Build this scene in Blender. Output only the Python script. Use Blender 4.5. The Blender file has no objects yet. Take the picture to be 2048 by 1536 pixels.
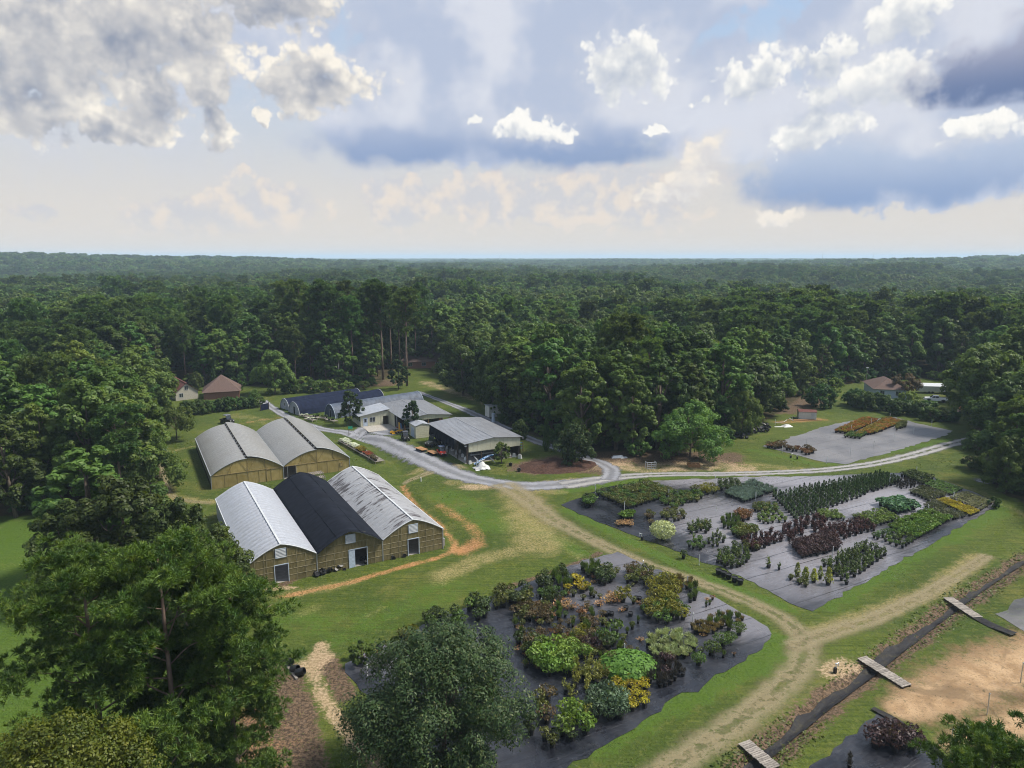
import bpy, math, random
import numpy as np

# ------------------------------------------------------------------ camera, sky, sun
SC = bpy.context.scene
COL = SC.collection
FPX, PITCH, CAMH = 1419.0, math.radians(10.1), 40.0
SP, CP = math.sin(PITCH), math.cos(PITCH)

cam_data = bpy.data.cameras.new('drone_camera')
cam = bpy.data.objects.new('drone_camera', cam_data)
COL.objects.link(cam)
cam.location = (0, 0, CAMH)
cam.rotation_euler = (math.pi / 2 - PITCH, 0, 0)
cam_data.sensor_width = 36.0
cam_data.lens = 36.0 * FPX / 2048.0
cam_data.clip_end = 60000.0
cam_data.clip_start = 0.5
SC.camera = cam

SUN_AZ = math.radians(84)      # clockwise from the view direction (+Y)
SUN_EL = math.radians(55)

SC.view_settings.view_transform = 'Standard'
SC.view_settings.look = 'None'
SC.view_settings.exposure = 1.1
SC.view_settings.gamma = 1.0
SC.view_settings.use_curve_mapping = False
SC.render.engine = 'CYCLES'
cy = SC.cycles
cy.use_denoising = True
cy.pixel_filter_type = 'BLACKMAN_HARRIS'
cy.filter_width = 1.05
cy.max_bounces = 6
cy.diffuse_bounces = 3
cy.glossy_bounces = 2
cy.transmission_bounces = 3
cy.transparent_max_bounces = 12
cy.volume_bounces = 1
cy.caustics_reflective = False
cy.caustics_refractive = False
cy.sample_clamp_indirect = 4.0
cy.use_adaptive_sampling = True
cy.adaptive_threshold = 0.015
cy.adaptive_min_samples = 8

sun_data = bpy.data.lights.new('sun', 'SUN')
sun_data.energy = 3.3
sun_data.angle = math.radians(12)
sun_data.color = (1.0, 0.93, 0.82)
sun = bpy.data.objects.new('sun', sun_data)
COL.objects.link(sun)
sun.location = (60, 60, 90)
sun.rotation_euler = (math.pi / 2 - SUN_EL, 0, math.pi - SUN_AZ)


def sky_dir(u, v):
    """azimuth and elevation in degrees of a direction in the photograph"""
    x = (u - 1024) / FPX
    y = -(v - 768) / FPX
    d = np.array([x, CP + SP * y, -SP + CP * y])
    d /= np.linalg.norm(d)
    return math.degrees(math.atan2(d[0], d[1])), math.degrees(math.asin(d[2]))


class Nodes:
    def __init__(self, tree):
        self.t = tree

    def new(self, kind, **kw):
        n = self.t.nodes.new(kind)
        for k, v in kw.items():
            setattr(n, k, v)
        return n

    def put(self, sock, val):
        if isinstance(val, bpy.types.NodeSocket):
            self.t.links.new(val, sock)
        elif val is not None:
            sock.default_value = val

    def m(self, op, a, b=None, c=None, clamp=False):
        n = self.new('ShaderNodeMath', operation=op, use_clamp=clamp)
        for s, v in zip(n.inputs, (a, b, c)):
            self.put(s, v)
        return n.outputs[0]

    def v(self, op, a, b=None, scale=None):
        n = self.new('ShaderNodeVectorMath', operation=op)
        self.put(n.inputs[0], a)
        if b is not None:
            self.put(n.inputs[1], b)
        if scale is not None:
            self.put(n.inputs['Scale'], scale)
        return n.outputs['Value'] if op in ('LENGTH', 'DOT_PRODUCT') else n.outputs[0]

    def noise(self, vec, scale, detail=4.0, rough=0.5, dist=0.0, color=False, dims='3D'):
        n = self.new('ShaderNodeTexNoise', noise_dimensions=dims)
        self.put(n.inputs['Vector'], vec)
        n.inputs['Scale'].default_value = scale
        n.inputs['Detail'].default_value = detail
        n.inputs['Roughness'].default_value = rough
        n.inputs['Distortion'].default_value = dist
        return n.outputs['Color' if color else 'Fac']

    def step(self, x, lo, hi, out0=0.0, out1=1.0, smooth=True):
        n = self.new('ShaderNodeMapRange')
        n.interpolation_type = 'SMOOTHSTEP' if smooth else 'LINEAR'
        for s, val in zip(n.inputs, (x, lo, hi, out0, out1)):
            self.put(s, val)
        return n.outputs[0]

    def mix(self, fac, a, b, blend='MIX'):
        n = self.new('ShaderNodeMix', data_type='RGBA', blend_type=blend)
        self.put(n.inputs[0], fac)
        self.put(n.inputs[6], a if not isinstance(a, tuple) else (*a[:3], 1))
        self.put(n.inputs[7], b if not isinstance(b, tuple) else (*b[:3], 1))
        return n.outputs[2]


def build_sky():
    w = bpy.data.worlds.new('World')
    SC.world = w
    w.use_nodes = True
    t = w.node_tree
    t.nodes.clear()
    N = Nodes(t)
    out = N.new('ShaderNodeOutputWorld')
    bg = N.new('ShaderNodeBackground')
    bg.inputs['Strength'].default_value = SKY_STRENGTH
    t.links.new(bg.outputs[0], out.inputs[0])
    tc = N.new('ShaderNodeTexCoord')
    sep = N.new('ShaderNodeSeparateXYZ')
    t.links.new(tc.outputs['Generated'], sep.inputs[0])
    X, Y, Z = sep.outputs
    az = N.m('MULTIPLY', N.m('ARCTAN2', X, Y), 57.29578)
    el = N.m('MULTIPLY', N.m('ARCSINE', Z), 57.29578)
    comb = N.new('ShaderNodeCombineXYZ')
    t.links.new(az, comb.inputs[0])
    t.links.new(el, comb.inputs[1])
    S = comb.outputs[0]
    # clear air
    sky = N.new('ShaderNodeTexSky', sky_type='NISHITA')
    sky.sun_disc = False
    sky.sun_elevation = SUN_EL
    sky.sun_rotation = SUN_AZ
    sky.air_density = 1.0
    sky.dust_density = 1.6
    sky.ozone_density = 1.5
    k = 1.0 / SKY_STRENGTH / 2 ** SC.view_settings.exposure

    def C(r, g, b):          # an sRGB colour as seen, to scene radiance before the strength
        f = lambda c: ((c / 255 + 0.055) / 1.055) ** 2.4 if c > 10 else c / 255 / 12.92
        return (f(r) * k, f(g) * k, f(b) * k)

    # turbulent sky coordinates
    half = (0.5, 0.5, 0.5)
    lo = N.v('SCALE', N.v('SUBTRACT', N.noise(S, 0.20, 2, 0.5, color=True, dims='2D'), half), scale=3.0)
    hi = N.v('SCALE', N.v('SUBTRACT', N.noise(S, 0.8, 4, 0.62, color=True, dims='2D'), half), scale=1.7)
    W = N.v('ADD', N.v('ADD', S, N.v('SCALE', lo, scale=0.8)), hi)           # puffy
    W2 = N.v('ADD', S, lo)                                                  # soft
    fbm = N.noise(S, 0.55, 6, 0.56, dims='2D')
    big = N.noise(S, 0.15, 3, 0.5, dims='2D')
    fine = N.m('SUBTRACT', fbm, 0.5)

    def bumps(vec, scale):
        n = N.new('ShaderNodeTexVoronoi', feature='F1', voronoi_dimensions='2D')
        t.links.new(vec, n.inputs['Vector'])
        n.inputs['Scale'].default_value = scale
        return N.m('SUBTRACT', 0.42, n.outputs['Distance'])
    wv = N.v('ADD', S, N.v('SCALE', hi, scale=0.45))
    puff = N.m('ADD', N.m('MULTIPLY', bumps(wv, 0.85), 0.62), N.m('MULTIPLY', bumps(wv, 2.3), 0.28))

    def blobs(coord, items):
        acc = None
        for (u0, v0, u1, v1) in items:
            a0, e0 = sky_dir((u0 + u1) / 2, (v0 + v1) / 2)
            ra = abs(u1 - u0) / 2 * 0.0404 * math.cos(math.radians(a0)) ** 1.6
            re = abs(v1 - v0) / 2 * 0.0404 * math.cos(math.radians(a0))
            ma = N.new('ShaderNodeVectorMath', operation='MULTIPLY_ADD')
            N.put(ma.inputs[0], coord)
            ma.inputs[1].default_value = (1 / ra, 1 / re, 0)
            ma.inputs[2].default_value = (-a0 / ra, -e0 / re, 0)
            d = N.v('LENGTH', ma.outputs[0])
            acc = d if acc is None else N.m('MINIMUM', acc, d)
        return N.m('SUBTRACT', 1.0, acc)

    # air: blue high up, pale warm haze low down
    c = sky.outputs[0]
    c = N.mix(0.7, c, C(138, 182, 228))
    c = N.mix(N.step(el, 30, 2, smooth=True), c, C(203, 211, 221))
    c = N.mix(N.step(el, 13, 0.5), c, C(226, 219, 211))
    # cloud cover over the rest of the dome, thin where the photograph has blue gaps
    cov = N.m('ADD', big, N.m('MULTIPLY', N.m('SUBTRACT', fbm, 0.5), 0.5))
    c = N.mix(N.m('MULTIPLY', N.step(cov, 0.36, 0.62), N.step(el, 3, 16)), c, N.mix(N.step(el, 15, 45), C(206, 211, 226), C(240, 240, 243)))
    # far cream cumulus low on the horizon
    f = blobs(W, [(400, 350, 655, 470), (240, 395, 520, 480), (690, 345, 900, 470), (820, 345, 1260, 460),
                  (0, 400, 140, 450), (1150, 350, 1400, 470), (1000, 330, 1420, 400), (1360, 280, 1470, 390)])
    f = N.m('ADD', f, N.m('ADD', N.m('MULTIPLY', fine, 1.3), N.m('MULTIPLY', puff, 0.35)))
    a = N.m('MULTIPLY', N.step(f, 0.0, 0.3), N.step(el, 0.5, 3.4))
    cream = N.mix(N.step(N.m('ADD', N.m('MULTIPLY', fine, 1.6), N.m('MULTIPLY', puff, 0.4)), -0.2, 0.3), C(208, 209, 215), C(241, 227, 213))
    c = N.mix(N.m('MULTIPLY', a, 0.75), c, cream)
    # large high grey-lilac sheets and the blue gaps between them
    f = blobs(W, [(700, -120, 1250, 300), (900, -60, 1420, 300), (1300, 90, 1600, 330), (1060, -80, 1520, 90),
                  (1180, 40, 1390, 260), (1560, -80, 1900, 200), (620, 180, 1250, 330), (1700, -60, 2150, 240),
                  (-100, -80, 700, 120), (1500, 190, 2200, 420)])
    f = N.m('ADD', f, N.m('MULTIPLY', N.m('SUBTRACT', fbm, 0.5), 0.5))
    a = N.step(f, 0.02, 0.16)
    sheet = N.mix(N.step(N.m('ADD', big, N.m('MULTIPLY', fine, 0.25)), 0.36, 0.66), C(186, 197, 219), C(219, 223, 234))
    c = N.mix(N.m('MULTIPLY', a, 0.95), c, sheet)
    # dark blue bases
    f = blobs(W2, [(590, 230, 1000, 352), (850, 225, 1400, 350), (1000, 262, 1380, 350)])
    f = N.m('ADD', f, N.m('MULTIPLY', N.m('SUBTRACT', fbm, 0.5), 0.55))
    e_down = N.step(el, sky_dir(1000, 190)[1], sky_dir(1000, 330)[1])
    under = N.step(el, sky_dir(1000, 353)[1], sky_dir(1000, 340)[1])
    base = N.mix(e_down, C(196, 205, 224), C(138, 161, 199))
    c = N.mix(N.m('MULTIPLY', N.m('MULTIPLY', N.step(f, 0.0, 0.6), 0.9), under), c, base)
    f = blobs(W2, [(1410, 275, 1900, 432), (1600, 270, 2250, 420), (1480, 330, 1800, 432), (1850, 240, 2400, 400)])
    f = N.m('ADD', f, N.m('MULTIPLY', N.m('SUBTRACT', fbm, 0.5), 0.55))
    e_down = N.step(el, sky_dir(1650, 280)[1], sky_dir(1650, 420)[1])
    under = N.step(el, sky_dir(1650, 436)[1], sky_dir(1650, 418)[1])
    base = N.mix(e_down, C(190, 203, 224), C(136, 161, 201))
    c = N.mix(N.m('MULTIPLY', N.m('MULTIPLY', N.step(f, 0.0, 0.55), 0.9), under), c, base)
    LOW = [(1260, 388, 1420, 415), (1290, 374, 1370, 410), (1480, 406, 1605, 446), (1370, 290, 1465, 350), (1400, 265, 1465, 320), (1350, 330, 1440, 400)]
    # cumulus: rounded heads, lit from the upper right, grey where light has to pass through more cloud
    def cumulus(c, items, soft, thick, lit, shadow, amp=0.35, mass=0.0, veil=None):
        veil = veil or C(214, 217, 226)
        f = N.m('ADD', blobs(W, items), N.m('ADD', N.m('MULTIPLY', fine, amp), N.m('MULTIPLY', puff, 0.75)))
        up = N.v('ADD', W, (0.45, 0.95, 0))
        g = N.m('ADD', blobs(up, items), N.m('MULTIPLY', fine, -1.6))
        g = N.m('ADD', g, N.m('MULTIPLY', puff, -0.75))
        c = N.mix(N.m('MULTIPLY', N.step(f, -0.75, 0.35), 0.35), c, veil)
        a = N.step(f, 0.04, 0.04 + soft)
        dark = N.m('SUBTRACT', 1.0, N.m('POWER', 2.718, N.m('MULTIPLY', N.m('MAXIMUM', N.m('ADD', g, 0.12), 0.0), -thick)))
        if mass:
            dark = N.m('ADD', dark, N.m('MULTIPLY', N.m('SUBTRACT', N.noise(W2, 0.33, 2, 0.5, dims='2D'), 0.5), mass), clamp=True)
        return N.mix(a, c, N.mix(dark, lit, shadow))
    c = cumulus(c, LOW, 0.5, 0.9, C(247, 238, 226), C(206, 208, 216), 0.6, veil=C(226, 219, 212))
    c = cumulus(c, [(1155, 70, 1350, 200), (1230, 60, 1330, 150), (1420, 125, 1560, 190), (1490, 95, 1585, 175),
                    (1580, 90, 1730, 150), (1650, 60, 1720, 140), (1660, 105, 1880, 215), (1590, 165, 1700, 225), (1540, 225, 1740, 300), (1600, 210, 1680, 270),
                    (1890, 220, 2050, 285), (985, 235, 1160, 282), (1000, 220, 1050, 260), (930, 222, 968, 244), (1290, 240, 1340, 272), (1380, 182, 1415, 204),
                    (1720, -20, 1900, 80)],
                0.34, 1.15, C(255, 253, 248), C(178, 189, 207), 0.45, 0.6)
    c = cumulus(c, [(-150, -60, 330, 240), (60, -90, 520, 190), (-60, 160, 180, 290), (120, 200, 350, 290), (230, 120, 380, 260), (360, 100, 480, 230), (390, 200, 475, 318),
                    (480, 120, 765, 215), (540, 85, 720, 200), (560, 180, 640, 250), (500, 215, 550, 262), (380, -90, 700, 60)],
                0.34, 1.3, C(253, 246, 234), C(150, 159, 177), 0.6, 1.0)
    # dark mass at the upper right
    f = blobs(W2, [(1760, 60, 2300, 222), (1850, 20, 2400, 215)])
    f = N.m('ADD', f, N.m('MULTIPLY', N.m('SUBTRACT', fbm, 0.5), 0.8))
    e_down = N.step(el, sky_dir(1950, 60)[1], sky_dir(1950, 190)[1])
    dark = N.mix(e_down, C(176, 180, 200), C(112, 130, 168))
    under = N.step(el, sky_dir(1950, 224)[1], sky_dir(1950, 208)[1])
    c = N.mix(N.m('MULTIPLY', N.step(f, 0.05, 0.6), under), c, dark)
    t.links.new(c, bg.inputs['Color'])
    w.cycles.sampling_method = 'MANUAL'
    w.cycles.sample_map_resolution = 256


SKY_STRENGTH = 0.1
build_sky()

# ------------------------------------------------------------------ helpers
RNG = np.random.default_rng(7)
R = math.radians


def P(u, v, z=0.0):
    """the point at height z that the photograph shows at pixel (u, v)"""
    x = (u - 1024) / FPX
    y = -(v - 768) / FPX
    d = (x, CP + SP * y, -SP + CP * y)
    t = (z - CAMH) / d[2]
    return np.array([d[0] * t, d[1] * t, z])


def lin(r, g, b):
    f = lambda c: ((c / 255 + 0.055) / 1.055) ** 2.4 if c > 10 else c / 255 / 12.92
    return (f(r), f(g), f(b), 1.0)


def make_mesh(name, verts, faces, smooth=False):
    """verts (n,3); faces (m,k) array or list of index lists"""
    me = bpy.data.meshes.new(name)
    verts = np.asarray(verts, dtype=np.float32)
    if isinstance(faces, np.ndarray):
        m, k = faces.shape
        me.vertices.add(len(verts))
        me.vertices.foreach_set('co', verts.ravel())
        me.loops.add(m * k)
        me.loops.foreach_set('vertex_index', faces.astype(np.int32).ravel())
        me.polygons.add(m)
        me.polygons.foreach_set('loop_start', np.arange(0, m * k, k, dtype=np.int32))
        me.update(calc_edges=True)
    else:
        me.from_pydata([tuple(map(float, p)) for p in verts], [], faces)
        me.update()
    if smooth:
        me.polygons.foreach_set('use_smooth', np.ones(len(me.polygons), dtype=bool))
    return me


def link(name, data, mat=None, parent=None, loc=None, rz=None):
    o = bpy.data.objects.new(name, data)
    COL.objects.link(o)
    if mat is not None:
        for mm in (mat if isinstance(mat, (list, tuple)) else [mat]):
            data.materials.append(mm)
    if parent is not None:
        o.parent = parent
    if loc is not None:
        o.location = tuple(float(c) for c in loc)
    if rz is not None:
        o.rotation_euler = (0, 0, rz)
    return o


def tag(o, label=None, cat=None, group=None, kind=None):
    if label:
        o['label'] = label
    if cat:
        o['category'] = cat
    if group:
        o['group'] = group
    if kind:
        o['kind'] = kind
    return o


def thing(name, label, cat, loc=(0, 0, 0), rz=0.0, group=None):
    o = bpy.data.objects.new(name, None)
    o.empty_display_size = 0.3
    COL.objects.link(o)
    o.location = tuple(float(c) for c in loc)
    o.rotation_euler = (0, 0, rz)
    return tag(o, label, cat, group)


def copy_tree(o, parent=None, loc=None, rz=None, scale=None, label=None, group=None):
    c = o.copy()
    COL.objects.link(c)
    c.parent = parent
    if loc is not None:
        c.location = tuple(float(k) for k in loc)
    if rz is not None:
        c.rotation_euler = (0, 0, rz)
    if scale is not None:
        c.scale = scale if isinstance(scale, tuple) else (scale,) * 3
    if label:
        c['label'] = label
    if group:
        c['group'] = group
    for ch in o.children:
        copy_tree(ch, c)
    return c


class MB:
    """collects shapes into one mesh"""
    def __init__(self):
        self.v, self.f, self.mi, self.cur = [], [], [], 0

    def add(self, verts, faces):
        b = len(self.v)
        self.v += [tuple(p) for p in verts]
        self.f += [[b + i for i in f] for f in faces]
        self.mi += [self.cur] * len(faces)
        return self

    def box(self, x0, y0, z0, x1, y1, z1):
        return self.add([(x0, y0, z0), (x1, y0, z0), (x1, y1, z0), (x0, y1, z0), (x0, y0, z1), (x1, y0, z1), (x1, y1, z1), (x0, y1, z1)],
                        [(0, 3, 2, 1), (4, 5, 6, 7), (0, 1, 5, 4), (1, 2, 6, 5), (2, 3, 7, 6), (3, 0, 4, 7)])

    def hexa(self, bot, top):
        n = len(bot)
        return self.add(list(bot) + list(top), [tuple(range(n))[::-1], tuple(range(n, 2 * n))] +
                        [(i, (i + 1) % n, n + (i + 1) % n, n + i) for i in range(n)])

    def slab(self, poly, off):
        """a flat polygon given thickness along the vector off"""
        return self.hexa(poly, [tuple(a + b for a, b in zip(p, off)) for p in poly])

    def bar(self, a, b, w, h=None):
        """square bar from a to b"""
        return self.tube([a, b], w / 2 * 1.25, 4)

    def tube(self, pts, r, n=6, r1=None, cap=True):
        pts = [np.array(p, float) for p in pts]
        m = len(pts)
        rings = []
        for i, p in enumerate(pts):
            d = pts[min(i + 1, m - 1)] - pts[max(i - 1, 0)]
            d = d / (np.linalg.norm(d) + 1e-9)
            a = np.cross(d, (0, 0, 1.0))
            if np.linalg.norm(a) < 1e-3:
                a = np.array((1.0, 0, 0))
            a /= np.linalg.norm(a)
            b = np.cross(d, a)
            rr = r if r1 is None else r + (r1 - r) * i / (m - 1)
            if isinstance(r, (list, tuple)):
                rr = r[i]
            rings.append([p + rr * (a * math.cos(t) + b * math.sin(t)) for t in [math.pi / 4 + 2 * math.pi * k / n for k in range(n)]])
        vs = [q for ring in rings for q in ring]
        fs = [(i * n + k, i * n + (k + 1) % n, (i + 1) * n + (k + 1) % n, (i + 1) * n + k) for i in range(m - 1) for k in range(n)]
        if cap:
            fs += [tuple(range(n))[::-1], tuple(range((m - 1) * n, m * n))]
        return self.add(vs, fs)

    def lathe(self, prof, n=12, c=(0, 0, 0), axis='z'):
        vs = []
        for (r, z) in prof:
            for k in range(n):
                t = 2 * math.pi * k / n
                x, y = r * math.cos(t), r * math.sin(t)
                q = (x, y, z) if axis == 'z' else ((x, z, y) if axis == 'y' else (z, x, y))
                vs.append((q[0] + c[0], q[1] + c[1], q[2] + c[2]))
        m = len(prof)
        fs = [(i * n + k, i * n + (k + 1) % n, (i + 1) * n + (k + 1) % n, (i + 1) * n + k) for i in range(m - 1) for k in range(n)]
        fs += [tuple(range(n))[::-1], tuple(range((m - 1) * n, m * n))]
        return self.add(vs, fs)

    def data(self, name, smooth=False):
        me = bpy.data.meshes.new(name)
        me.from_pydata([tuple(map(float, p)) for p in self.v], [], self.f)
        if any(self.mi):
            me.polygons.foreach_set('material_index', self.mi)
        if smooth:
            me.polygons.foreach_set('use_smooth', [True] * len(self.f))
        me.update()
        return me

    def build(self, name, mat, parent=None, loc=None, rz=None, smooth=False):
        return link(name, self.data(name, smooth), mat, parent, loc, rz)


# ------------------------------------------------------------------ materials
def new_mat(name):
    m = bpy.data.materials.new(name)
    m.use_nodes = True
    t = m.node_tree
    t.nodes.clear()
    N = Nodes(t)
    out = N.new('ShaderNodeOutputMaterial')
    return m, t, N, out


def paint(name, col, rough=0.6, vary=0.25, scale=3.0, metal=0.0, spec=0.4, bump=0.0, rand=0.0, dirt=None, dirt_amt=0.5, stretch=None, translucent=0.0, coords='Object'):
    """a worn surface: base colour with mottling and, optionally, dirt"""
    m, t, N, out = new_mat(name)
    tc = N.new('ShaderNodeTexCoord')
    vec = tc.outputs[coords]
    if stretch:
        mp = N.new('ShaderNodeMapping')
        mp.inputs['Scale'].default_value = stretch
        t.links.new(vec, mp.inputs[0])
        vec = mp.outputs[0]
    n = N.noise(vec, scale, 5, 0.6)
    lo = tuple(c * (1 - vary) for c in col[:3])
    hi = tuple(min(1, c * (1 + vary)) for c in col[:3])
    c = N.mix(N.step(n, 0.3, 0.7), lo, hi)
    if dirt:
        n2 = N.noise(vec, scale * 0.37, 6, 0.65, 0.5)
        c = N.mix(N.m('MULTIPLY', N.step(n2, 0.45, 0.72), dirt_amt), c, dirt[:3])
    if rand:
        oi = N.new('ShaderNodeObjectInfo')
        f = N.step(oi.outputs['Random'], 0, 1, 1 - rand, 1 + rand, smooth=False)
        c = N.v('SCALE', c, scale=f)
    b = N.new('ShaderNodeBsdfPrincipled')
    N.put(b.inputs['Base Color'], c)
    b.inputs['Roughness'].default_value = rough
    b.inputs['Metallic'].default_value = metal
    b.inputs['Specular IOR Level'].default_value = spec
    if bump:
        bp = N.new('ShaderNodeBump')
        bp.inputs['Strength'].default_value = bump
        bp.inputs['Distance'].default_value = 0.05
        N.put(bp.inputs['Height'], n)
        t.links.new(bp.outputs[0], b.inputs['Normal'])
    sh = b.outputs[0]
    if translucent:
        tr = N.new('ShaderNodeBsdfTranslucent')
        N.put(tr.inputs['Color'], c)
        mx = N.new('ShaderNodeMixShader')
        mx.inputs[0].default_value = translucent
        t.links.new(sh, mx.inputs[1])
        t.links.new(tr.outputs[0], mx.inputs[2])
        sh = mx.outputs[0]
    t.links.new(sh, out.inputs[0])
    return m


def leaf_mat(name, c0, c1, c2=None, scale=0.5, trans=0.3, rand=0.3, gloss=0.25, rough=0.5, hue=0.03):
    """foliage: clumpy mix of two or three greens, varied from plant to plant"""
    m, t, N, out = new_mat(name)
    tc = N.new('ShaderNodeTexCoord')
    oi = N.new('ShaderNodeObjectInfo')
    off = N.v('ADD', tc.outputs['Object'], N.v('SCALE', (7.3, 3.1, 5.7), scale=N.m('MULTIPLY', oi.outputs['Random'], 20.0)))
    n = N.noise(off, scale, 2, 0.6)
    c = N.mix(N.step(n, 0.32, 0.68), c0[:3], c1[:3])
    if c2:
        n2 = N.noise(off, scale * 4.5, 1, 0.6)
        c = N.mix(N.m('MULTIPLY', N.step(n2, 0.56, 0.72), 0.8), c, c2[:3])
    hsv = N.new('ShaderNodeHueSaturation')
    N.put(hsv.inputs['Color'], c)
    N.put(hsv.inputs['Hue'], N.step(N.m('FRACT', N.m('MULTIPLY', oi.outputs['Random'], 13.7)), 0, 1, 0.5 - hue, 0.5 + hue, smooth=False))
    N.put(hsv.inputs['Value'], N.step(oi.outputs['Random'], 0, 1, 1 - rand, 1 + rand, smooth=False))
    c = hsv.outputs[0]
    b = N.new('ShaderNodeBsdfPrincipled')
    N.put(b.inputs['Base Color'], c)
    b.inputs['Roughness'].default_value = rough
    b.inputs['Specular IOR Level'].default_value = gloss
    tr = N.new('ShaderNodeBsdfTranslucent')
    N.put(tr.inputs['Color'], N.v('MULTIPLY', c, (1.15, 1.1, 0.6)))
    mx = N.new('ShaderNodeMixShader')
    mx.inputs[0].default_value = trans
    t.links.new(b.outputs[0], mx.inputs[1])
    t.links.new(tr.outputs[0], mx.inputs[2])
    t.links.new(mx.outputs[0], out.inputs[0])
    return m

# ------------------------------------------------------------------ the lie of the land
def seg_dist(x, y, pts):
    """distance from arrays x,y to a polyline"""
    d = np.full(np.shape(x), 1e9)
    for (a, b) in zip(pts[:-1], pts[1:]):
        ax, ay, bx, by = a[0], a[1], b[0], b[1]
        l2 = (bx - ax) ** 2 + (by - ay) ** 2 + 1e-9
        t = np.clip(((x - ax) * (bx - ax) + (y - ay) * (by - ay)) / l2, 0, 1)
        d = np.minimum(d, np.hypot(x - ax - t * (bx - ax), y - ay - t * (by - ay)))
    return d


def inside(x, y, poly):
    c = np.zeros(np.shape(x), bool)
    n = len(poly)
    for i in range(n):
        x0, y0 = poly[i][:2]
        x1, y1 = poly[(i + 1) % n][:2]
        k = ((y0 > y) != (y1 > y)) & (x < (x1 - x0) * (y - y0) / (y1 - y0 + 1e-12) + x0)
        c ^= k
    return c


def sdist(x, y, poly):
    """signed distance, negative inside"""
    d = seg_dist(x, y, list(poly) + [poly[0]])
    return np.where(inside(x, y, poly), -d, d)


def G(pts):
    return [tuple(P(u, v)[:2]) for (u, v) in pts]


def vnoise(x, y, s, seed=0):
    """smooth value noise on the plane"""
    x = np.asarray(x, float) / s + seed * 17.13
    y = np.asarray(y, float) / s + seed * 9.71
    xi, yi = np.floor(x), np.floor(y)
    fx, fy = x - xi, y - yi
    fx, fy = fx * fx * (3 - 2 * fx), fy * fy * (3 - 2 * fy)
    h = lambda a, b: np.modf(np.abs(np.sin(a * 127.1 + b * 311.7 + seed * 74.7) * 43758.5453))[0]
    return (h(xi, yi) * (1 - fx) + h(xi + 1, yi) * fx) * (1 - fy) + (h(xi, yi + 1) * (1 - fx) + h(xi + 1, yi + 1) * fx) * fy


DITCH_RIGHT = G([(1470, 1560), (1552, 1489), (1640, 1416), (1732, 1350), (1780, 1309), (1875, 1239), (1906, 1217), (1938, 1192), (2001, 1150), (2060, 1112), (2200, 1040)])
DITCH_CLAY = G([(798, 968), (830, 1005), (880, 1040), (915, 1075), (925, 1092)])
DITCH_LAWN = G([(715, 868), (760, 895), (800, 925), (806, 940)])
CLEAR = G([(-900, 1700), (-500, 1120), (-150, 1060), (0, 1032), (80, 1030), (200, 1060), (330, 1010), (320, 930), (300, 880), (300, 800),
           (340, 772), (480, 772), (560, 775), (620, 776), (680, 772), (760, 768), (790, 738), (850, 733), (900, 765), (960, 800),
           (1010, 850), (1090, 880), (1170, 905), (1260, 900), (1440, 895), (1470, 870), (1540, 838), (1600, 795), (1650, 775),
           (1750, 760), (1850, 757), (1920, 770), (1935, 830), (1960, 870), (1960, 935), (2010, 990), (2150, 1050), (2500, 1150), (3300, 1700)])


def terrain(x, y):
    x = np.asarray(x, float)
    y = np.asarray(y, float)
    z = np.zeros(np.broadcast(x, y).shape)
    r = np.hypot(x, y)
    far = np.clip((r - 330) / 600, 0, 1)
    far = far * far * (3 - 2 * far)
    roll = (vnoise(x, y, 620, 3) - 0.5) * 20 + (vnoise(x, y, 260, 4) - 0.5) * 9 + (vnoise(x, y, 1900, 5) - 0.6) * 26
    left = 30 * np.clip((-x - 250) / 900, 0, 1) * np.exp(-((y - 1500) / 750) ** 2)
    right = 12 * np.clip((x - 500) / 900, 0, 1) * np.exp(-((y - 1700) / 700) ** 2)
    z = z + far * (roll - 4 + left + right)
    vf = np.clip((r - 2600) / 2500, 0, 1)
    z = z * (1 - vf) + vf * ((vnoise(x, y, 2400, 8) - 0.5) * 18 - 2)
    z = z - np.clip(r - 3000, 0, 1e9) ** 2 / (2 * 6.371e6) * 0.6
    z = z - 0.5 * np.exp(-(seg_dist(x, y, DITCH_RIGHT) / 0.8) ** 2)
    z = z - 0.55 * np.exp(-(seg_dist(x, y, DITCH_CLAY) / 1.6) ** 2)
    z = z - 1.0 * np.exp(-(seg_dist(x, y, DITCH_LAWN) / 2.2) ** 2)
    return z


def graded(a, b, step, far_lo, far_hi, grow=1.16):
    c = list(np.arange(a, b + step, step))
    s, p = step, c[-1]
    while p < far_hi:
        s *= grow
        p += s
        c.append(p)
    s, p = step, c[0]
    pre = []
    while p > far_lo:
        s *= grow
        p -= s
        pre.append(p)
    return np.array(pre[::-1] + c)


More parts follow.
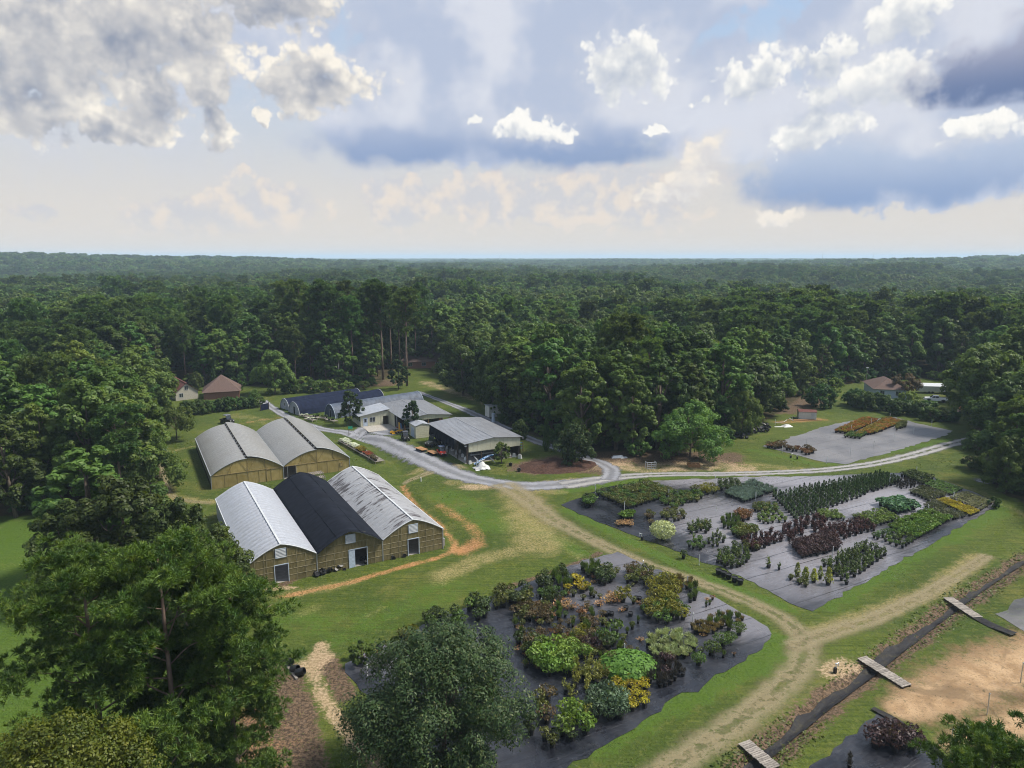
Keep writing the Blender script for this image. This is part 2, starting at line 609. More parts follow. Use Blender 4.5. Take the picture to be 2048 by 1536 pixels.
# places where the turf is worn as (pixel polyline, half width in metres, strength)
WORN = dict(
    dry=[([(880, 1155), (960, 1120), (1040, 1100), (1080, 1075)], 2.0, .9), ([(1040, 985), (1060, 1040), (1080, 1090)], 4.2, .95),
         ([(1100, 1090), (1200, 1130)], 1.5, .5), ([(600, 1225), (640, 1215)], 1.2, .6), ([(560, 1195), (700, 1165)], 1.3, .8),
         ([(1640, 1262), (1760, 1225), (1860, 1185), (1960, 1115)], 1.7, .95), ([(1750, 1290), (1900, 1190)], 1.5, .35),
         ([(1470, 925), (1540, 935), (1600, 940)], 3.0, .7), ([(900, 965), (1020, 975), (1120, 985)], 1.6, .8), ([(820, 945), (870, 930), (890, 945)], 1.8, .9),
         ([(470, 830), (540, 845)], 3.0, .6), ([(330, 970), (340, 995), (420, 1005)], 1.4, 1.0), ([(330, 905), (400, 890)], .8, .8),
         ([(1500, 875), (1620, 850), (1700, 838)], .9, .45), ([(640, 860), (700, 868)], 1.4, .5), ([(1840, 945), (1960, 985), (2060, 1035)], 1.3, .6),
         ([(1700, 1330), (1560, 1430), (1480, 1500)], 2.2, .55), ([(740, 1230), (765, 1215)], .7, .6), ([(1000, 1115), (1040, 1105)], .8, .7),
         ([(40, 1330), (60, 1240), (30, 1120)], 2.5, .3), ([(1020, 815), (960, 790), (880, 770)], 2.0, .6)],
    dirt=[([(640, 1290), (625, 1340), (650, 1400), (690, 1460), (760, 1536)], .75, 1.0), ([(618, 1330), (640, 1315)], 1.3, 1.0),
          ([(1190, 930), (1300, 935), (1430, 930), (1490, 940)], 4.0, .7), ([(1960, 920), (2000, 910)], 2.5, .7), ([(850, 765), (960, 800), (990, 815)], 3.0, .6),
          ([(1660, 1340), (1690, 1330)], 1.4, .9), ([(930, 975), (1060, 970), (1160, 960)], 1.6, .8), ([(585, 1175), (520, 1180)], .5, .9)],
    clay=[([(805, 968), (830, 1005), (880, 1045), (905, 1075), (915, 1095), (880, 1115), (800, 1135), (700, 1165), (560, 1195)], .62, .95),
          ([(880, 1010), (940, 1050), (960, 1075), (920, 1100)], 1.1, .7), ([(950, 1085), (920, 1100)], 1.8, 1.0), ([(475, 850), (520, 840), (560, 835)], 1.4, .5),
          ([(1560, 845), (1640, 838)], 2.0, .7), ([(1960, 935), (1990, 925)], 2.5, .6), ([(500, 1440), (540, 1536)], 3.0, .5)],
    litter=[([(560, 1345), (590, 1420), (610, 1536), (600, 1650)], 1.7, .95), ([(520, 1440), (540, 1600)], 2.0, .8), ([(1060, 935), (1110, 925), (1180, 935)], 4.0, 1.0), ([(1190, 915), (1440, 915)], 5.0, .9),
            ([(640, 770), (760, 765)], 8.0, .8), ([(1560, 820), (1620, 800)], 6.0, .8), ([(1480, 1548), (1640, 1416), (1780, 1309), (1906, 1217), (2060, 1112)], 1.5, .85),
            ([(660, 1330), (690, 1390)], 1.2, .9), ([(1200, 1105), (1180, 1118), (1000, 1180)], .5, .8), ([(720, 1100), (560, 1172)], .7, .8)],
    lush_shade=[([(560, 1230), (700, 1260), (900, 1170)], 4.0, .5), ([(1180, 1475), (1400, 1370), (1560, 1290)], 2.2, .9), ([(1640, 1200), (1800, 1110), (1990, 1010)], 3.0, .8),
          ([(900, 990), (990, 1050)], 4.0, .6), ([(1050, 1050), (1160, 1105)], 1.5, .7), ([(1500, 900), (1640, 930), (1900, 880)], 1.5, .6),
          ([(1120, 985), (1300, 955), (1600, 945)], 1.0, .9), ([(1130, 1020), (1400, 1150), (1580, 1220)], 1.0, .8), ([(-40, 1100), (-20, 1250), (0, 1450)], 14.0, .9)],  # last strip paints tree shade on the left lawn as darker green
)


def worn_mask(x, y, kind):
    m = np.zeros(np.shape(x))
    for pts, w, s in WORN[kind]:
        d = seg_dist(x, y, G(pts))
        m = np.maximum(m, s * np.clip(1.35 - d / (w * 1.25), 0, 1))
    return m


def build_ground():
    xs = graded(-125, 150, 0.8, -13500, 13500)
    ys = graded(36, 225, 0.8, -2000, 14500)
    X, Y = np.meshgrid(xs, ys)
    Z = terrain(X, Y)
    nx, ny = len(xs), len(ys)
    i = np.arange((ny - 1) * nx).reshape(ny - 1, nx)[:, :-1].ravel()
    F = np.stack([i, i + 1, i + nx + 1, i + nx], 1)
    me = make_mesh('ground', np.stack([X.ravel(), Y.ravel(), Z.ravel()], 1), F, smooth=True)
    near = (np.abs(X.ravel()) < 200) & (Y.ravel() > 20) & (Y.ravel() < 300)
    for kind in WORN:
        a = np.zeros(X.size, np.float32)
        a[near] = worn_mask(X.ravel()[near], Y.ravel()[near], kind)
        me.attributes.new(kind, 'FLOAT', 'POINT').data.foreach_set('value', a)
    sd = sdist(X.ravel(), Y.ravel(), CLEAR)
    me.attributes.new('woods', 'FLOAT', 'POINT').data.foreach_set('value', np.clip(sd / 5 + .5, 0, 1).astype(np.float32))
    m, t, N, out = new_mat('turf_and_soil')
    tc = N.new('ShaderNodeTexCoord')
    v = tc.outputs['Object']

    def at(n):
        a = N.new('ShaderNodeAttribute')
        a.attribute_name = n
        return a.outputs['Fac']
    big = N.noise(v, 0.045, 4, 0.6)
    mid = N.noise(v, 0.4, 5, 0.65)
    fine = N.noise(v, 3.2, 3, 0.7)
    mp = N.new('ShaderNodeMapping')
    mp.inputs['Rotation'].default_value = (0, 0, R(24))
    mp.inputs['Scale'].default_value = (0.22, 2.6, 1)
    t.links.new(v, mp.inputs[0])
    mow = N.noise(mp.outputs[0], 1.0, 3, 0.6)          # mower lines
    vary = N.noise(v, 0.12, 5, 0.65)
    tuft = N.noise(v, 1.1, 4, 0.7)
    c = N.mix(N.step(big, 0.35, 0.65), (0.040, 0.062, 0.011), (0.066, 0.088, 0.015))
    c = N.mix(N.m('MULTIPLY', N.step(vary, 0.50, 0.72), 0.75), c, (0.120, 0.112, 0.030))
    c = N.mix(N.m('MULTIPLY', N.step(mow, 0.44, 0.64), 0.6), c, (0.028, 0.046, 0.009))
    c = N.mix(N.m('MULTIPLY', N.step(tuft, 0.50, 0.68), 0.6), c, (0.105, 0.118, 0.028))
    c = N.mix(N.m('MULTIPLY', N.step(mid, 0.54, 0.75), 0.5), c, (0.024, 0.042, 0.009))
    c = N.mix(N.m('MULTIPLY', N.step(fine, 0.46, 0.68), 0.6), c, (0.020, 0.034, 0.008))

    def wear(c, name, lo, hi, k=0.9, w=0.35, detail=None):
        n = N.m('ADD', N.m('MULTIPLY', mid, 0.65), N.m('MULTIPLY', fine, 0.35))
        a = N.m('ADD', at(name), N.m('MULTIPLY', N.m('SUBTRACT', n, 0.5), 2.1))
        col = N.mix(N.step(fine, 0.35, 0.65), lo, hi)
        return N.mix(N.m('MULTIPLY', N.m('MULTIPLY', N.step(a, 0.32, 0.32 + w), N.step(at(name), 0.02, 0.25)), k), c, col)
    c = wear(c, 'lush_shade', (0.036, 0.072, 0.010), (0.062, 0.108, 0.015), 0.75)
    c = wear(c, 'dry', (0.145, 0.120, 0.048), (0.26, 0.215, 0.10), 0.8, 0.9)
    c = wear(c, 'litter', (0.035, 0.024, 0.018), (0.13, 0.088, 0.06), 0.95)
    c = wear(c, 'dirt', (0.21, 0.15, 0.09), (0.36, 0.27, 0.175), 0.85, 0.6)
    c = wear(c, 'clay', (0.23, 0.105, 0.045), (0.35, 0.19, 0.09), 0.88, 0.8)
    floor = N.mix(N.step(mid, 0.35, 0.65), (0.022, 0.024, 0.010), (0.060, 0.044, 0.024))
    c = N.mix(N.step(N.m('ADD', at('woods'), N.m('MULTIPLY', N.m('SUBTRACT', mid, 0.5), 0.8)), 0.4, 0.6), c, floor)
    b = N.new('ShaderNodeBsdfPrincipled')
    N.put(b.inputs['Base Color'], c)
    b.inputs['Roughness'].default_value = 0.9
    b.inputs['Specular IOR Level'].default_value = 0.12
    bp = N.new('ShaderNodeBump')
    bp.inputs['Strength'].default_value = 0.8
    bp.inputs['Distance'].default_value = 0.16
    N.put(bp.inputs['Height'], N.m('ADD', N.m('ADD', fine, N.m('MULTIPLY', mid, 1.2)), N.m('MULTIPLY', mow, 0.9)))
    t.links.new(bp.outputs[0], b.inputs['Normal'])
    t.links.new(b.outputs[0], out.inputs[0])
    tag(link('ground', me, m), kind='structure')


build_ground()


# ------------------------------------------------------------------ drives, tracks and plastic sheets laid on the ground
def smooth_line(pts, step=0.8):
    p = np.array(pts, float)
    out = []
    for i in range(len(p) - 1):
        p0, p1, p2, p3 = p[max(i - 1, 0)], p[i], p[i + 1], p[min(i + 2, len(p) - 1)]
        n = max(2, int(np.linalg.norm((p2 - p1)[:2]) / step))
        for k in range(n):
            s = k / n
            out.append(0.5 * ((2 * p1) + (-p0 + p2) * s + (2 * p0 - 5 * p1 + 4 * p2 - p3) * s * s + (-p0 + 3 * p1 - 3 * p2 + p3) * s ** 3))
    out.append(p[-1])
    return np.array(out)


def ribbon(name, pixels, mat, lift, ncross=8, crumple=0.0):
    """pixels: (u, v, full width in metres)"""
    p = smooth_line([(*P(u, v)[:2], w) for (u, v, w) in pixels])
    d = np.gradient(p[:, :2], axis=0)
    d /= np.linalg.norm(d, axis=1)[:, None] + 1e-9
    nrm = np.stack([-d[:, 1], d[:, 0]], 1)
    a = np.linspace(-1, 1, ncross + 1)
    xy = p[:, None, :2] + nrm[:, None, :] * (a[None, :, None] * p[:, None, 2:3] * 0.5)
    if crumple:                                   # torn, bunched-up plastic: uneven edges and folds
        wob = .55 + .9 * vnoise(np.arange(len(p)) * 1.0, np.zeros(len(p)), 2.3, 6)
        xy = p[:, None, :2] + nrm[:, None, :] * ((a[None, :, None] + (wob[:, None, None] - 1) * .5) * wob[:, None, None] * p[:, None, 2:3] * 0.5)
    z = terrain(xy[..., 0], xy[..., 1]) + lift
    if crumple:
        z = z + crumple * (vnoise(xy[..., 0], xy[..., 1], .55, 3) + .5 * vnoise(xy[..., 0], xy[..., 1], .23, 4) - .5)
    V = np.concatenate([xy, z[..., None]], 2).reshape(-1, 3)
    n, m = len(p), ncross + 1
    i = np.arange((n - 1) * m).reshape(n - 1, m)[:, :-1].ravel()
    F = np.stack([i, i + m, i + m + 1, i + 1], 1)
    me = make_mesh(name, V, F)
    me.attributes.new('across', 'FLOAT', 'POINT').data.foreach_set('value', np.tile(a, n).astype(np.float32))
    ends = np.minimum(np.arange(n), np.arange(n)[::-1]) * 0.8 / 3.0
    me.attributes.new('ends', 'FLOAT', 'POINT').data.foreach_set('value', np.repeat(np.clip(ends, 0, 1), m).astype(np.float32))
    return tag(link(name, me, mat), kind='structure')


def track_mat(name, lo, hi, speck, grassy=0.0, soft=0.45, ruts=True, thin=0.0, stain=None):
    m, t, N, out = new_mat(name)
    m.blend_method = 'HASHED' if hasattr(m, 'blend_method') else m.blend_method
    tc = N.new('ShaderNodeTexCoord')
    v = tc.outputs['Object']
    a = N.new('ShaderNodeAttribute')
    a.attribute_name = 'across'
    e = N.new('ShaderNodeAttribute')
    e.attribute_name = 'ends'
    ac = N.m('ABSOLUTE', a.outputs['Fac'])
    n1 = N.noise(v, 0.45, 5, 0.65)
    n2 = N.noise(v, 5.0, 3, 0.7)
    n3 = N.noise(v, 1.6, 4, 0.65)
    c = N.mix(N.step(n1, 0.35, 0.65), lo, hi)
    c = N.mix(N.m('MULTIPLY', N.step(n2, 0.5, 0.7), 0.6), c, speck)
    if stain:
        n4 = N.noise(v, 0.16, 5, 0.6, 0.8)
        c = N.mix(N.m('MULTIPLY', N.step(n4, 0.50, 0.66), 0.75), c, stain)
        n5 = N.noise(v, 1.1, 3, 0.6)
        c = N.mix(N.m('MULTIPLY', N.step(n5, 0.62, 0.70), 0.7), c, (0.05, 0.045, 0.025))
    if ruts:
        rut = N.step(N.m('ABSOLUTE', N.m('SUBTRACT', ac, 0.45)), 0.05, 0.28)
        c = N.mix(N.m('MULTIPLY', N.m('SUBTRACT', 1.0, rut), 0.35), c, tuple(k * 1.35 for k in hi[:3]))
    edge = N.m('SUBTRACT', N.m('SUBTRACT', 1.0, ac), N.m('MULTIPLY', N.m('SUBTRACT', n1, 0.42), 1.1))
    edge = N.m('SUBTRACT', edge, N.m('MULTIPLY', N.m('SUBTRACT', n3, 0.5), 0.5))
    cover = N.step(edge, 0.0, soft)
    cover = N.m('MULTIPLY', cover, N.step(N.m('ADD', e.outputs['Fac'], N.m('MULTIPLY', N.m('SUBTRACT', n3, 0.5), 0.6)), 0.05, 0.6))
    if grassy:
        mid = N.step(N.m('ADD', ac, N.m('MULTIPLY', N.m('SUBTRACT', n3, 0.5), 0.5)), 0.06, 0.24)
        gap = N.m('MULTIPLY', N.m('SUBTRACT', 1.0, mid), N.step(n1, 0.42, 0.55))
        cover = N.m('MULTIPLY', cover, N.m('SUBTRACT', 1.0, N.m('MULTIPLY', gap, grassy)))
    if thin:
        cover = N.m('MULTIPLY', cover, N.step(N.m('ADD', n3, N.m('MULTIPLY', n2, 0.4)), 0.7 - thin, 0.9 - thin, 0.25, 1.0))
    b = N.new('ShaderNodeBsdfPrincipled')
    N.put(b.inputs['Base Color'], c)
    b.inputs['Roughness'].default_value = 0.85
    b.inputs['Specular IOR Level'].default_value = 0.2
    bp = N.new('ShaderNodeBump')
    bp.inputs['Strength'].default_value = 0.5
    bp.inputs['Distance'].default_value = 0.06
    N.put(bp.inputs['Height'], N.m('ADD', n2, n3))
    t.links.new(bp.outputs[0], b.inputs['Normal'])
    tr = N.new('ShaderNodeBsdfTransparent')
    mx = N.new('ShaderNodeMixShader')
    N.put(mx.inputs[0], cover)
    t.links.new(tr.outputs[0], mx.inputs[1])
    t.links.new(b.outputs[0], mx.inputs[2])
    t.links.new(mx.outputs[0], out.inputs[0])
    return m


GRAVEL = track_mat('grey_gravel', (0.115, 0.12, 0.135), (0.195, 0.20, 0.22), (0.10, 0.10, 0.11), grassy=0.35, soft=0.4)
TWOTRACK = track_mat('two_wheel_gravel', (0.145, 0.145, 0.148), (0.235, 0.23, 0.225), (0.10, 0.10, 0.095), grassy=0.9, soft=0.4)
SANDY = track_mat('sandy_track', (0.155, 0.130, 0.072), (0.26, 0.22, 0.135), (0.085, 0.075, 0.04), grassy=0.7, soft=1.0, thin=0.2, ruts=True)

ribbon('gravel_drive', [(525, 800, 3.0), (548, 818, 3.2), (585, 838, 3.4), (640, 857, 4.0), (700, 866, 5.0), (755, 876, 6.5), (810, 900, 7.5), (860, 925, 7.5), (910, 947, 7.0),
                        (970, 962, 6.0), (1050, 972, 6.5), (1150, 966, 6.0), (1250, 953, 4.5)], GRAVEL, 0.022)
ribbon('gravel_road', [(1120, 972, 6.0), (1230, 955, 4.5), (1330, 949, 3.6), (1450, 948, 3.6), (1560, 945, 3.6), (1660, 939, 3.8), (1750, 927, 3.8), (1830, 909, 4.0), (1900, 889, 4.0), (1975, 872, 4.0), (2080, 862, 4.0)], TWOTRACK, 0.030)
ribbon('gravel_lane', [(1215, 962, 4.5), (1222, 938, 4.5), (1180, 918, 4.0), (1100, 892, 4.0), (1045, 872, 4.2), (985, 845, 4.5), (935, 822, 4.0), (900, 808, 3.2), (865, 795, 2.8), (835, 783, 2.4)], GRAVEL, 0.038)
ribbon('gravel_apron', [(700, 872, 3.0), (735, 858, 7.0), (770, 864, 8.0), (800, 868, 5.0)], GRAVEL, 0.034)
ribbon('sandy_track', [(1000, 965, 8.5), (1050, 995, 7.5), (1100, 1035, 6.5), (1160, 1068, 5.2), (1230, 1102, 4.6), (1310, 1135, 4.2), (1400, 1165, 4.2), (1490, 1200, 4.2), (1560, 1235, 4.6), (1605, 1275, 5.4),
                       (1600, 1330, 5.4), (1550, 1385, 5.2), (1460, 1455, 5.0), (1350, 1530, 5.0), (1240, 1610, 5.0)], SANDY, 0.026)
ribbon('sandy_path', [(1570, 1300, 4.0), (1650, 1268, 4.6), (1740, 1240, 4.2), (1830, 1200, 3.6), (1900, 1160, 3.2), (1980, 1108, 3.0)], SANDY, 0.032)
ribbon('worn_path', [(318, 912, 1.5), (332, 960, 1.6), (345, 992, 1.8), (385, 1003, 1.8), (430, 1006, 1.8)], SANDY, 0.028)
ribbon('cut_path', [(800, 968, 1.4), (860, 945, 3.6), (905, 930, 4.0), (930, 940, 3.0)], SANDY, 0.018)


def rough_outline(pts, amp=0.25, step=1.2, seed=0):
    r = np.random.default_rng(seed)
    out = []
    n = len(pts)
    for i in range(n):
        a, b = np.array(pts[i]), np.array(pts[(i + 1) % n])
        k = max(1, int(np.linalg.norm(b - a) / step))
        d = (b - a) / (np.linalg.norm(b - a) + 1e-9)
        nr = np.array([-d[1], d[0]])
        for j in range(k):
            out.append(a + (b - a) * j / k + (nr * r.normal(0, amp) if j else 0))
    return out


def sheet_mat(name, lo, hi, rough0=0.28, rough1=0.5, seam=0.0, dust=0.3, dustc=(0.16, 0.15, 0.15), wrinkle=0.5, ang=28, dust_sheen=(), spec=0.45):
    m, t, N, out = new_mat(name)
    tc = N.new('ShaderNodeTexCoord')
    mp = N.new('ShaderNodeMapping')
    mp.inputs['Rotation'].default_value = (0, 0, R(-ang))
    t.links.new(tc.outputs['Object'], mp.inputs[0])
    v = mp.outputs[0]
    sep = N.new('ShaderNodeSeparateXYZ')
    t.links.new(v, sep.inputs[0])
    n1 = N.noise(v, 0.16, 5, 0.6)
    n2 = N.noise(v, 1.3, 5, 0.65, 0.6)
    mp2 = N.new('ShaderNodeMapping')
    mp2.inputs['Scale'].default_value = (0.25, 1.6, 1)
    t.links.new(v, mp2.inputs[0])
    wr = N.noise(mp2.outputs[0], 1.0, 4, 0.6, 1.2)
    c = N.mix(N.step(n1, 0.35, 0.65), lo, hi)
    c = N.mix(N.m('MULTIPLY', N.step(n2, 0.46, 0.74), dust), c, dustc)
    for (sx, sy, rx, ry, amt) in dust_sheen:            # sky sheen and pale dust painted into the cloth colour
        d = N.v('LENGTH', N.v('MULTIPLY', N.v('SUBTRACT', tc.outputs['Object'], (sx, sy, 0)), (1 / rx, 1 / ry, 0)))
        d = N.m('ADD', d, N.m('MULTIPLY', N.m('SUBTRACT', N.m('ADD', N.m('MULTIPLY', n1, .6), N.m('MULTIPLY', wr, .4)), 0.5), 1.6))
        c = N.mix(N.m('MULTIPLY', N.step(d, 1.1, 0.4), amt), c, (0.185, 0.180, 0.200))
    w = N.m('FRACT', N.m('DIVIDE', N.m('ADD', sep.outputs[1], N.m('MULTIPLY', n1, 0.6)), 3.66))
    line = N.m('SUBTRACT', 1.0, N.step(N.m('ABSOLUTE', N.m('SUBTRACT', w, 0.5)), 0.008, 0.022))
    c = N.mix(N.m('MULTIPLY', line, seam), c, (0.012, 0.012, 0.014))
    b = N.new('ShaderNodeBsdfPrincipled')
    N.put(b.inputs['Base Color'], c)
    N.put(b.inputs['Roughness'], N.step(n1, 0.3, 0.7, rough0, rough1))
    b.inputs['Specular IOR Level'].default_value = spec
    bp = N.new('ShaderNodeBump')
    bp.inputs['Strength'].default_value = wrinkle
    bp.inputs['Distance'].default_value = 0.12
    N.put(bp.inputs['Height'], N.m('ADD', wr, N.m('MULTIPLY', n2, 0.35)))
    t.links.new(bp.outputs[0], b.inputs['Normal'])
    t.links.new(b.outputs[0], out.inputs[0])
    return m


def pad(name, pixels, mat, z, amp=0.22, seed=0):
    pts = rough_outline(G(pixels), amp, 1.1, seed)
    b = MB()
    top = [(p[0], p[1], z) for p in pts]
    bot = [(p[0], p[1], -0.15) for p in pts]
    b.hexa(bot, top)
    o = b.build(name, mat)
    return tag(o, kind='structure')


CLOTH = sheet_mat('black_ground_cloth', (0.007, 0.008, 0.012), (0.016, 0.018, 0.025), 0.14, 0.46, seam=0.9, dust=0.2, dustc=(0.075, 0.075, 0.082), wrinkle=0.6)
DUSTY = sheet_mat('dusty_ground_cloth', (0.088, 0.088, 0.096), (0.125, 0.124, 0.132), 0.40, 0.55, seam=0.6, dust=0.25, dustc=(0.16, 0.155, 0.15), wrinkle=0.3, ang=30)
LINER = sheet_mat('crumpled_black_liner', (0.008, 0.008, 0.010), (0.022, 0.022, 0.025), 0.55, 0.85, seam=0.0, dust=0.6, dustc=(0.050, 0.045, 0.028), wrinkle=0.9, spec=0.15)
OLD_LINER = track_mat('torn_black_liner', (0.020, 0.020, 0.022), (0.055, 0.050, 0.046), (0.10, 0.085, 0.06), soft=0.6, ruts=False, thin=0.0)
TORN = sheet_mat('weedy_cloth', (0.03, 0.03, 0.034), (0.10, 0.10, 0.105), 0.45, 0.7, seam=0.0, dust=0.6, dustc=(0.06, 0.08, 0.03), wrinkle=0.6)
PAD1 = [(1122, 1010), (1160, 996), (1205, 976), (1300, 962), (1480, 955), (1640, 952), (1760, 947), (1830, 945), (1870, 955), (1945, 983), (2000, 1008), (1962, 1030), (1880, 1078), (1790, 1130), (1700, 1180), (1625, 1223), (1592, 1212), (1480, 1152), (1380, 1112), (1280, 1076), (1190, 1042)]
PAD2 = [(1235, 1104), (1290, 1128), (1370, 1170), (1440, 1200), (1535, 1254), (1543, 1268), (1525, 1298), (1420, 1360), (1300, 1432), (1130, 1540), (950, 1640), (760, 1420), (690, 1345), (690, 1328), (760, 1292), (930, 1216), (1060, 1164), (1180, 1118)]
PAD3 = [(1526, 893), (1580, 876), (1650, 853), (1700, 842), (1790, 834), (1830, 846), (1906, 862), (1890, 872), (1790, 902), (1690, 929), (1650, 925)]
PAD4 = [(1755, 1424), (1800, 1455), (1880, 1510), (1990, 1600), (1700, 1700), (1560, 1600), (1640, 1520)]
PAD5 = [(1990, 1228), (2060, 1188), (2200, 1200), (2200, 1330), (2060, 1270)]
DUST_SHEEN = sheet_mat('dust_sheen_cloth', (0.007, 0.008, 0.012), (0.016, 0.018, 0.025), 0.14, 0.46, seam=0.9, dust=0.2, dustc=(0.075, 0.075, 0.082), wrinkle=0.6,
                  dust_sheen=((*P(1760, 1000)[:2], 22, 12, .95), (*P(1500, 960)[:2], 30, 6, .9), (*P(1610, 1080)[:2], 18, 16, .75), (*P(1430, 1040)[:2], 10, 12, .6), (*P(1580, 1150)[:2], 11, 10, .5)))  # spots lightened in colour for sky sheen as well as dust
pad('ground_cloth', PAD1, DUST_SHEEN, 0.045, 0.2, 1)
DUST_SHEEN2 = sheet_mat('part_dust_sheen_cloth', (0.007, 0.008, 0.012), (0.016, 0.018, 0.025), 0.14, 0.46, seam=0.9, dust=0.2, dustc=(0.075, 0.075, 0.082), wrinkle=0.6,
                   dust_sheen=((*P(1470, 1225)[:2], 9, 8, .6), (*P(1240, 1125)[:2], 8, 5, .5), (*P(800, 1300)[:2], 10, 5, .5), (*P(1200, 1190)[:2], 7, 5, .3)))
pad('ground_cloth', PAD2, DUST_SHEEN2, 0.040, 0.25, 2)
pad('ground_cloth', PAD3, DUSTY, 0.040, 0.2, 3)
pad('ground_cloth', PAD4, CLOTH, 0.040, 0.15, 4)
pad('ground_cloth', PAD5, TORN, 0.035, 0.3, 5)
SAND = track_mat('bare_sand', (0.21, 0.135, 0.072), (0.34, 0.235, 0.135), (0.085, 0.06, 0.034), soft=0.7, ruts=False, thin=0.3, stain=(0.11, 0.075, 0.042))
ribbon('bare_sand', [(1770, 1432, 3), (1830, 1412, 8), (1925, 1372, 11.5), (2010, 1342, 13), (2120, 1310, 14), (2260, 1270, 14)], SAND, 0.020, 14)
ribbon('bare_sand', [(1880, 1500, 3), (1960, 1470, 5), (2060, 1440, 7), (2200, 1400, 7)], SAND, 0.012, 8)
ribbon('ditch_liner', [(1480, 1548, 1.1), (1552, 1489, 1.2), (1640, 1416, 1.0), (1732, 1350, .8), (1780, 1309, 1.0), (1875, 1239, .8), (1906, 1217, .7), (1938, 1192, .7), (2001, 1150, .6), (2060, 1112, .6)], LINER, 0.10, 12, .22)
ribbon('ditch_liner', [(1950, 1236, 1.0), (1985, 1252, 1.6), (2030, 1272, 1.5)], LINER, 0.12, 10, .25)
ribbon('ditch_liner', [(1745, 1418, .7), (1800, 1450, .8), (1870, 1500, .8), (1930, 1550, .8)], LINER, 0.12, 8, .2)
ribbon('gravel_patch', [(1940, 955, 1.5), (1965, 962, 3.4), (1990, 970, 1.6)], GRAVEL, 0.03)


def lawn_tufts():
    """rank grass and weeds standing above the mown turf"""
    r = np.random.default_rng(55)
    n = 90000
    Y = 50 + 105 * r.random(n) ** 1.5
    X = r.uniform(-.78, .78, n) * (Y + 8)
    k = sdist(X, Y, CLEAR) < -0.5
    for pad_ in (PAD1, PAD2, PAD3, PAD4, PAD5):
        k &= sdist(X, Y, G(pad_)) > 0.1
    for pts, w in (([(1000, 965), (1050, 995), (1100, 1035), (1230, 1102), (1400, 1165), (1490, 1200), (1560, 1235), (1605, 1275), (1600, 1330), (1550, 1385), (1460, 1455), (1350, 1530), (1240, 1610)], 1.7),
                   ([(1570, 1300), (1650, 1268), (1740, 1240), (1900, 1160), (1980, 1108)], 1.0), ([(585, 838), (700, 866), (810, 900), (910, 947), (1050, 972), (1250, 953), (1560, 945), (1750, 927), (1900, 889), (2080, 862)], 3.4),
                   ([(1222, 938), (1180, 918), (1100, 892), (985, 845)], 2.2), ([(1740, 1425), (1920, 1360), (2120, 1300)], 6.0)):
        k &= seg_dist(X, Y, G(pts)) > w * r.uniform(.6, 1.3, n)
    for (ox, oy, th, w, L) in ((-32.48, 80.92, .504, 26.1, 28.4), (-52.59, 119.14, .497, 24.6, 30), (-9.18, 134.39, .478, 12.5, 19.8)):
        a, b = X - ox, Y - oy
        u, v = a * math.cos(th) + b * math.sin(th), -a * math.sin(th) + b * math.cos(th)
        k &= ~((u > -.5) & (u < w + .5) & (v > -.6) & (v < L + .5))
    dens = vnoise(X, Y, 3.5, 31) * .6 + vnoise(X, Y, 11, 32) * .4
    dd = seg_dist(X, Y, DITCH_RIGHT)
    edge = np.minimum(np.abs(sdist(X, Y, G(PAD1))), np.abs(sdist(X, Y, G(PAD2))))
    dens = dens + .55 * np.exp(-((dd - .9) / 1.0) ** 2) + .25 * np.exp(-(edge / .8) ** 2)
    k &= dens > r.uniform(.35, .85, n)
    k |= inside(X, Y, G([(1790, 1430), (1930, 1290), (2060, 1280), (2060, 1480), (1950, 1500)])) & (vnoise(X, Y, 2.2, 41) > r.uniform(.72, 1.1, n))
    X, Y, dens = X[k], Y[k], dens[k]
    m = len(X)
    P3 = np.stack([X, Y, terrain(X, Y) + .05], 1)
    big = np.where(seg_dist(X, Y, DITCH_RIGHT) < 2.2, 2.1, 1.0) * np.clip(Y / 95, .7, 1.4)
    nr = unit(np.stack([r.normal(size=m) * .45, r.normal(size=m) * .45 - .2, np.full(m, 1.0)], 1))
    V, F = [], []
    from_ = leaves(P3, nr, .19 * big, r, .5, .2)
    me = make_mesh('lawn_tufts', *from_)
    mt = leaf_mat('rank_grass', (0.052, 0.082, 0.015), (0.082, 0.105, 0.020), (0.125, 0.125, 0.036), 0.25, trans=.3, rand=0, hue=0)
    tag(link('lawn_tufts', me, mt), 'tufts of rank grass and weeds over the lawns and ditch banks', 'grass', kind='stuff')
    print('TUFTS', m)

# ------------------------------------------------------------------ trees
def unit(v):
    return v / (np.linalg.norm(v, axis=-1, keepdims=True) + 1e-9)


def rand_dirs(r, n, up=0.0):
    d = unit(r.normal(size=(n, 3)))
    d[:, 2] += up
    return unit(d)


def leaves(pts, nrm, size, r, aspect=0.55, jitter=0.8, along=None):
    """one small rhombic leaf clump at each point; returns verts, faces"""
    n = len(pts)
    nn = unit(nrm + r.normal(size=(n, 3)) * jitter)
    t = along if along is not None else r.normal(size=(n, 3))
    t = unit(t - nn * np.sum(t * nn, 1, keepdims=True))
    b = np.cross(nn, t)
    s = (np.asarray(size) * r.uniform(0.65, 1.35, n))[:, None]
    w = s * aspect
    fold = nn * s * 0.18
    v = np.stack([pts - t * s * 0.5, pts + b * w * 0.5 + fold, pts + t * s * 0.5, pts - b * w * 0.5 + fold], 1).reshape(-1, 3)
    f = np.arange(4 * n).reshape(n, 4)
    return v, f


def join(parts):
    V, F, o = [], [], 0
    for v, f in parts:
        V.append(v)
        F.append(f + o)
        o += len(v)
    return np.concatenate(V), np.concatenate(F)


def limb_mesh(name, paths):
    """paths: list of (points, r0, r1, sides)"""
    b = MB()
    for pts, r0, r1, n in paths:
        b.tube(pts, r0, n, r1)
    return b.data(name, smooth=True)


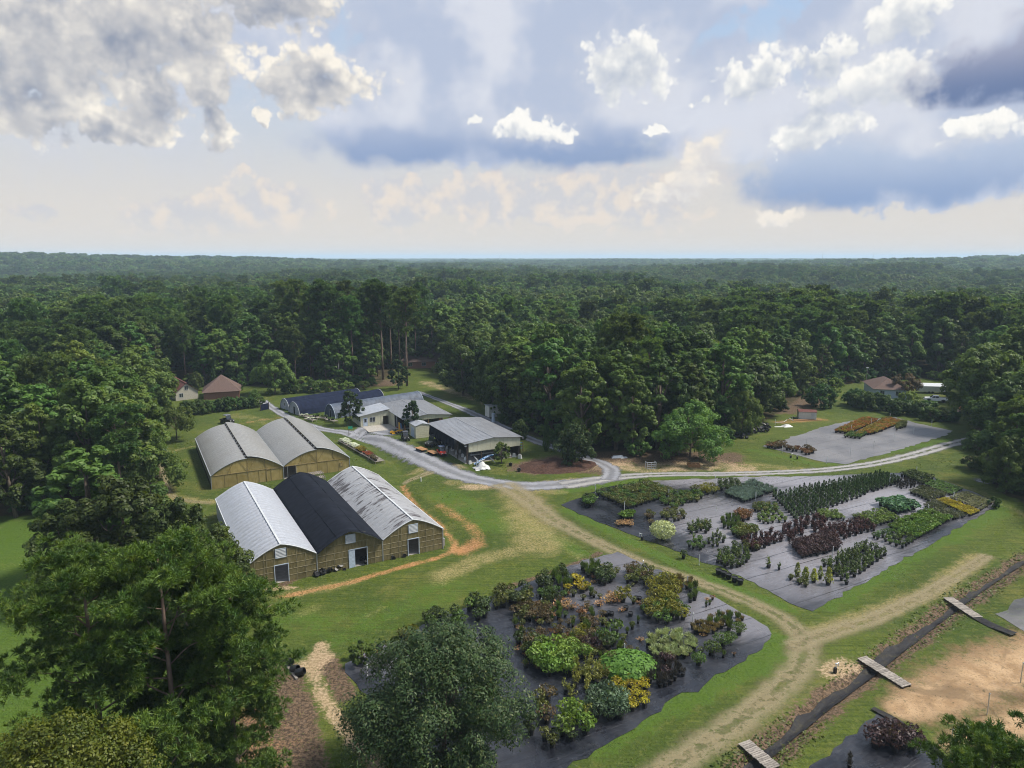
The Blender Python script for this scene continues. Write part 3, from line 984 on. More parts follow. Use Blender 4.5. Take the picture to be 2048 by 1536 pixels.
def bent(a, b, r, k=4, sag=0.08):
    a, b = np.array(a, float), np.array(b, float)
    L = np.linalg.norm(b - a)
    out = [a]
    for i in range(1, k):
        out.append(a + (b - a) * i / k + r.normal(size=3) * L * sag * 0.6 + np.array([0, 0, L * sag * math.sin(math.pi * i / k)]))
    return out + [b]


def broadleaf(seed, H, Rw, nlobe, nleaf, leaf, base=0.15, peak=0.55, sub=9, top=1.0, aspect=0.6, droop=0.0, hollow=0.12):
    """crown and limbs of a broad-leaved tree; Rw is the crown radius, base the bare fraction of its height"""
    r = np.random.default_rng(seed)
    z0, z1 = H * base, H
    cen, rad = [], []
    for i in range(nlobe):
        s = (i + 0.5) / nlobe
        z = s ** 0.85
        prof = math.sin(math.pi * min(1, max(0.02, (z ** (math.log(0.5) / math.log(peak)))))) ** 0.6
        a = i * 2.399963 + r.normal() * 0.5
        q = Rw * prof * (0.38 + 0.42 * math.sqrt(r.random()))
        lr = Rw * r.uniform(0.24, 0.42) * (0.62 + 0.38 * prof)
        cen.append((q * math.cos(a), q * math.sin(a), z0 + (z1 - z0) * (0.06 + 0.86 * z) - lr * 0.3 * z * top))
        rad.append(lr)
    cen, rad = np.array(cen), np.array(rad)
    share = rad ** 2 / np.sum(rad ** 2)
    pts, nrm = [], []
    for i in range(nlobe):
        n = int(nleaf * share[i])
        m = max(3, sub)
        d = rand_dirs(r, m, 0.25)
        sc = cen[i] + d * (rad[i] * r.uniform(0.55, 0.95, m))[:, None] * np.array([1, 1, 0.8])
        sr = rad[i] * r.uniform(0.26, 0.46, m)
        k = r.integers(0, m, n)
        dd = rand_dirs(r, n, 0.30)
        p = sc[k] + dd * (sr[k] * (1 - hollow * r.random(n) ** 2 * 4))[:, None]
        p[:, 2] -= droop * np.maximum(0, np.hypot(p[:, 0], p[:, 1]) / Rw - 0.4) ** 2 * H * 0.2
        pts.append(p)
        nrm.append(dd * 0.8 + d[k] * 0.5 + np.array([0, 0, 0.25]))
    pts, nrm = np.concatenate(pts), np.concatenate(nrm)
    keep = pts[:, 2] > 0.25
    pts, nrm = pts[keep], nrm[keep]
    al = r.normal(size=pts.shape)
    al[:, 2] -= droop * 1.5
    crown = leaves(pts, nrm, leaf, r, aspect, 0.42, al)
    tr = max(0.12, H * 0.017)
    zt = H * 0.72
    lean = r.normal(size=2) * H * 0.02
    trunk = [(0, 0, -0.3), (lean[0] * .3, lean[1] * .3, zt * .33), (lean[0] * .7, lean[1] * .7, zt * .66), (lean[0], lean[1], zt)]
    paths = [(trunk, tr, tr * 0.35, 8)]
    for i in r.permutation(nlobe)[:14]:
        zz = min(zt * 0.95, max(z0 * 0.9, cen[i][2] * 0.55))
        paths.append((bent((lean[0] * zz / zt, lean[1] * zz / zt, zz), cen[i], r), tr * 0.42, tr * 0.1, 5))
    return crown, paths


def pine(seed, H, Rw, bare=0.45, ntuft=420, blades=14, blade=0.55, dense=1.0, bunch=7, ball=0.6):
    """southern yellow pine: straight trunk, irregular crown of needle tufts on rising limbs"""
    r = np.random.default_rng(seed)
    paths = []
    tr = H * 0.0115
    lean = r.normal(size=2) * H * 0.012
    ax = lambda z: np.array([lean[0] * (z / H) ** 2, lean[1] * (z / H) ** 2, z])
    paths.append(([ax(-0.3), ax(H * .3), ax(H * .6), ax(H * .85), ax(H * .985)], tr, tr * 0.18, 8))
    tips, cens = [], []
    nb = 34
    for i in range(nb):
        s = (i + r.random()) / nb
        z = H * (bare + (0.97 - bare) * s)
        L = Rw * math.sqrt(max(0.08, 1 - ((s - 0.42) / 0.62) ** 2)) * r.uniform(0.6, 1.1)
        a = i * 2.399963 + r.normal() * 0.4
        rise = r.uniform(0.05, 0.5) + 0.35 * s
        e = ax(z) + np.array([math.cos(a) * L, math.sin(a) * L, L * rise])
        p = bent(ax(z), e, r, 4, 0.06)
        paths.append((p, tr * 0.34 * (1 - 0.5 * s), tr * 0.07, 4))
        k = max(3, int(ntuft / nb * (0.5 + L / Rw)))
        m = max(2, k // bunch)
        for g in range(m):                                   # needles gather in round bunches along the outer limb
            q = r.uniform(0.42, 1.04)
            ii = min(len(p) - 2, int(q * (len(p) - 1)))
            f = q * (len(p) - 1) - ii
            c = p[ii] * (1 - f) + p[ii + 1] * f + r.normal(size=3) * np.array([0.20, 0.20, 0.10]) * L * (0.4 + q * 0.6) + np.array([0, 0, 0.2])
            for j in range(max(1, k // m)):
                tips.append(c + rand_dirs(r, 1, 0.25)[0] * ball * np.array([1, 1, 0.75]) * r.uniform(.55, 1.0))
                cens.append(c - np.array([0, 0, ball * 0.5]))
    for j in range(max(6, ntuft // 40)):
        tips.append(ax(H * r.uniform(.93, 1.0)) + r.normal(size=3) * Rw * 0.1)
        cens.append(tips[-1] - np.array([0, 0, 0.4]))
    tips = np.array(tips)
    nt = len(tips)
    d = unit(rand_dirs(r, nt * blades, 0.2) + 0.9 * np.repeat(unit(tips - np.array(cens)), blades, 0))
    c = np.repeat(tips, blades, 0)
    sz = np.repeat(r.uniform(0.75, 1.25, nt), blades) * blade
    pts = c + d * (sz * 0.5)[:, None]
    side = unit(r.normal(size=d.shape))
    crown = leaves(pts, np.cross(d, side), blade, r, 0.20 * dense, 0.1, d)
    return crown, paths


def conifer(seed, H, Rw, n, leaf):
    """dense evergreen cone or hedge plant"""
    r = np.random.default_rng(seed)
    s = r.random(n) ** 0.8
    lump = 0.82 + 0.25 * np.sin(s * 40 + seed) * 0.3
    a = r.uniform(0, 2 * math.pi, n)
    prof = Rw * (1 - s) ** 0.55 * (0.35 + 0.65 * np.minimum(1, s * 6)) * lump * (1 + 0.16 * np.sin(a * 5 + s * 9) + 0.1 * np.sin(a * 11 + seed))
    q = prof * (0.72 + 0.33 * r.random(n) ** 0.5)
    p = np.stack([q * np.cos(a), q * np.sin(a), 0.15 + s * (H - 0.15)], 1)
    nr = unit(np.stack([np.cos(a), np.sin(a), 0.5 + 0 * a], 1))
    crown = leaves(p, nr, leaf, r, 0.5, 0.7)
    paths = [([(0, 0, -0.2), (0, 0, H * 0.5), (0, 0, H * 0.9)], max(0.06, H * 0.014), 0.02, 6)]
    for k in range(6):
        z = H * (0.2 + 0.1 * k)
        paths.append((bent((0, 0, z), (Rw * .5 * math.cos(k * 2.4), Rw * .5 * math.sin(k * 2.4), z + Rw * .3), r), 0.04, 0.015, 4))
    return crown, paths


BARK = paint('grey_bark', (0.13, 0.105, 0.085), 0.9, 0.4, 4.0, spec=0.1, bump=0.6, stretch=(1, 1, 0.2))
PINEBARK = paint('pine_bark', (0.17, 0.125, 0.10), 0.9, 0.4, 3.0, spec=0.1, bump=0.6, stretch=(1, 1, 0.25))
L_OAK = leaf_mat('oak_leaves', (0.045, 0.086, 0.020), (0.089, 0.144, 0.031), (0.130, 0.177, 0.043), 0.3, hue=0.025, rand=0.4, trans=0.42)
L_TALL = leaf_mat('sweetgum_leaves', (0.055, 0.110, 0.024), (0.104, 0.177, 0.035), (0.150, 0.211, 0.050), 0.3, hue=0.025, rand=0.4, trans=0.42)
L_BRIGHT = leaf_mat('poplar_leaves', (0.080, 0.140, 0.024), (0.140, 0.195, 0.036), (0.185, 0.225, 0.055), 0.45, hue=0.015, trans=0.42)
L_PINE = leaf_mat('pine_needles', (0.045, 0.090, 0.026), (0.083, 0.141, 0.035), (0.124, 0.179, 0.050), 0.35, hue=0.025, rand=0.4, trans=0.42)
L_MAG = leaf_mat('magnolia_leaves', (0.018, 0.038, 0.013), (0.038, 0.066, 0.020), (0.095, 0.085, 0.032), 0.7, gloss=0.12, rough=0.5, trans=0.12)
L_HEDGE = leaf_mat('hedge_leaves', (0.030, 0.070, 0.018), (0.062, 0.122, 0.025), (0.103, 0.152, 0.035), 0.7, trans=0.42)
L_RED = leaf_mat('bronze_leaves', (0.060, 0.055, 0.026), (0.115, 0.085, 0.038), (0.14, 0.10, 0.05), 0.6, trans=0.42)
L_CHEST = leaf_mat('chestnut_leaves', (0.022, 0.048, 0.018), (0.048, 0.084, 0.028), (0.150, 0.165, 0.060), 0.8, gloss=0.2, rough=0.5, trans=0.22, hue=0.0, rand=0.0)
L_NPINE = leaf_mat('young_pine_needles', (0.036, 0.080, 0.017), (0.088, 0.150, 0.025), (0.185, 0.245, 0.045), 0.4, hue=0.0, rand=0.1, trans=0.3)
L_LIME = leaf_mat('yellow_green_leaves', (0.060, 0.092, 0.014), (0.125, 0.150, 0.022), (0.215, 0.215, 0.036), 0.8, hue=0.0, rand=0.1, trans=0.42)

KINDS = {}


def kind(name, made, leafm, barkm, H):
    crown, paths = made
    KINDS[name] = dict(crown=make_mesh(name + '_crown', *crown), trunk=limb_mesh(name + '_trunk', paths), H=H)
    KINDS[name]['crown'].materials.append(leafm)
    KINDS[name]['trunk'].materials.append(barkm)


for i, sd in enumerate((11, 12, 13)):
    kind(f'oak{i}', broadleaf(sd, 18, (7.2, 6.4, 6.8)[i], (26, 22, 30)[i], 17000, 0.50, 0.06, 0.48), L_OAK, BARK, 18)
    kind(f'gum{i}', broadleaf(sd + 10, 21, (4.6, 5.2, 4.2)[i], (26, 30, 24)[i], 15000, 0.50, 0.05, 0.42, top=0.4), L_TALL, BARK, 21)
    kind(f'pine{i}', pine(sd + 20, 24, (4.2, 4.8, 3.8)[i], (.42, .36, .5)[i], 620, 15, 0.80, 1.6), L_PINE, PINEBARK, 24)
kind('grove0', pine(41, 30, 4.6, .56, 560, 15, 0.85, 1.6), L_PINE, PINEBARK, 30)
kind('grove1', pine(42, 30, 5.0, .50, 620, 15, 0.85, 1.6), L_PINE, PINEBARK, 30)
kind('poplar0', broadleaf(51, 22, 4.2, 26, 15000, 0.44, 0.08, 0.42, top=0.2), L_BRIGHT, BARK, 22)
kind('poplar1', broadleaf(52, 14, 6.0, 24, 17000, 0.40, 0.10, 0.5), L_BRIGHT, BARK, 14)
kind('round0', broadleaf(55, 12, 7.2, 28, 20000, 0.38, 0.03, 0.36), L_TALL, BARK, 12)
kind('weep0', broadleaf(57, 14, 6.4, 26, 20000, 0.42, 0.05, 0.5, droop=1.0), L_TALL, BARK, 14)
kind('magnolia0', broadleaf(61, 8.5, 2.9, 18, 7000, 0.34, 0.10, 0.38, top=0.2, hollow=0.2), L_MAG, BARK, 8.5)
kind('magnolia1', broadleaf(62, 8.2, 4.4, 22, 11000, 0.34, 0.03, 0.38, top=0.2), L_MAG, BARK, 8.2)
kind('cedar0', conifer(71, 10, 2.2, 7000, 0.36), L_HEDGE, BARK, 10)
kind('hedge0', broadleaf(73, 4.6, 3.4, 18, 8000, 0.30, 0.0, 0.4), L_HEDGE, BARK, 4.6)
kind('hedge1', broadleaf(74, 4.2, 3.2, 16, 8000, 0.30, 0.0, 0.4), L_HEDGE, BARK, 4.2)
kind('bronze0', broadleaf(76, 7, 4.4, 16, 8000, 0.34, 0.2, 0.5), L_RED, BARK, 7)
kind('apple0', broadleaf(77, 7.6, 4.9, 16, 9500, 0.32, 0.32, 0.5), L_BRIGHT, BARK, 7.6)
kind('sapling0', broadleaf(78, 4.5, 1.9, 12, 3500, 0.25, 0.1, 0.45), L_BRIGHT, BARK, 4.5)
kind('bush0', broadleaf(79, 3.0, 2.2, 12, 4000, 0.26, 0.0, 0.45), L_TALL, BARK, 3.0)


def tree(name, kinds, x, y, h, label, cat='tree', group=None, wide=1.0, rz=None):
    k = KINDS[kinds]
    t = thing(name, label, cat, (x, y, float(terrain(x, y)) - 0.05), RNG.uniform(0, 6.28) if rz is None else rz, group)
    s = h / k['H']
    t.scale = (s * wide, s * wide, s)
    link('trunk', k['trunk'], None, t)
    link('crown', k['crown'], None, t)
    return t


def tree_top(name, kinds, u, v, h, label, **kw):
    p = P(u, v, h)
    return tree(name, kinds, p[0], p[1], h, label, **kw)


# single trees that can be picked out
tree_top('maple_tree', 'weep0', 545, 696, 13.8, 'big rounded bright green tree beside the drive and the black hoop houses', wide=.95)
tree_top('fruit_tree', 'apple0', 348, 812, 7.8, 'low spreading light green tree on the grass left of the parked cart')
tree_top('magnolia_tree', 'magnolia0', 697, 779, 8.8, 'cone shaped dark magnolia in front of the grey hoop house', wide=1.0)
tree_top('magnolia_tree', 'magnolia0', 826, 798, 8.0, 'narrow open magnolia between the cream office and the barn', wide=.85)
tree_top('magnolia_tree', 'magnolia1', 1150, 848, 8.2, 'wide dark magnolia with white blooms beside the mulch heap')
tree_top('magnolia_tree', 'magnolia0', 795, 716, 9.8, 'very dark dense magnolia at the edge of the pine grove', wide=1.05)
tree_top('rounded_tree', 'round0', 1385, 800, 12.2, 'broad rounded yellow green tree beside the gravel road fork', wide=1.08)
tree_top('cypress_tree', 'cedar0', 1093, 828, 8.0, 'slim pale green conifer behind the barn lane', wide=.55)
tree_top('shade_tree', 'round0', 1490, 778, 10.5, 'low leafy tree left of the black pot dump, above the lawn', wide=.75)
tree_top('shade_tree', 'round0', 1425, 770, 11.0, 'leafy tree just behind the broad rounded roadside tree', wide=.7)
tree_top('small_tree', 'sapling0', 1003, 882, 4.6, 'small loose green tree before the gable end of the barn', wide=1.0)
tree_top('bronze_tree', 'bronze0', 1812, 746, 7.2, 'bronze tinted tree between the brown roofed house and the white trailer')
tree_top('shrub', 'bush0', 1820, 782, 4.0, 'reddish dark shrub at the corner of the right hand house')
tree_top('shrub', 'hedge1', 1860, 800, 3.2, 'dark shrub just below the white pickup', wide=1.1)
tree_top('evergreen_bush', 'hedge0', 1645, 766, 6.8, 'large dark evergreen bush left of the hedge gap', wide=.95)
tree_top('slender_tree', 'sapling0', 1672, 752, 6.0, 'light open tree above the dark evergreen bush')
tree_top('tall_tree', 'gum1', 1170, 716, 20.0, 'tall dense tree with drooping limbs left of the centre group', wide=1.25)
tree_top('tall_tree', 'gum0', 1237, 688, 22.5, 'tallest feathery tree of the centre group by the road fork', wide=1.35)
tree_top('tall_tree', 'gum2', 1322, 700, 21.0, 'tall dark tree right of the feathery centre tree', wide=1.45)
tree_top('tall_tree', 'gum1', 1272, 745, 17.0, 'lower leafy tree in front of the feathery centre tree', wide=1.1)
tree_top('tall_tree', 'oak1', 1375, 735, 17.0, 'dark leafy tree behind the broad rounded roadside tree', wide=.8)
tree_top('poplar_tree', 'gum1', 1035, 668, 21.5, 'bright topped tall tree behind the barn and the lane', wide=1.35)
tree_top('oak_tree', 'oak0', 925, 652, 20.5, 'spreading dark tree above the curve of the upper lane', wide=1.15)
tree_top('oak_tree', 'oak2', 985, 690, 18.0, 'leafy tree hanging over the grey container behind the lane', wide=.85)
tree_top('shrub', 'magnolia1', 1022, 806, 5.0, 'dark magnolia bush beside the grey container', wide=.9)
tree_top('shrub', 'hedge0', 1040, 838, 4.6, 'round dark bush on the lane verge behind the barn', wide=.7)
tree_top('shrub', 'bush0', 1275, 878, 3.4, 'thin grey green shrub on the bare soil by the road fork', wide=1.2)
tree_top('poplar_tree', 'poplar0', 150, 668, 23.5, 'tallest bright yellow green tree on the left edge of the wood', wide=1.05)
tree_top('poplar_tree', 'poplar0', 196, 706, 20.0, 'bright yellow green tree right of the tallest one on the left', wide=.8)
tree_top('poplar_tree', 'poplar0', 92, 694, 21.0, 'pale green tall tree left of the tallest yellow green one', wide=1.1)
tree_top('oak_tree', 'oak0', 262, 688, 20.5, 'large dark domed tree left of the white gabled house', wide=1.15)
tree_top('oak_tree', 'oak1', 28, 700, 18.5, 'dark tree at the left border above the big poplar', wide=1.0)
tree_top('oak_tree', 'gum1', 5, 822, 17.0, 'tall green tree at the left border over the lawn edge', wide=1.2)
tree_top('oak_tree', 'poplar1', 118, 784, 15.5, 'light green domed tree in the left woodland', wide=1.05)
tree_top('oak_tree', 'oak2', 82, 845, 13.0, 'dark spreading tree below the light green domed one', wide=1.1)
tree_top('oak_tree', 'round0', 290, 862, 11.0, 'rounded dark tree left of the worn path and greenhouse', wide=.95)
tree_top('oak_tree', 'poplar1', 215, 800, 10.0, 'small leafy tree in front of the dark domed oak', wide=.8)
tree_top('big_tree', 'gum0', 165, 880, 18.0, 'big green tree with upright top above the left lawn', wide=1.7)
tree_top('big_tree', 'oak1', 235, 935, 16.0, 'wide leafy tree right of the upright one above the left lawn', wide=1.1)
tree_top('big_tree', 'oak2', 130, 1000, 12.5, 'lower dark tree shading the left lawn', wide=1.1)
tree_top('dark_tree', 'oak0', 345, 990, 14.0, 'dark tree left of the near greenhouse, behind the big pine', wide=.95)
tree_top('dark_tree', 'oak2', 425, 1045, 11.5, 'dark tree covering the left corner of the near greenhouse', wide=.95)
tree_top('right_tree', 'oak1', 1985, 676, 22.0, 'massive dark tree at the right border beyond the road', wide=1.15)
tree_top('right_tree', 'gum2', 2048, 640, 25.0, 'tall tree at the right border behind the massive one', wide=1.3)
tree_top('right_tree', 'pine1', 2040, 800, 15.0, 'dark pine at the right border beside the ground cloth corner', wide=1.3)
tree_top('right_tree', 'oak2', 2025, 868, 10.5, 'low dark tree over the end of the gravel road', wide=.9)
tree_top('right_tree', 'hedge1', 1962, 862, 4.4, 'pale green low tree where the gravel road leaves the picture', wide=1.2)
tree_top('shrub', 'bush0', 1992, 993, 1.9, 'bright green shrub at the right tip of the big ground cloth', wide=.8)
tree_top('shrub', 'bush0', 722, 1283, 2.3, 'dark green bush at the left corner of the near ground cloth', wide=.9)
for (u, v, h, kd, lb) in ((322, 778, 7.0, 'oak1', 'dark tree left of the white gabled house'), (300, 800, 6.0, 'round0', 'low tree before the white gabled house'), (392, 742, 6.0, 'oak2', 'dark tree between the two houses on the left'), (425, 735, 7.0, 'cedar0', 'blue green conifer behind the pyramid roof'),
                          (482, 742, 6.0, 'gum1', 'leafy tree right of the pyramid roof'), (372, 800, 4.0, 'hedge0', 'dark shrub under the white gable'), (508, 778, 3.0, 'round0', 'small leafy tree at the drive end')):
    tree_top('garden_tree', kd, u, v, h, lb)
# clipped evergreen hedge in front of the right hand house
for i in range(10):
    s = i / 9
    p = P(1708 + 195 * s, 812 + 34 * s + 3 * math.sin(i * 2))
    tree('hedge_bush', ('hedge0', 'hedge1')[i % 2], p[0], p[1], 4.9 - 1.8 * s + RNG.uniform(-.3, .3), 'dense evergreen bush in the long hedge before the brown roofed house', 'hedge', 'hedge bushes on the right', 1.05)
for i in range(9):
    s = i / 8
    p = P(395 + 120 * s, 828 - 14 * s)
    tree('garden_shrub', ('hedge0', 'hedge1', 'bush0')[i % 3], p[0], p[1], 3.4 + RNG.uniform(-.4, .6), 'dark shrub in the border below the hip roofed house', 'shrub', 'shrubs below the hip roofed house', .9)
for i in range(11):
    s = i / 10
    p = P(578 + 165 * s, 787 - 12 * s + 4 * math.sin(i * 3))
    tree('garden_shrub', ('hedge1', 'bush0')[i % 2], p[0], p[1], 3.2 + RNG.uniform(-.4, .9), 'green shrub in the row behind the black hoop houses', 'shrub', 'shrubs behind the hoop houses', 1.0)
# the tall pine grove
GROVE = [(640, 762), (657, 764), (666, 762), (623, 764), (707, 764), (736, 759), (766, 759), (783, 745), (814, 772), (690, 752), (720, 748), (750, 746), (675, 745), (605, 752), (588, 748),
         (640, 742), (700, 738), (735, 738), (770, 735), (618, 738), (660, 733), (800, 738), (575, 738), (832, 735), (600, 730), (845, 722)]
for i, (u, v) in enumerate(GROVE):
    p = P(u, v)
    tree('grove_pine', ('grove0', 'grove1')[i % 2], p[0], p[1], 30.5 + RNG.uniform(-4.0, 1.2), 'tall bare trunked pine in the grove behind the hoop houses', 'pine', 'pine grove behind the hoop houses', RNG.uniform(.95, 1.2))


# ---- the woods all round: a jittered planting; the 220 nearest become trees of their own, the rest one forest
def plant_woods():
    r = np.random.default_rng(99)
    out = []

    def band(r0, r1, sp, hmin, hmax, half):
        ymax = r1
        xs = np.arange(-r1 * math.sin(half) - sp, r1 * math.sin(half) + sp, sp)
        ys = np.arange(30, ymax, sp)
        X, Y = np.meshgrid(xs, ys)
        X = X + r.uniform(-.42, .42, X.shape) * sp
        Y = Y + r.uniform(-.42, .42, Y.shape) * sp
        d = np.hypot(X, Y)
        k = (d >= r0) & (d < r1) & (np.abs(np.arctan2(X, Y)) < half)
        X, Y = X[k], Y[k]
        h = r.uniform(hmin, hmax, X.shape)
        return X, Y, h
    X, Y, h = band(60, 620, 6.6, 15.5, 22.5, R(44))
    sd = sdist(X, Y, CLEAR)
    k = sd > 2.0
    # keep out of the foreground left lawn and the space between the camera and the wood on either side
    k &= ~((Y < 95) & (np.abs(X) < 140))
    X, Y, h, sd = X[k], Y[k], h[k], sd[k]
    h = h * np.clip(0.66 + sd / 22, 0.66, 1.0) * (0.76 + 0.30 * vnoise(X, Y, 45, 11)) * r.uniform(.86, 1.08, X.shape)
    X2, Y2, h2 = band(620, 1500, 8.5, 15, 23, R(42))
    h2 = h2 * (0.72 + 0.45 * vnoise(X2, Y2, 70, 11))
    X3, Y3, h3 = band(1500, 3600, 13.5, 17, 24, R(41))
    X4, Y4, h4 = band(3600, 11500, 42, 20, 27, R(40))
    return [(X, Y, h), (X2, Y2, h2), (X3, Y3, h3), (X4, Y4, h4)]


BANDS = plant_woods()


def stretch_of_wood(x, y):
    """which stretch of the wood edge a tree stands in, in words"""
    u = 1024 + FPX * x / (y * CP + CAMH * SP)
    for lim, words in ((130, 'at the far left above the lawn'), (330, 'on the left beyond the greenhouses'), (520, 'behind the two houses on the left'), (860, 'behind the pine grove and hoop houses'), (1060, 'behind the upper lane and barn'),
                       (1260, 'behind the wide magnolia'), (1460, 'behind the broad rounded roadside tree'), (1640, 'behind the pot dump and white shed'), (1800, 'left behind the brown roofed house'), (1930, 'behind the white pickup')):
        if u < lim:
            return words
    return 'at the far right beyond the road'



def species(X, Y, r):
    n = vnoise(X, Y, 75, 21) + r.uniform(-.35, .35, X.shape)
    if len(X) < 30000:
        n = np.where((sdist(X, Y, CLEAR) < 14) & (n > 0.7), n * 0.72, n)
    s = np.where(n < 0.42, 0, np.where(n < 0.80, 1, 2))
    return s


def build_forest():
    r = np.random.default_rng(5)
    # far stand-ins: same habit, fewer and larger leaf clumps
    src = []

    def add(nm, made, lm):
        crown, paths = made
        o = bpy.data.objects.new(nm, make_mesh(nm, *crown))
        o.data.materials.append(lm)
        src.append(o)

    def addfull(nm, kd):
        me = KINDS[kd]['crown']
        o = bpy.data.objects.new(nm, me)
        src.append(o)
    order = ['oak0', 'oak1', 'oak2', 'gum0', 'gum1', 'gum2', 'pine0', 'pine1', 'pine2']
    for i, kd in enumerate(order):
        addfull(f'forest_tree_{i:02d}', kd)
    for i in range(2):
        add(f'forest_tree_{9 + i:02d}', broadleaf(111 + i, 18, 6.6, 20, 2600, 1.05, 0.2, 0.55, sub=7), L_OAK)
    for i in range(2):
        add(f'forest_tree_{11 + i:02d}', broadleaf(121 + i, 21, 4.9, 20, 2300, 1.0, 0.2, 0.5, sub=7, top=.4), L_TALL)
    for i in range(2):
        add(f'forest_tree_{13 + i:02d}', pine(131 + i, 24, 4.6, .4, 230, 9, 1.5, 2.4), L_PINE)
    add('forest_tree_15', broadleaf(141, 18, 7.5, 14, 420, 2.4, 0.3, 0.55, sub=6), L_OAK)
    add('forest_tree_16', broadleaf(142, 20, 6.6, 14, 420, 2.3, 0.3, 0.5, sub=6), L_TALL)
    add('forest_tree_17', pine(143, 22, 6.0, .4, 60, 6, 3.6, 3.0), L_PINE)
    Hs = [18, 18, 18, 21, 21, 21, 24, 24, 24, 18, 18, 21, 21, 24, 24, 18, 20, 22]
    fc = bpy.data.collections.new('forest_stock')
    for o in src:
        fc.objects.link(o)
    X, Y, h = BANDS[0]
    sp = species(X, Y, r)
    var = r.integers(0, 3, X.shape)
    d = np.hypot(X, Y)
    sd = sdist(X, Y, CLEAR)
    az = np.degrees(np.arctan2(X, Y))
    seen = np.where((np.abs(az) < 37) & (sd < 14) & (Y > 95), d, 9999)
    pick = np.argsort(seen)[:215]
    own = np.zeros(len(X), bool)
    own[pick] = True
    own &= seen < 9999
    lab = [('oak_tree', 'round crowned tree', 'round crowned trees'),
           ('gum_tree', 'tall leafy tree', 'tall leafy trees'),
           ('pine_tree', 'tufted dark pine', 'pines')]
    for i in np.where(own)[0]:
        nm, lb, gp = lab[sp[i]]
        w_ = stretch_of_wood(X[i], Y[i])
        tree(nm, order[sp[i] * 3 + var[i]], X[i], Y[i], h[i] * (1.0, 1.1, 1.2)[sp[i]], lb + ' ' + w_, 'tree', gp + ' ' + w_, r.uniform(1.0, 1.4))
    rest = ~own
    pts, idx, scl = [], [], []
    x, y = X[rest], Y[rest]
    fd = d[rest]
    near = fd < 290
    ii = np.where(near, sp[rest] * 3 + var[rest], 9 + sp[rest] * 2 + var[rest] % 2)
    pts.append((x, y)); idx.append(ii); scl.append(h[rest] * np.array([1, 1.1, 1.2])[sp[rest]])
    X2, Y2, h2 = BANDS[1]
    s2 = species(X2, Y2, r)
    pts.append((X2, Y2)); idx.append(9 + s2 * 2 + r.integers(0, 2, s2.shape)); scl.append(h2 * np.array([1, 1.1, 1.15])[s2])
    for B, f in ((BANDS[2], 1.15), (BANDS[3], 2.4)):
        X3, Y3, h3 = B
        s3 = species(X3, Y3, r)
        pts.append((X3, Y3)); idx.append(15 + s3); scl.append(h3 * f)
    px = np.concatenate([p[0] for p in pts])
    py = np.concatenate([p[1] for p in pts])
    idx = np.concatenate(idx).astype(np.int32)
    hh = np.concatenate(scl)
    sc = hh / np.array(Hs)[idx]
    pz = terrain(px, py) - 0.1
    far = np.hypot(px, py) > 3600
    me = bpy.data.meshes.new('forest')
    n = len(px)
    me.vertices.add(n)
    me.vertices.foreach_set('co', np.stack([px, py, pz], 1).astype(np.float32).ravel())
    me.attributes.new('pick', 'INT', 'POINT').data.foreach_set('value', idx)
    wide = r.uniform(.95, 1.4, n) * np.where(far, 1.5, 1.0)
    tall = np.where(far, 1 / 2.4, 1.0)
    S3 = np.stack([sc * wide, sc * wide, sc * tall], 1).astype(np.float32)
    me.attributes.new('size', 'FLOAT_VECTOR', 'POINT').data.foreach_set('vector', S3.ravel())
    rot = np.zeros((n, 3), np.float32)
    rot[:, 2] = r.uniform(0, 6.283, n)
    me.attributes.new('turn', 'FLOAT_VECTOR', 'POINT').data.foreach_set('vector', rot.ravel())
    me.update()
    o = tag(link('forest', me), 'dark green mixed woodland rolling away to the horizon', 'forest', kind='stuff')
    ng = bpy.data.node_groups.new('forest_planting', 'GeometryNodeTree')
    ng.interface.new_socket('Geometry', in_out='INPUT', socket_type='NodeSocketGeometry')
    ng.interface.new_socket('Geometry', in_out='OUTPUT', socket_type='NodeSocketGeometry')
    nd, ln = ng.nodes, ng.links
    gi, go = nd.new('NodeGroupInput'), nd.new('NodeGroupOutput')
    ci = nd.new('GeometryNodeCollectionInfo')
    ci.inputs['Collection'].default_value = fc
    ci.inputs['Separate Children'].default_value = True
    ci.inputs['Reset Children'].default_value = True
    ip = nd.new('GeometryNodeInstanceOnPoints')
    ip.inputs['Pick Instance'].default_value = True

    def named(nm, ty):
        a = nd.new('GeometryNodeInputNamedAttribute')
        a.data_type = ty
        a.inputs['Name'].default_value = nm
        return a.outputs['Attribute']
    ln.new(gi.outputs[0], ip.inputs['Points'])
    ln.new(ci.outputs[0], ip.inputs['Instance'])
    ln.new(named('pick', 'INT'), ip.inputs['Instance Index'])
    ln.new(named('size', 'FLOAT_VECTOR'), ip.inputs['Scale'])
    e2r = nd.new('FunctionNodeEulerToRotation')
    ln.new(named('turn', 'FLOAT_VECTOR'), e2r.inputs[0])
    ln.new(e2r.outputs[0], ip.inputs['Rotation'])
    ln.new(ip.outputs[0], go.inputs[0])
    md = o.modifiers.new('planting', 'NODES')
    md.node_group = ng
    print('FOREST', n, 'own', own.sum())


build_forest()
lawn_tufts()


# ---- large trees close to the camera
def near_tree(name, crown, paths, leafm, barkm, x, y, label, cat='tree', rz=0.0):
    t = thing(name, label, cat, (x, y, 0), rz)
    link('trunk', limb_mesh(name + '_trunk', paths), barkm, t)
    link('crown', make_mesh(name + '_crown', *crown), leafm, t)
    return t


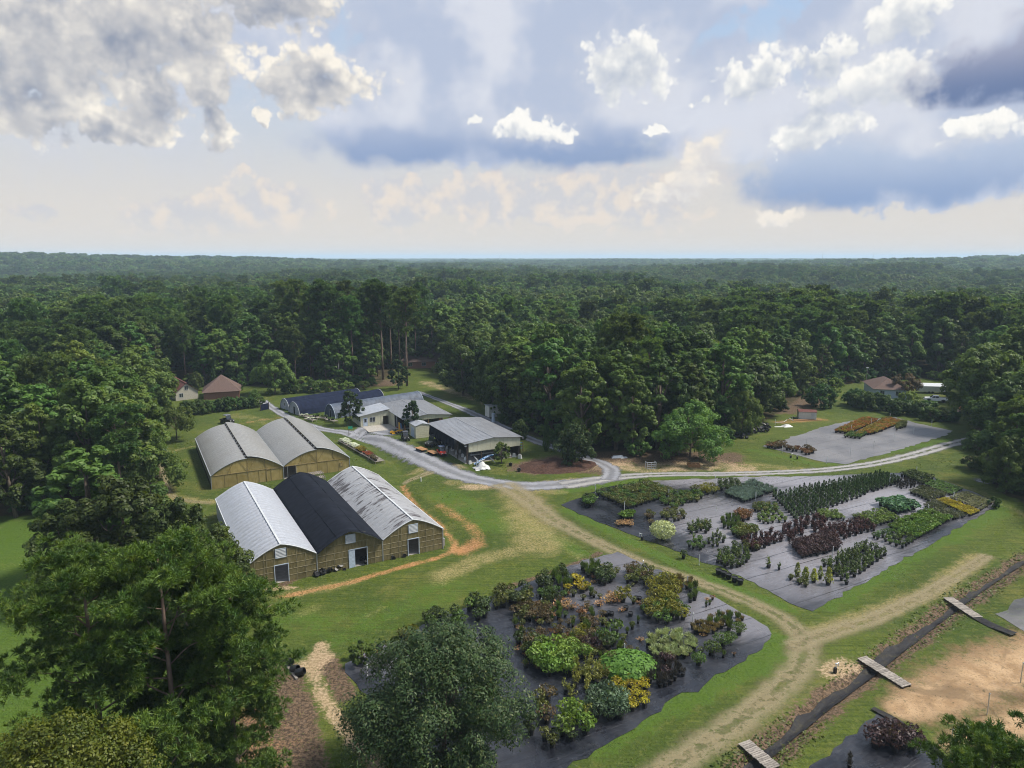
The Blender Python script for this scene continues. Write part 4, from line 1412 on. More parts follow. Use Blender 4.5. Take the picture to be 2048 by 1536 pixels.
for (u, v, h, rw, sd, lb) in [(165, 1118, 22, 5.2, 301, 'tall foreground pine with dead inner twigs, left of its two neighbours'),
                              (318, 1105, 22.5, 4.9, 302, 'tall foreground pine in the middle of the near pine group'),
                              (445, 1150, 20.0, 4.2, 303, 'foreground pine at the right of the near pine group')]:
    p = P(u, v, h)
    c, pa = pine(sd, h, rw, .14, 4300, 22, 0.38, 0.62, bunch=8, ball=0.58)
    near_tree('foreground_pine', c, pa, L_NPINE, PINEBARK, p[0], p[1], lb, 'pine')
p = P(882, 1250, 12.6)
c, pa = broadleaf(310, 12.6, 7.3, 46, 85000, 0.27, 0.04, 0.45, sub=14, aspect=0.34, droop=0.5)
near_tree('chestnut_tree', c, pa, L_CHEST, BARK, p[0], p[1], 'large grey green tree in the foreground covering part of the near ground cloth')
p = P(105, 1418, 17.5)
c, pa = broadleaf(311, 17.5, 4.8, 52, 60000, 0.16, 0.35, 0.5, sub=12, aspect=0.6)
near_tree('yellow_tree', c, pa, L_LIME, BARK, p[0], p[1], 'yellow green leafy tree top in the bottom left corner')
p = P(1985, 1478, 15)
c, pa = pine(312, 15, 3.8, .15, 2600, 24, 0.34, 0.6, bunch=12, ball=0.42)
near_tree('corner_pine', c, pa, L_NPINE, PINEBARK, p[0], p[1], 'blurry pine top in the bottom right corner', 'pine')
p = P(360, 1092, 9.5)
c, pa = broadleaf(313, 9.5, 2.0, 14, 9000, 0.22, 0.2, 0.5, sub=8)
near_tree('lime_sapling', c, pa, L_LIME, BARK, p[0], p[1], 'bright lime green sapling top among the near pines')

# leafy undergrowth closing the foot of the wood
r_ = np.random.default_rng(17)
edge = np.array([p for p in CLEAR if 60 < p[1] < 275])
ui = 0
for a, b in zip(edge[:-1], edge[1:]):
    L = np.hypot(*(b - a))
    if L > 60:
        continue
    for k in range(max(1, int(L / 5.5))):
        q = a + (b - a) * (k + r_.random()) / max(1, int(L / 5.5))
        c0 = q * (1 + r_.uniform(1.0, 3.5) / np.hypot(*q))
        if float(sdist(c0[0], c0[1], CLEAR)) < 0.5 or (c0[0] < -20 and c0[0] > -62 and c0[1] > 215):
            continue
        tree('undergrowth_bush', ('bush0', 'hedge1', 'bush0')[ui % 3], c0[0], c0[1], r_.uniform(2.6, 5.0), 'leafy undergrowth bush ' + stretch_of_wood(*c0), 'bush', 'undergrowth ' + stretch_of_wood(*c0), r_.uniform(.9, 1.3))
        ui += 1

# ------------------------------------------------------------------ greenhouses and buildings
def film_mat(name, base, stain=None, amt=0.0, rough=0.4, trans=0.35, band=1.1833, ribs=0.55, streak=(0.25, 2.2, 1.0), thr=(0.5, 0.62)):
    """stretched greenhouse plastic: faint rib lines every hoop, dirt in streaks that run down the curve"""
    m, t, N, out = new_mat(name)
    tc = N.new('ShaderNodeTexCoord')
    v = tc.outputs['Object']
    mp = N.new('ShaderNodeMapping')
    mp.inputs['Scale'].default_value = streak
    t.links.new(v, mp.inputs[0])
    n1 = N.noise(mp.outputs[0], 1.0, 5, 0.62)
    n2 = N.noise(v, 0.22, 4, 0.55)
    n3 = N.noise(v, 2.6, 4, 0.65)
    c = N.mix(N.step(n3, 0.3, 0.7), tuple(k * .90 for k in base[:3]), tuple(min(1, k * 1.08) for k in base[:3]))
    c = N.mix(N.m('MULTIPLY', N.step(n1, 0.45, 0.7), 0.22), c, (0.36, 0.36, 0.36))
    sy = N.new('ShaderNodeSeparateXYZ')
    t.links.new(v, sy.inputs[0])
    rb = N.m('ABSOLUTE', N.m('SUBTRACT', N.m('FRACT', N.m('DIVIDE', sy.outputs[1], band)), 0.5))
    rib = N.step(rb, 0.46, 0.49)
    if stain:
        f = N.m('ADD', N.m('MULTIPLY', n1, 0.55), N.m('MULTIPLY', n2, 0.6))
        c = N.mix(N.m('MULTIPLY', N.step(f, thr[0], thr[1]), amt), c, stain)
    c = N.mix(N.m('MULTIPLY', rib, ribs), c, (0.62, 0.63, 0.66) if stain else (0.27, 0.28, 0.31))
    b = N.new('ShaderNodeBsdfPrincipled')
    N.put(b.inputs['Base Color'], c)
    b.inputs['Roughness'].default_value = rough
    b.inputs['Specular IOR Level'].default_value = 0.5
    tr = N.new('ShaderNodeBsdfTranslucent')
    N.put(tr.inputs['Color'], c)
    mx = N.new('ShaderNodeMixShader')
    mx.inputs[0].default_value = trans
    t.links.new(b.outputs[0], mx.inputs[1])
    t.links.new(tr.outputs[0], mx.inputs[2])
    t.links.new(mx.outputs[0], out.inputs[0])
    return m


def panel_mat(name, lo, hi, algae, trans=0.35):
    """aged corrugated plastic panels, green-brown algae running down"""
    m, t, N, out = new_mat(name)
    tc = N.new('ShaderNodeTexCoord')
    oi = N.new('ShaderNodeObjectInfo')
    v = N.v('ADD', tc.outputs['Object'], N.v('SCALE', (3.1, 1.7, 2.3), scale=N.m('MULTIPLY', oi.outputs['Random'], 9.0)))
    mp = N.new('ShaderNodeMapping')
    mp.inputs['Scale'].default_value = (3.0, 3.0, 0.5)
    t.links.new(v, mp.inputs[0])
    n1 = N.noise(mp.outputs[0], 1.3, 5, 0.65)
    n2 = N.noise(v, 0.9, 4, 0.6)
    c = N.mix(N.step(n2, 0.3, 0.7), lo, hi)
    c = N.mix(N.m('MULTIPLY', N.step(n1, 0.42, 0.68), 0.55), c, algae)
    c = N.v('SCALE', c, scale=N.step(oi.outputs['Random'], 0, 1, 0.85, 1.12, smooth=False))
    b = N.new('ShaderNodeBsdfPrincipled')
    N.put(b.inputs['Base Color'], c)
    b.inputs['Roughness'].default_value = 0.35
    tr = N.new('ShaderNodeBsdfTranslucent')
    N.put(tr.inputs['Color'], c)
    mx = N.new('ShaderNodeMixShader')
    mx.inputs[0].default_value = trans
    t.links.new(b.outputs[0], mx.inputs[1])
    t.links.new(tr.outputs[0], mx.inputs[2])
    t.links.new(mx.outputs[0], out.inputs[0])
    return m


FILM_WHITE = film_mat('white_film', (0.50, 0.53, 0.59), rough=0.35, trans=0.45, ribs=0.3)
FILM_DIRTY = film_mat('stained_film', (0.42, 0.43, 0.455), (0.065, 0.052, 0.054), 0.9, 0.38, 0.42, thr=(0.585, 0.67))
FILM_GREY = film_mat('grey_film', (0.36, 0.365, 0.365), (0.28, 0.27, 0.25), 0.35, 0.26, 0.42, ribs=0.10, thr=(0.5, 0.75))
SHADE = paint('black_shade_cloth', (0.008, 0.010, 0.016), 0.85, 0.3, 1.2, spec=0.08, bump=0.3, stretch=(0.4, 1.2, 1))
SHADE_BLUE = paint('navy_shade_cloth', (0.009, 0.013, 0.030), 0.85, 0.3, 1.2, spec=0.08, bump=0.3, stretch=(0.4, 1.2, 1))
HOOP_GREY = paint('faded_hoop_film', (0.060, 0.075, 0.105), 0.6, 0.3, 1.0, spec=0.2, stretch=(0.4, 1.2, 1))
POLY = panel_mat('mildewed_panel', (0.235, 0.20, 0.10), (0.34, 0.29, 0.16), (0.14, 0.12, 0.052), 0.5)
POLY_Y = panel_mat('yellowed_panel', (0.48, 0.385, 0.155), (0.58, 0.48, 0.22), (0.38, 0.30, 0.11), 0.5)
FRAME_TAN = paint('tan_strip', (0.30, 0.265, 0.165), 0.6, 0.2)
FRAME_WHITE = paint('white_metal', (0.40, 0.42, 0.44), 0.45, 0.12)
FRAME_BLUE = paint('pale_blue_frame', (0.36, 0.43, 0.52), 0.5, 0.15)
STEEL = paint('galvanised_steel', (0.36, 0.38, 0.40), 0.42, 0.15, 3, metal=0.6)
RUSTY = paint('rusty_truss', (0.22, 0.17, 0.08), 0.7, 0.3)
DARKWOOD = paint('dark_timber', (0.055, 0.042, 0.034), 0.85, 0.35, 5, spec=0.15)
TIMBER = paint('weathered_timber', (0.21, 0.19, 0.17), 0.85, 0.35, 4, spec=0.15, bump=0.4, rand=0.25, stretch=(4, 0.6, 4))
CREAM = paint('cream_siding', (0.44, 0.435, 0.335), 0.55, 0.08, 2.0, dirt=(0.30, 0.28, 0.2), dirt_amt=0.25, rand=0.05)
PALE = paint('pale_siding', (0.50, 0.51, 0.485), 0.55, 0.08, 2.0, dirt=(0.34, 0.33, 0.28), dirt_amt=0.3)
ROOF_METAL = paint('grey_metal_roof', (0.22, 0.23, 0.252), 0.42, 0.12, 1.2, metal=0.35, dirt=(0.20, 0.19, 0.18), dirt_amt=0.35, stretch=(1.2, 0.25, 1))
ROOF_LIGHT = paint('pale_metal_roof', (0.34, 0.365, 0.41), 0.4, 0.1, 1.2, metal=0.3, dirt=(0.30, 0.30, 0.30), dirt_amt=0.25)
SHINGLE = paint('brown_shingles', (0.098, 0.068, 0.060), 0.9, 0.25, 6, spec=0.15, bump=0.3)
SHINGLE_RED = paint('red_brown_shingles', (0.105, 0.045, 0.040), 0.9, 0.25, 6, spec=0.15, bump=0.3)
BRICK = paint('brick_wall', (0.22, 0.11, 0.08), 0.85, 0.3, 9)
GLASS = paint('dark_window_glass', (0.02, 0.025, 0.032), 0.08, 0.2, 2, spec=0.8)
CONCRETE = paint('concrete', (0.27, 0.255, 0.235), 0.85, 0.15, 2, dirt=(0.2, 0.18, 0.15), dirt_amt=0.4)
BLACKP = paint('black_plastic', (0.012, 0.012, 0.013), 0.45, 0.3, rand=0.3)
BLUEP = paint('blue_paint', (0.06, 0.17, 0.36), 0.45, 0.2, dirt=(0.12, 0.11, 0.1), dirt_amt=0.3)
WHITEP = paint('white_plastic', (0.55, 0.56, 0.55), 0.45, 0.08)
RUBBER = paint('tyre_rubber', (0.014, 0.014, 0.014), 0.8, 0.2)
RED = paint('red_paint', (0.50, 0.035, 0.018), 0.3, 0.12, spec=0.6)
YELLOW = paint('yellow_paint', (0.62, 0.33, 0.02), 0.4, 0.12)
PLANK = paint('orange_plank', (0.235, 0.125, 0.055), 0.8, 0.25, 4, rand=0.2, stretch=(1, 6, 1))
TARP = paint('white_tarp', (0.40, 0.41, 0.41), 0.5, 0.1, 2, bump=0.4)


def arch(s, e, r, k=0.46):
    """height of a gothic roof at s = 0 (gutter) .. 1 (ridge)"""
    return e + (r - e) * (k * s + (1 - k) * math.sin(s * math.pi / 2))


def vault(x0, w, y0, y1, prof, ribs=24, nx=16, sag=0.05, thick=0.03, wob=0.0, seed=0):
    """a roof skin over one bay; prof(s in 0..1 across) -> z; ribs make soft scallops along its length"""
    r = np.random.default_rng(seed)
    b = MB()
    ny = ribs * 3
    rows = []
    for j in range(ny + 1):
        y = y0 + (y1 - y0) * j / ny
        dip = -sag * abs(math.sin(math.pi * j / 3))
        row = []
        for i in range(nx + 1):
            s = i / nx
            e = math.sin(math.pi * s) ** 0.5 if 0 < s < 1 else 0
            row.append((x0 + w * s, y, prof(s) + dip * e + r.normal() * wob * e))
        rows.append(row)
    vs = [p for row in rows for p in row] + [(p[0], p[1], p[2] - thick) for row in rows for p in row]
    m = nx + 1
    K = m * (ny + 1)
    fs = []
    for j in range(ny):
        for i in range(nx):
            a = j * m + i
            fs.append((a, a + 1, a + m + 1, a + m))
            fs.append((K + a, K + a + m, K + a + m + 1, K + a + 1))
    for i in range(nx):
        fs.append((i, K + i, K + i + 1, i + 1))
        a = ny * m + i
        fs.append((a, a + 1, K + a + 1, K + a))
    for j in range(ny):
        a = j * m
        fs.append((a, a + m, K + a + m, K + a))
        a = j * m + nx
        fs.append((a, K + a, K + a + m, a + m))
    return b.add(vs, fs)


def under(prof_z, x0, x1, z0, z1, n=4):
    """polygon of a panel x0..x1, z0..z1 cut off below a roof line; None when nothing is left"""
    xs = [x0 + (x1 - x0) * i / n for i in range(n + 1)]
    tops = [min(z1, prof_z(x)) for x in xs]
    if max(tops) - z0 < 0.12:
        return None
    pts = [(x0, z0), (x1, z0)]
    for x, z in zip(xs[::-1], tops[::-1]):
        pts.append((x, max(z, z0 + 0.01)))
    return pts


def wall_panels(root, name, mat, prof_z, cols, rows, y, holes=(), gap=0.03, thick=0.03):
    """separate panels on an end wall at depth y (facing -y)"""
    for i in range(len(cols) - 1):
        for j in range(len(rows) - 1):
            x0, x1, z0, z1 = cols[i] + gap, cols[i + 1] - gap, rows[j] + gap, rows[j + 1] - gap
            if any(x0 >= h[0] - .1 and x1 <= h[1] + .1 and z0 >= h[2] - .1 and z1 <= h[3] + .1 for h in holes):
                continue
            pts = under(prof_z, x0, x1, z0, z1)
            if not pts:
                continue
            b = MB().slab([(p[0], y, p[1]) for p in pts], (0, thick, 0))
            b.build(name, mat, root)


def door_frame(root, x0, x1, z1, y, mat, w=0.09):
    MB().box(x0 - w, y - .05, 0, x0, y + .06, z1 + w).box(x1, y - .05, 0, x1 + w, y + .06, z1 + w).box(x0, y - .05, z1, x1, y + .06, z1 + w).build('door_frame', mat, root)


def louver(root, x0, x1, z0, z1, y, mat, n=6):
    f = MB()
    f.box(x0 - .06, y - .05, z0 - .06, x1 + .06, y + .02, z0).box(x0 - .06, y - .05, z1, x1 + .06, y + .02, z1 + .06)
    f.box(x0 - .06, y - .05, z0, x0, y + .02, z1).box(x1, y - .05, z0, x1 + .06, y + .02, z1)
    o = f.build('vent_frame', FRAME_BLUE, root)
    for k in range(n):
        z = z0 + (z1 - z0) * (k + .5) / n
        h = (z1 - z0) / n * .42
        MB().slab([(x0, y - .06, z - h), (x1, y - .06, z - h), (x1, y, z + h), (x0, y, z + h)], (0, .02, 0)).build('slat', mat, o)


def gothic_house():
    w, L, e, r = 8.70, 28.4, 2.95, 5.05
    T = thing('gutter_connected_greenhouse', 'three bay greenhouse with white, black and stained film roofs in front', 'greenhouse', (-32.48, 80.92, 0), 0.504)
    zc = lambda s: arch(1 - abs(2 * s - 1), e, r)
    zx = lambda x: zc((x % w) / w if 0 <= x < 3 * w else 1.0)
    vault(0, w, 0, L, lambda s: zc(s) + .06, 24, 16, 0.11, seed=1).build('roof_cover', FILM_WHITE, T, smooth=False)['label'] = 'white ribbed film cover'
    vault(2 * w, w, 0, L, lambda s: zc(s) + .05, 24, 16, 0.07, seed=2).build('roof_cover', FILM_DIRTY, T)['label'] = 'clear film cover streaked with dark stains'
    c = vault(w, w, -.55, L + .5, lambda s: arch(1 - abs(2 * s - 1), e + .10, r + .18, 0.3), 7, 20, 0.10, seed=3, wob=.012).build('roof_cover', SHADE, T, smooth=True)
    c['label'] = 'black shade cloth cover'
    for k, y in ((.30, 1), (.66, 1)):
        z = arch(1 - abs(2 * k - 1), e + .10, r + .18, 0.3)
        MB().tube([(w + w * k, -.5, z + .01), (w + w * k, L / 2, z - .06), (w + w * k, L + .4, z + .01)], .035, 5).build('seam', SHADE, c)
    for b_ in (0, 2):
        MB().box(w * (b_ + .5) - .12, -.06, r + .035, w * (b_ + .5) + .12, L + .06, r + .085).build('ridge_cap', FRAME_WHITE, T)
    for g in (0, 1, 2, 3):
        MB().box(w * g - .12, -.1, e - .12, w * g + .12, L + .1, e + .03).build('gutter', STEEL if g in (1, 2) else FRAME_WHITE, T)
    for b_ in range(3):
        pts = [(w * (b_ + i / 16), -.05, zc(i / 16) + .02) for i in range(17)]
        MB().tube(pts, .07, 5).build('arch_trim', FRAME_WHITE, T)
        ptb = [(w * (b_ + i / 16), L + .05, zc(i / 16) + .02) for i in range(17)]
        MB().tube(ptb, .06, 5).build('arch_trim', FRAME_WHITE, T)
    # corner posts
    for x in (0, w, 2 * w, 3 * w):
        MB().box(x - .07, -.03, 0, x + .07, .12, e).build('post', STEEL, T)
    # front wall panels
    rows = [0.0, .95, 1.55, 2.25, 3.15, 4.1, 5.0]
    doors = {0: (w * .5 - .85, w * .5 + .75, 0, 2.35), 1: (w * 1.48, w * 1.48 + 2.35, 0, 2.45), 2: (w * 2.5 - .75, w * 2.5 + .75, 0, 2.3)}
    vents = {0: (w * .5 - .65, w * .5 + .55, 3.35, 4.45), 1: (w * 1.5 - .55, w * 1.5 + .65, 3.5, 4.6), 2: (w * 2.5 - .6, w * 2.5 + .6, 3.25, 4.35)}
    for b_ in range(3):
        d, vn = doors[b_], vents[b_]
        cols = sorted(set([w * b_ + .07, w * b_ + 1.15, w * b_ + 2.25, d[0] - (.95 if b_ != 1 else .9), d[0], d[1], d[1] + 1.1, d[1] + 2.2, w * (b_ + 1) - .07]))
        cols = [c_ for i, c_ in enumerate(cols) if i == 0 or c_ - cols[i - 1] > .25]
        cols[-1] = w * (b_ + 1) - .07
        rws = sorted(set([0, .8, 1.6, d[3], vn[2], vn[3], 5.0]))
        holes = [d, (d[0], d[1], vn[2], vn[3])]
        wall_panels(T, 'wall_panel', POLY, lambda x: zx(x) - .05, cols, rws, 0.02, holes)
        # strips over the joints
        st = MB()
        for cx in cols[1:-1]:
            lo = 0 if not (d[0] < cx < d[1]) else d[3]
            top = zx(cx) - .06
            if top > lo:
                st.box(cx - .016, -.015, lo, cx + .016, .055, top)
        for zz in rws[1:-1]:
            for i in range(len(cols) - 1):
                x0, x1 = cols[i] + .03, cols[i + 1] - .03
                if zz < d[3] - .01 and x0 >= d[0] - .05 and x1 <= d[1] + .05:
                    continue
                if zz < min(zx(x0), zx(x1)) - .1:
                    st.box(x0, -.012, zz - .013, x1, .05, zz + .013)
        st.build('joint_strip', FRAME_TAN, T)
        door_frame(T, d[0], d[1], d[3], 0.0, FRAME_BLUE)
        louver(T, vn[0], vn[1], vn[2], vn[3], -.02, FRAME_WHITE)
        # panels beside the vent
        for (xa, xb) in ((d[0] + .03, vn[0] - .08), (vn[1] + .08, d[1] - .03)):
            if xb - xa > .1:
                p = under(lambda x: zx(x) - .06, xa, xb, vn[2] + .02, vn[3])
                MB().slab([(q[0], .02, q[1]) for q in p], (0, .03, 0)).build('wall_panel', POLY, T)
    # the glazed leaf standing open beside the middle door
    d = doors[1]
    MB().box(d[0] + .02, -.02, .02, d[0] + .75, .03, 2.4).build('door', FRAME_BLUE, T)
    # side and back walls
    MB().box(3 * w - .01, .12, 0, 3 * w + .03, L, e - .13).build('side_wall', POLY, T)
    MB().box(-.03, .12, 0, .01, L, e - .13).build('side_wall', FILM_WHITE, T)
    for b_ in range(3):
        pts = [(w * b_ + .06, 0), (w * (b_ + 1) - .06, 0)] + [(w * (b_ + s), zc(s) - .06) for s in [i / 10 * .98 + .01 for i in range(10, -1, -1)]]
        MB().slab([(p[0], L - .02, p[1]) for p in pts], (0, -.03, 0)).build('back_wall', POLY, T)
    MB().box(.1, .1, -.05, 3 * w - .1, L - .1, .03).build('floor', CONCRETE, T)
    # heater tank on the right corner
    MB().box(3 * w + .05, .1, .35, 3 * w + .35, .6, 1.35).build('vent_box', STEEL, T)
    return T


def arch_house():
    w, L, e, r = 12.27, 30.0, 2.45, 4.83
    T = thing('arched_greenhouse', 'two bay greenhouse with rounded grey film roofs and yellowed end walls', 'greenhouse', (-52.59, 119.14, 0), 0.497)
    zc = lambda s: e + (r - e) * math.sin(math.pi * s) ** 0.86 if 0 < s < 1 else e
    for b_ in range(2):
        x0 = w * b_
        vault(x0, w * .5 - .1, 0, L, lambda s: zc(s * .49), 24, 12, .06, seed=4 + b_).build('roof_cover', FILM_GREY, T)
        vault(x0 + w * .5, w * .5, -.1, L + .1, lambda s: zc(.5 + s * .5) + .42 * (1 - s) ** 1.5, 24, 12, .08, seed=6 + b_).build('roof_cover', FILM_GREY, T)['label'] = 'film half roof raised over the ridge vent'
        MB().box(x0 + w * .5 - .22, .05, r - .10, x0 + w * .5 + .0, L - .05, r + .05).build('ridge_vent', DARKWOOD, T)
        for k in range(14):
            y = 1 + (L - 2) * k / 13
            MB().box(x0 + w * .5 - .30, y, r - .02, x0 + w * .5 - .02, y + .06, r + .36).build('vent_strut', STEEL, T)
        tr = MB()
        tr.tube([(x0 + w * i / 18, -.06, zc(i / 18) - .02) for i in range(10)], .07, 5)
        tr.tube([(x0 + w * (.5 + i / 18), -.14, zc(.5 + i / 18) + .42 * (1 - i / 9) ** 1.5 - .03) for i in range(10)], .07, 5)
        tr.build('arch_trim', STEEL, T)
        # end wall: lower band of sheets, upper segments
        roof = lambda x: zc((x - x0) / w) - .05
        cols = [x0 + .06, x0 + 2.2, x0 + 4.3, x0 + 6.14, x0 + 8.0, x0 + 10.1, x0 + w - .06]
        hole = [(x0 + .0, x0 + 2.3, 0, e - .05)] if b_ == 1 else []
        wall_panels(T, 'wall_panel', POLY_Y, roof, cols, [0.0, e - .05], .03, hole)
        ucols = [x0 + .06, x0 + 3.2, x0 + 6.14, x0 + 9.1, x0 + w - .06]
        wall_panels(T, 'wall_panel', POLY_Y, roof, ucols, [e - .05, r], .03)
        MB().box(x0 + .1, -.03, e - .10, x0 + w - .1, .05, e - .02).build('tie_beam', RUSTY, T)
        ts = MB()
        for (a, b) in (((.22, e), (.31, zc(.31) - .1)), ((.5, e), (.38, zc(.38) - .1)), ((.5, e), (.62, zc(.62) - .1)), ((.78, e), (.69, zc(.69) - .1)), ((.31, zc(.31) - .12), (.22, e)), ((.5, e), (.5, r - .1))):
            ts.tube([(x0 + a[0] * w, -.02, a[1]), (x0 + b[0] * w, -.02, b[1])], .022, 4)
        ts.build('truss', RUSTY, T)
        sv = MB()
        for cx in cols[1:-1]:
            sv.box(cx - .025, -.012, .02, cx + .025, .05, e - .11)
        sv.build('joint_strip', RUSTY, T)
        pts = [(x0 + .06, 0), (x0 + w - .06, 0)] + [(x0 + w * s, zc(s) - .06) for s in [i / 10 * .98 + .01 for i in range(10, -1, -1)]]
        MB().slab([(p[0], L - .03, p[1]) for p in pts], (0, -.03, 0)).build('back_wall', POLY_Y, T)
    for x in (0, w, 2 * w):
        MB().box(x - .1, -.08, e - .1, x + .1, L + .1, e + .02).build('gutter', STEEL, T)
        MB().box(x - .06, -.05, 0, x + .06, .1, e - .1).build('post', STEEL, T)
    MB().box(w * 1.0 + .7, -.03, .1, w * 1.0 + .76, .06, e - .12).box(w + 2.2, -.05, 0, w + 2.3, .06, e - .12).build('door_frame', STEEL, T)
    MB().box(w * 2 - 1.9, -.05, .95, w * 2 - 1.3, .03, 1.75).build('fan_shutter', RUSTY, T)
    MB().box(w - 3.0, -.04, 0.1, w - 2.94, .06, e - .1).box(w - 3.0, -.04, e - .22, w - .1, .06, e - .11).build('door_track', RUSTY, T)
    for x in (-.03, 2 * w - .02):
        MB().box(x, .12, 0, x + .05, L, .8).build('kick_board', DARKWOOD, T)
        MB().box(x, .12, .8, x + .05, L, e - .1).build('side_curtain', FILM_GREY, T)
    MB().box(.1, .1, -.05, 2 * w - .1, L - .1, .03).build('floor', CONCRETE, T)
    return T


def hoop_house(loc, rz, w, h, L, skin, label, end=True, dark=False):
    T = thing('hoop_house', label, 'hoop house', loc, rz)
    prof = lambda s: max(.05, h * (max(0, 1 - (2 * s - 1) ** 2)) ** .62)
    vault(-w / 2, w, 0, L, prof, 12, 16, .04, seed=int(L)).build('cover', skin, T)
    for y in (-.03, L + .03):
        MB().tube([(-w / 2 + w * i / 16, y, prof(i / 16)) for i in range(17)], .06, 5).build('end_hoop', FRAME_WHITE if not dark else FRAME_BLUE, T)
    for y in (.06, L - .09):
        pts = [(-w / 2 + w * i / 16, y, max(0, prof(i / 16) - .06)) for i in range(17)]
        pts = [p for p in pts]
        d = [(-w / 2 + .05, y, 0), (-.55, y, 0)]
        left = [(-w / 2 + .05, y, 0), (-.5, y, 0), (-.5, y, prof(.5 - .5 / w) - .1)] + [p for p in pts[::-1] if p[0] < -.6 and p[0] > -w / 2 + .1]
        right = [(p[0] * -1, p[1], p[2]) for p in left][::-1]
        MB().slab(left, (0, .03, 0)).build('end_wall', FILM_WHITE if end else HOOP_GREY, T)
        MB().slab(right, (0, .03, 0)).build('end_wall', FILM_WHITE if end else HOOP_GREY, T)
        MB().slab([(-.49, y, 2.0), (.49, y, 2.0), (.49, y, prof(.5) - .12), (-.49, y, prof(.5) - .12)], (0, .03, 0)).build('end_wall', FILM_WHITE if end else HOOP_GREY, T)
    MB().box(-.55, .0, 0, -.48, .12, 2.0).box(.48, .0, 0, .55, .12, 2.0).box(-.55, .0, 1.96, .55, .12, 2.03).build('door_frame', FRAME_WHITE, T)
    if label.startswith('black hoop house nearest the drive'):
        dr = MB().box(-.46, .03, .05, .46, .08, 1.95).build('door', FRAME_WHITE, T)
        MB().box(-.25, .01, .9, .25, .025, 1.75).build('pane', GLASS, dr)
    return T


def gable_roof(root, w, L, e, r, ov, mat, thick=.08, ribs=True, cap=True, x0=0.0, y0=0.0):
    """two roof slopes over x0..x0+w, y0..y0+L with ridge along y"""
    k = (r - e) / (w / 2)
    for s in (-1, 1):
        xe = x0 + w / 2 + s * (w / 2 + ov)
        ze = e - k * ov
        xm = x0 + w / 2
        b = MB().slab([(xm, y0 - ov, r), (xe, y0 - ov, ze), (xe, y0 + L + ov, ze), (xm, y0 + L + ov, r)], (0, 0, thick))
        o = b.build('roof', mat, root)
        if ribs:
            rb = MB()
            n = int((L + 2 * ov) / .9)
            for i in range(n + 1):
                y = y0 - ov + (L + 2 * ov - .06) * i / n
                rb.slab([(xm, y, r + thick), (xe, y, ze + thick), (xe, y + .06, ze + thick), (xm, y + .06, r + thick)], (0, 0, .035))
            rb.build('seam', mat, o)
    if cap:
        MB().slab([(x0 + w / 2 - .2, y0 - ov, r + thick - .02), (x0 + w / 2 + .2, y0 - ov, r + thick - .02), (x0 + w / 2 + .2, y0 + L + ov, r + thick - .02), (x0 + w / 2 - .2, y0 + L + ov, r + thick - .02)], (0, 0, .06)).build('ridge_cap', mat, root)


def siding(root, name, mat, x0, x1, y, zlo, zhi, step=.9, thick=.05, side=-1, axis='x'):
    """upright siding boards as separate pieces; zhi is a function of the coordinate"""
    n = max(1, int(round((x1 - x0) / step)))
    for i in range(n):
        a, b = x0 + (x1 - x0) * i / n + .015, x0 + (x1 - x0) * (i + 1) / n - .015
        if axis == 'x':
            pts = [(a, y, zlo), (b, y, zlo), (b, y, zhi(b)), (a, y, zhi(a))]
            off = (0, thick * -side, 0)
        else:
            pts = [(y, a, zlo), (y, b, zlo), (y, b, zhi(b)), (y, a, zhi(a))]
            off = (thick * -side, 0, 0)
        MB().slab(pts, off).build(name, mat, root)


def window(root, x0, x1, z0, z1, y, out=-1, axis='x', fr=None, bars=True):
    fr = fr or FRAME_WHITE
    def bx(b, a0, d0, c0, a1, d1, c1):
        lo, hi = min(d0, d1), max(d0, d1)
        return b.box(a0, lo, c0, a1, hi, c1) if axis == 'x' else b.box(lo, a0, c0, hi, a1, c1)
    f = MB()
    d0, d1 = y + out * .06, y - out * .02
    bx(f, x0 - .07, d0, z0 - .07, x1 + .07, d1, z0)
    bx(f, x0 - .07, d0, z1, x1 + .07, d1, z1 + .07)
    bx(f, x0 - .07, d0, z0, x0, d1, z1)
    bx(f, x1, d0, z0, x1 + .07, d1, z1)
    if bars:
        bx(f, (x0 + x1) / 2 - .025, d0, z0, (x0 + x1) / 2 + .025, d1, z1)
    o = f.build('window', fr, root)
    p = MB()
    bx(p, x0, y + out * .035, z0, x1, y - out * .01, z1)
    p.build('pane', GLASS, o)
    return o


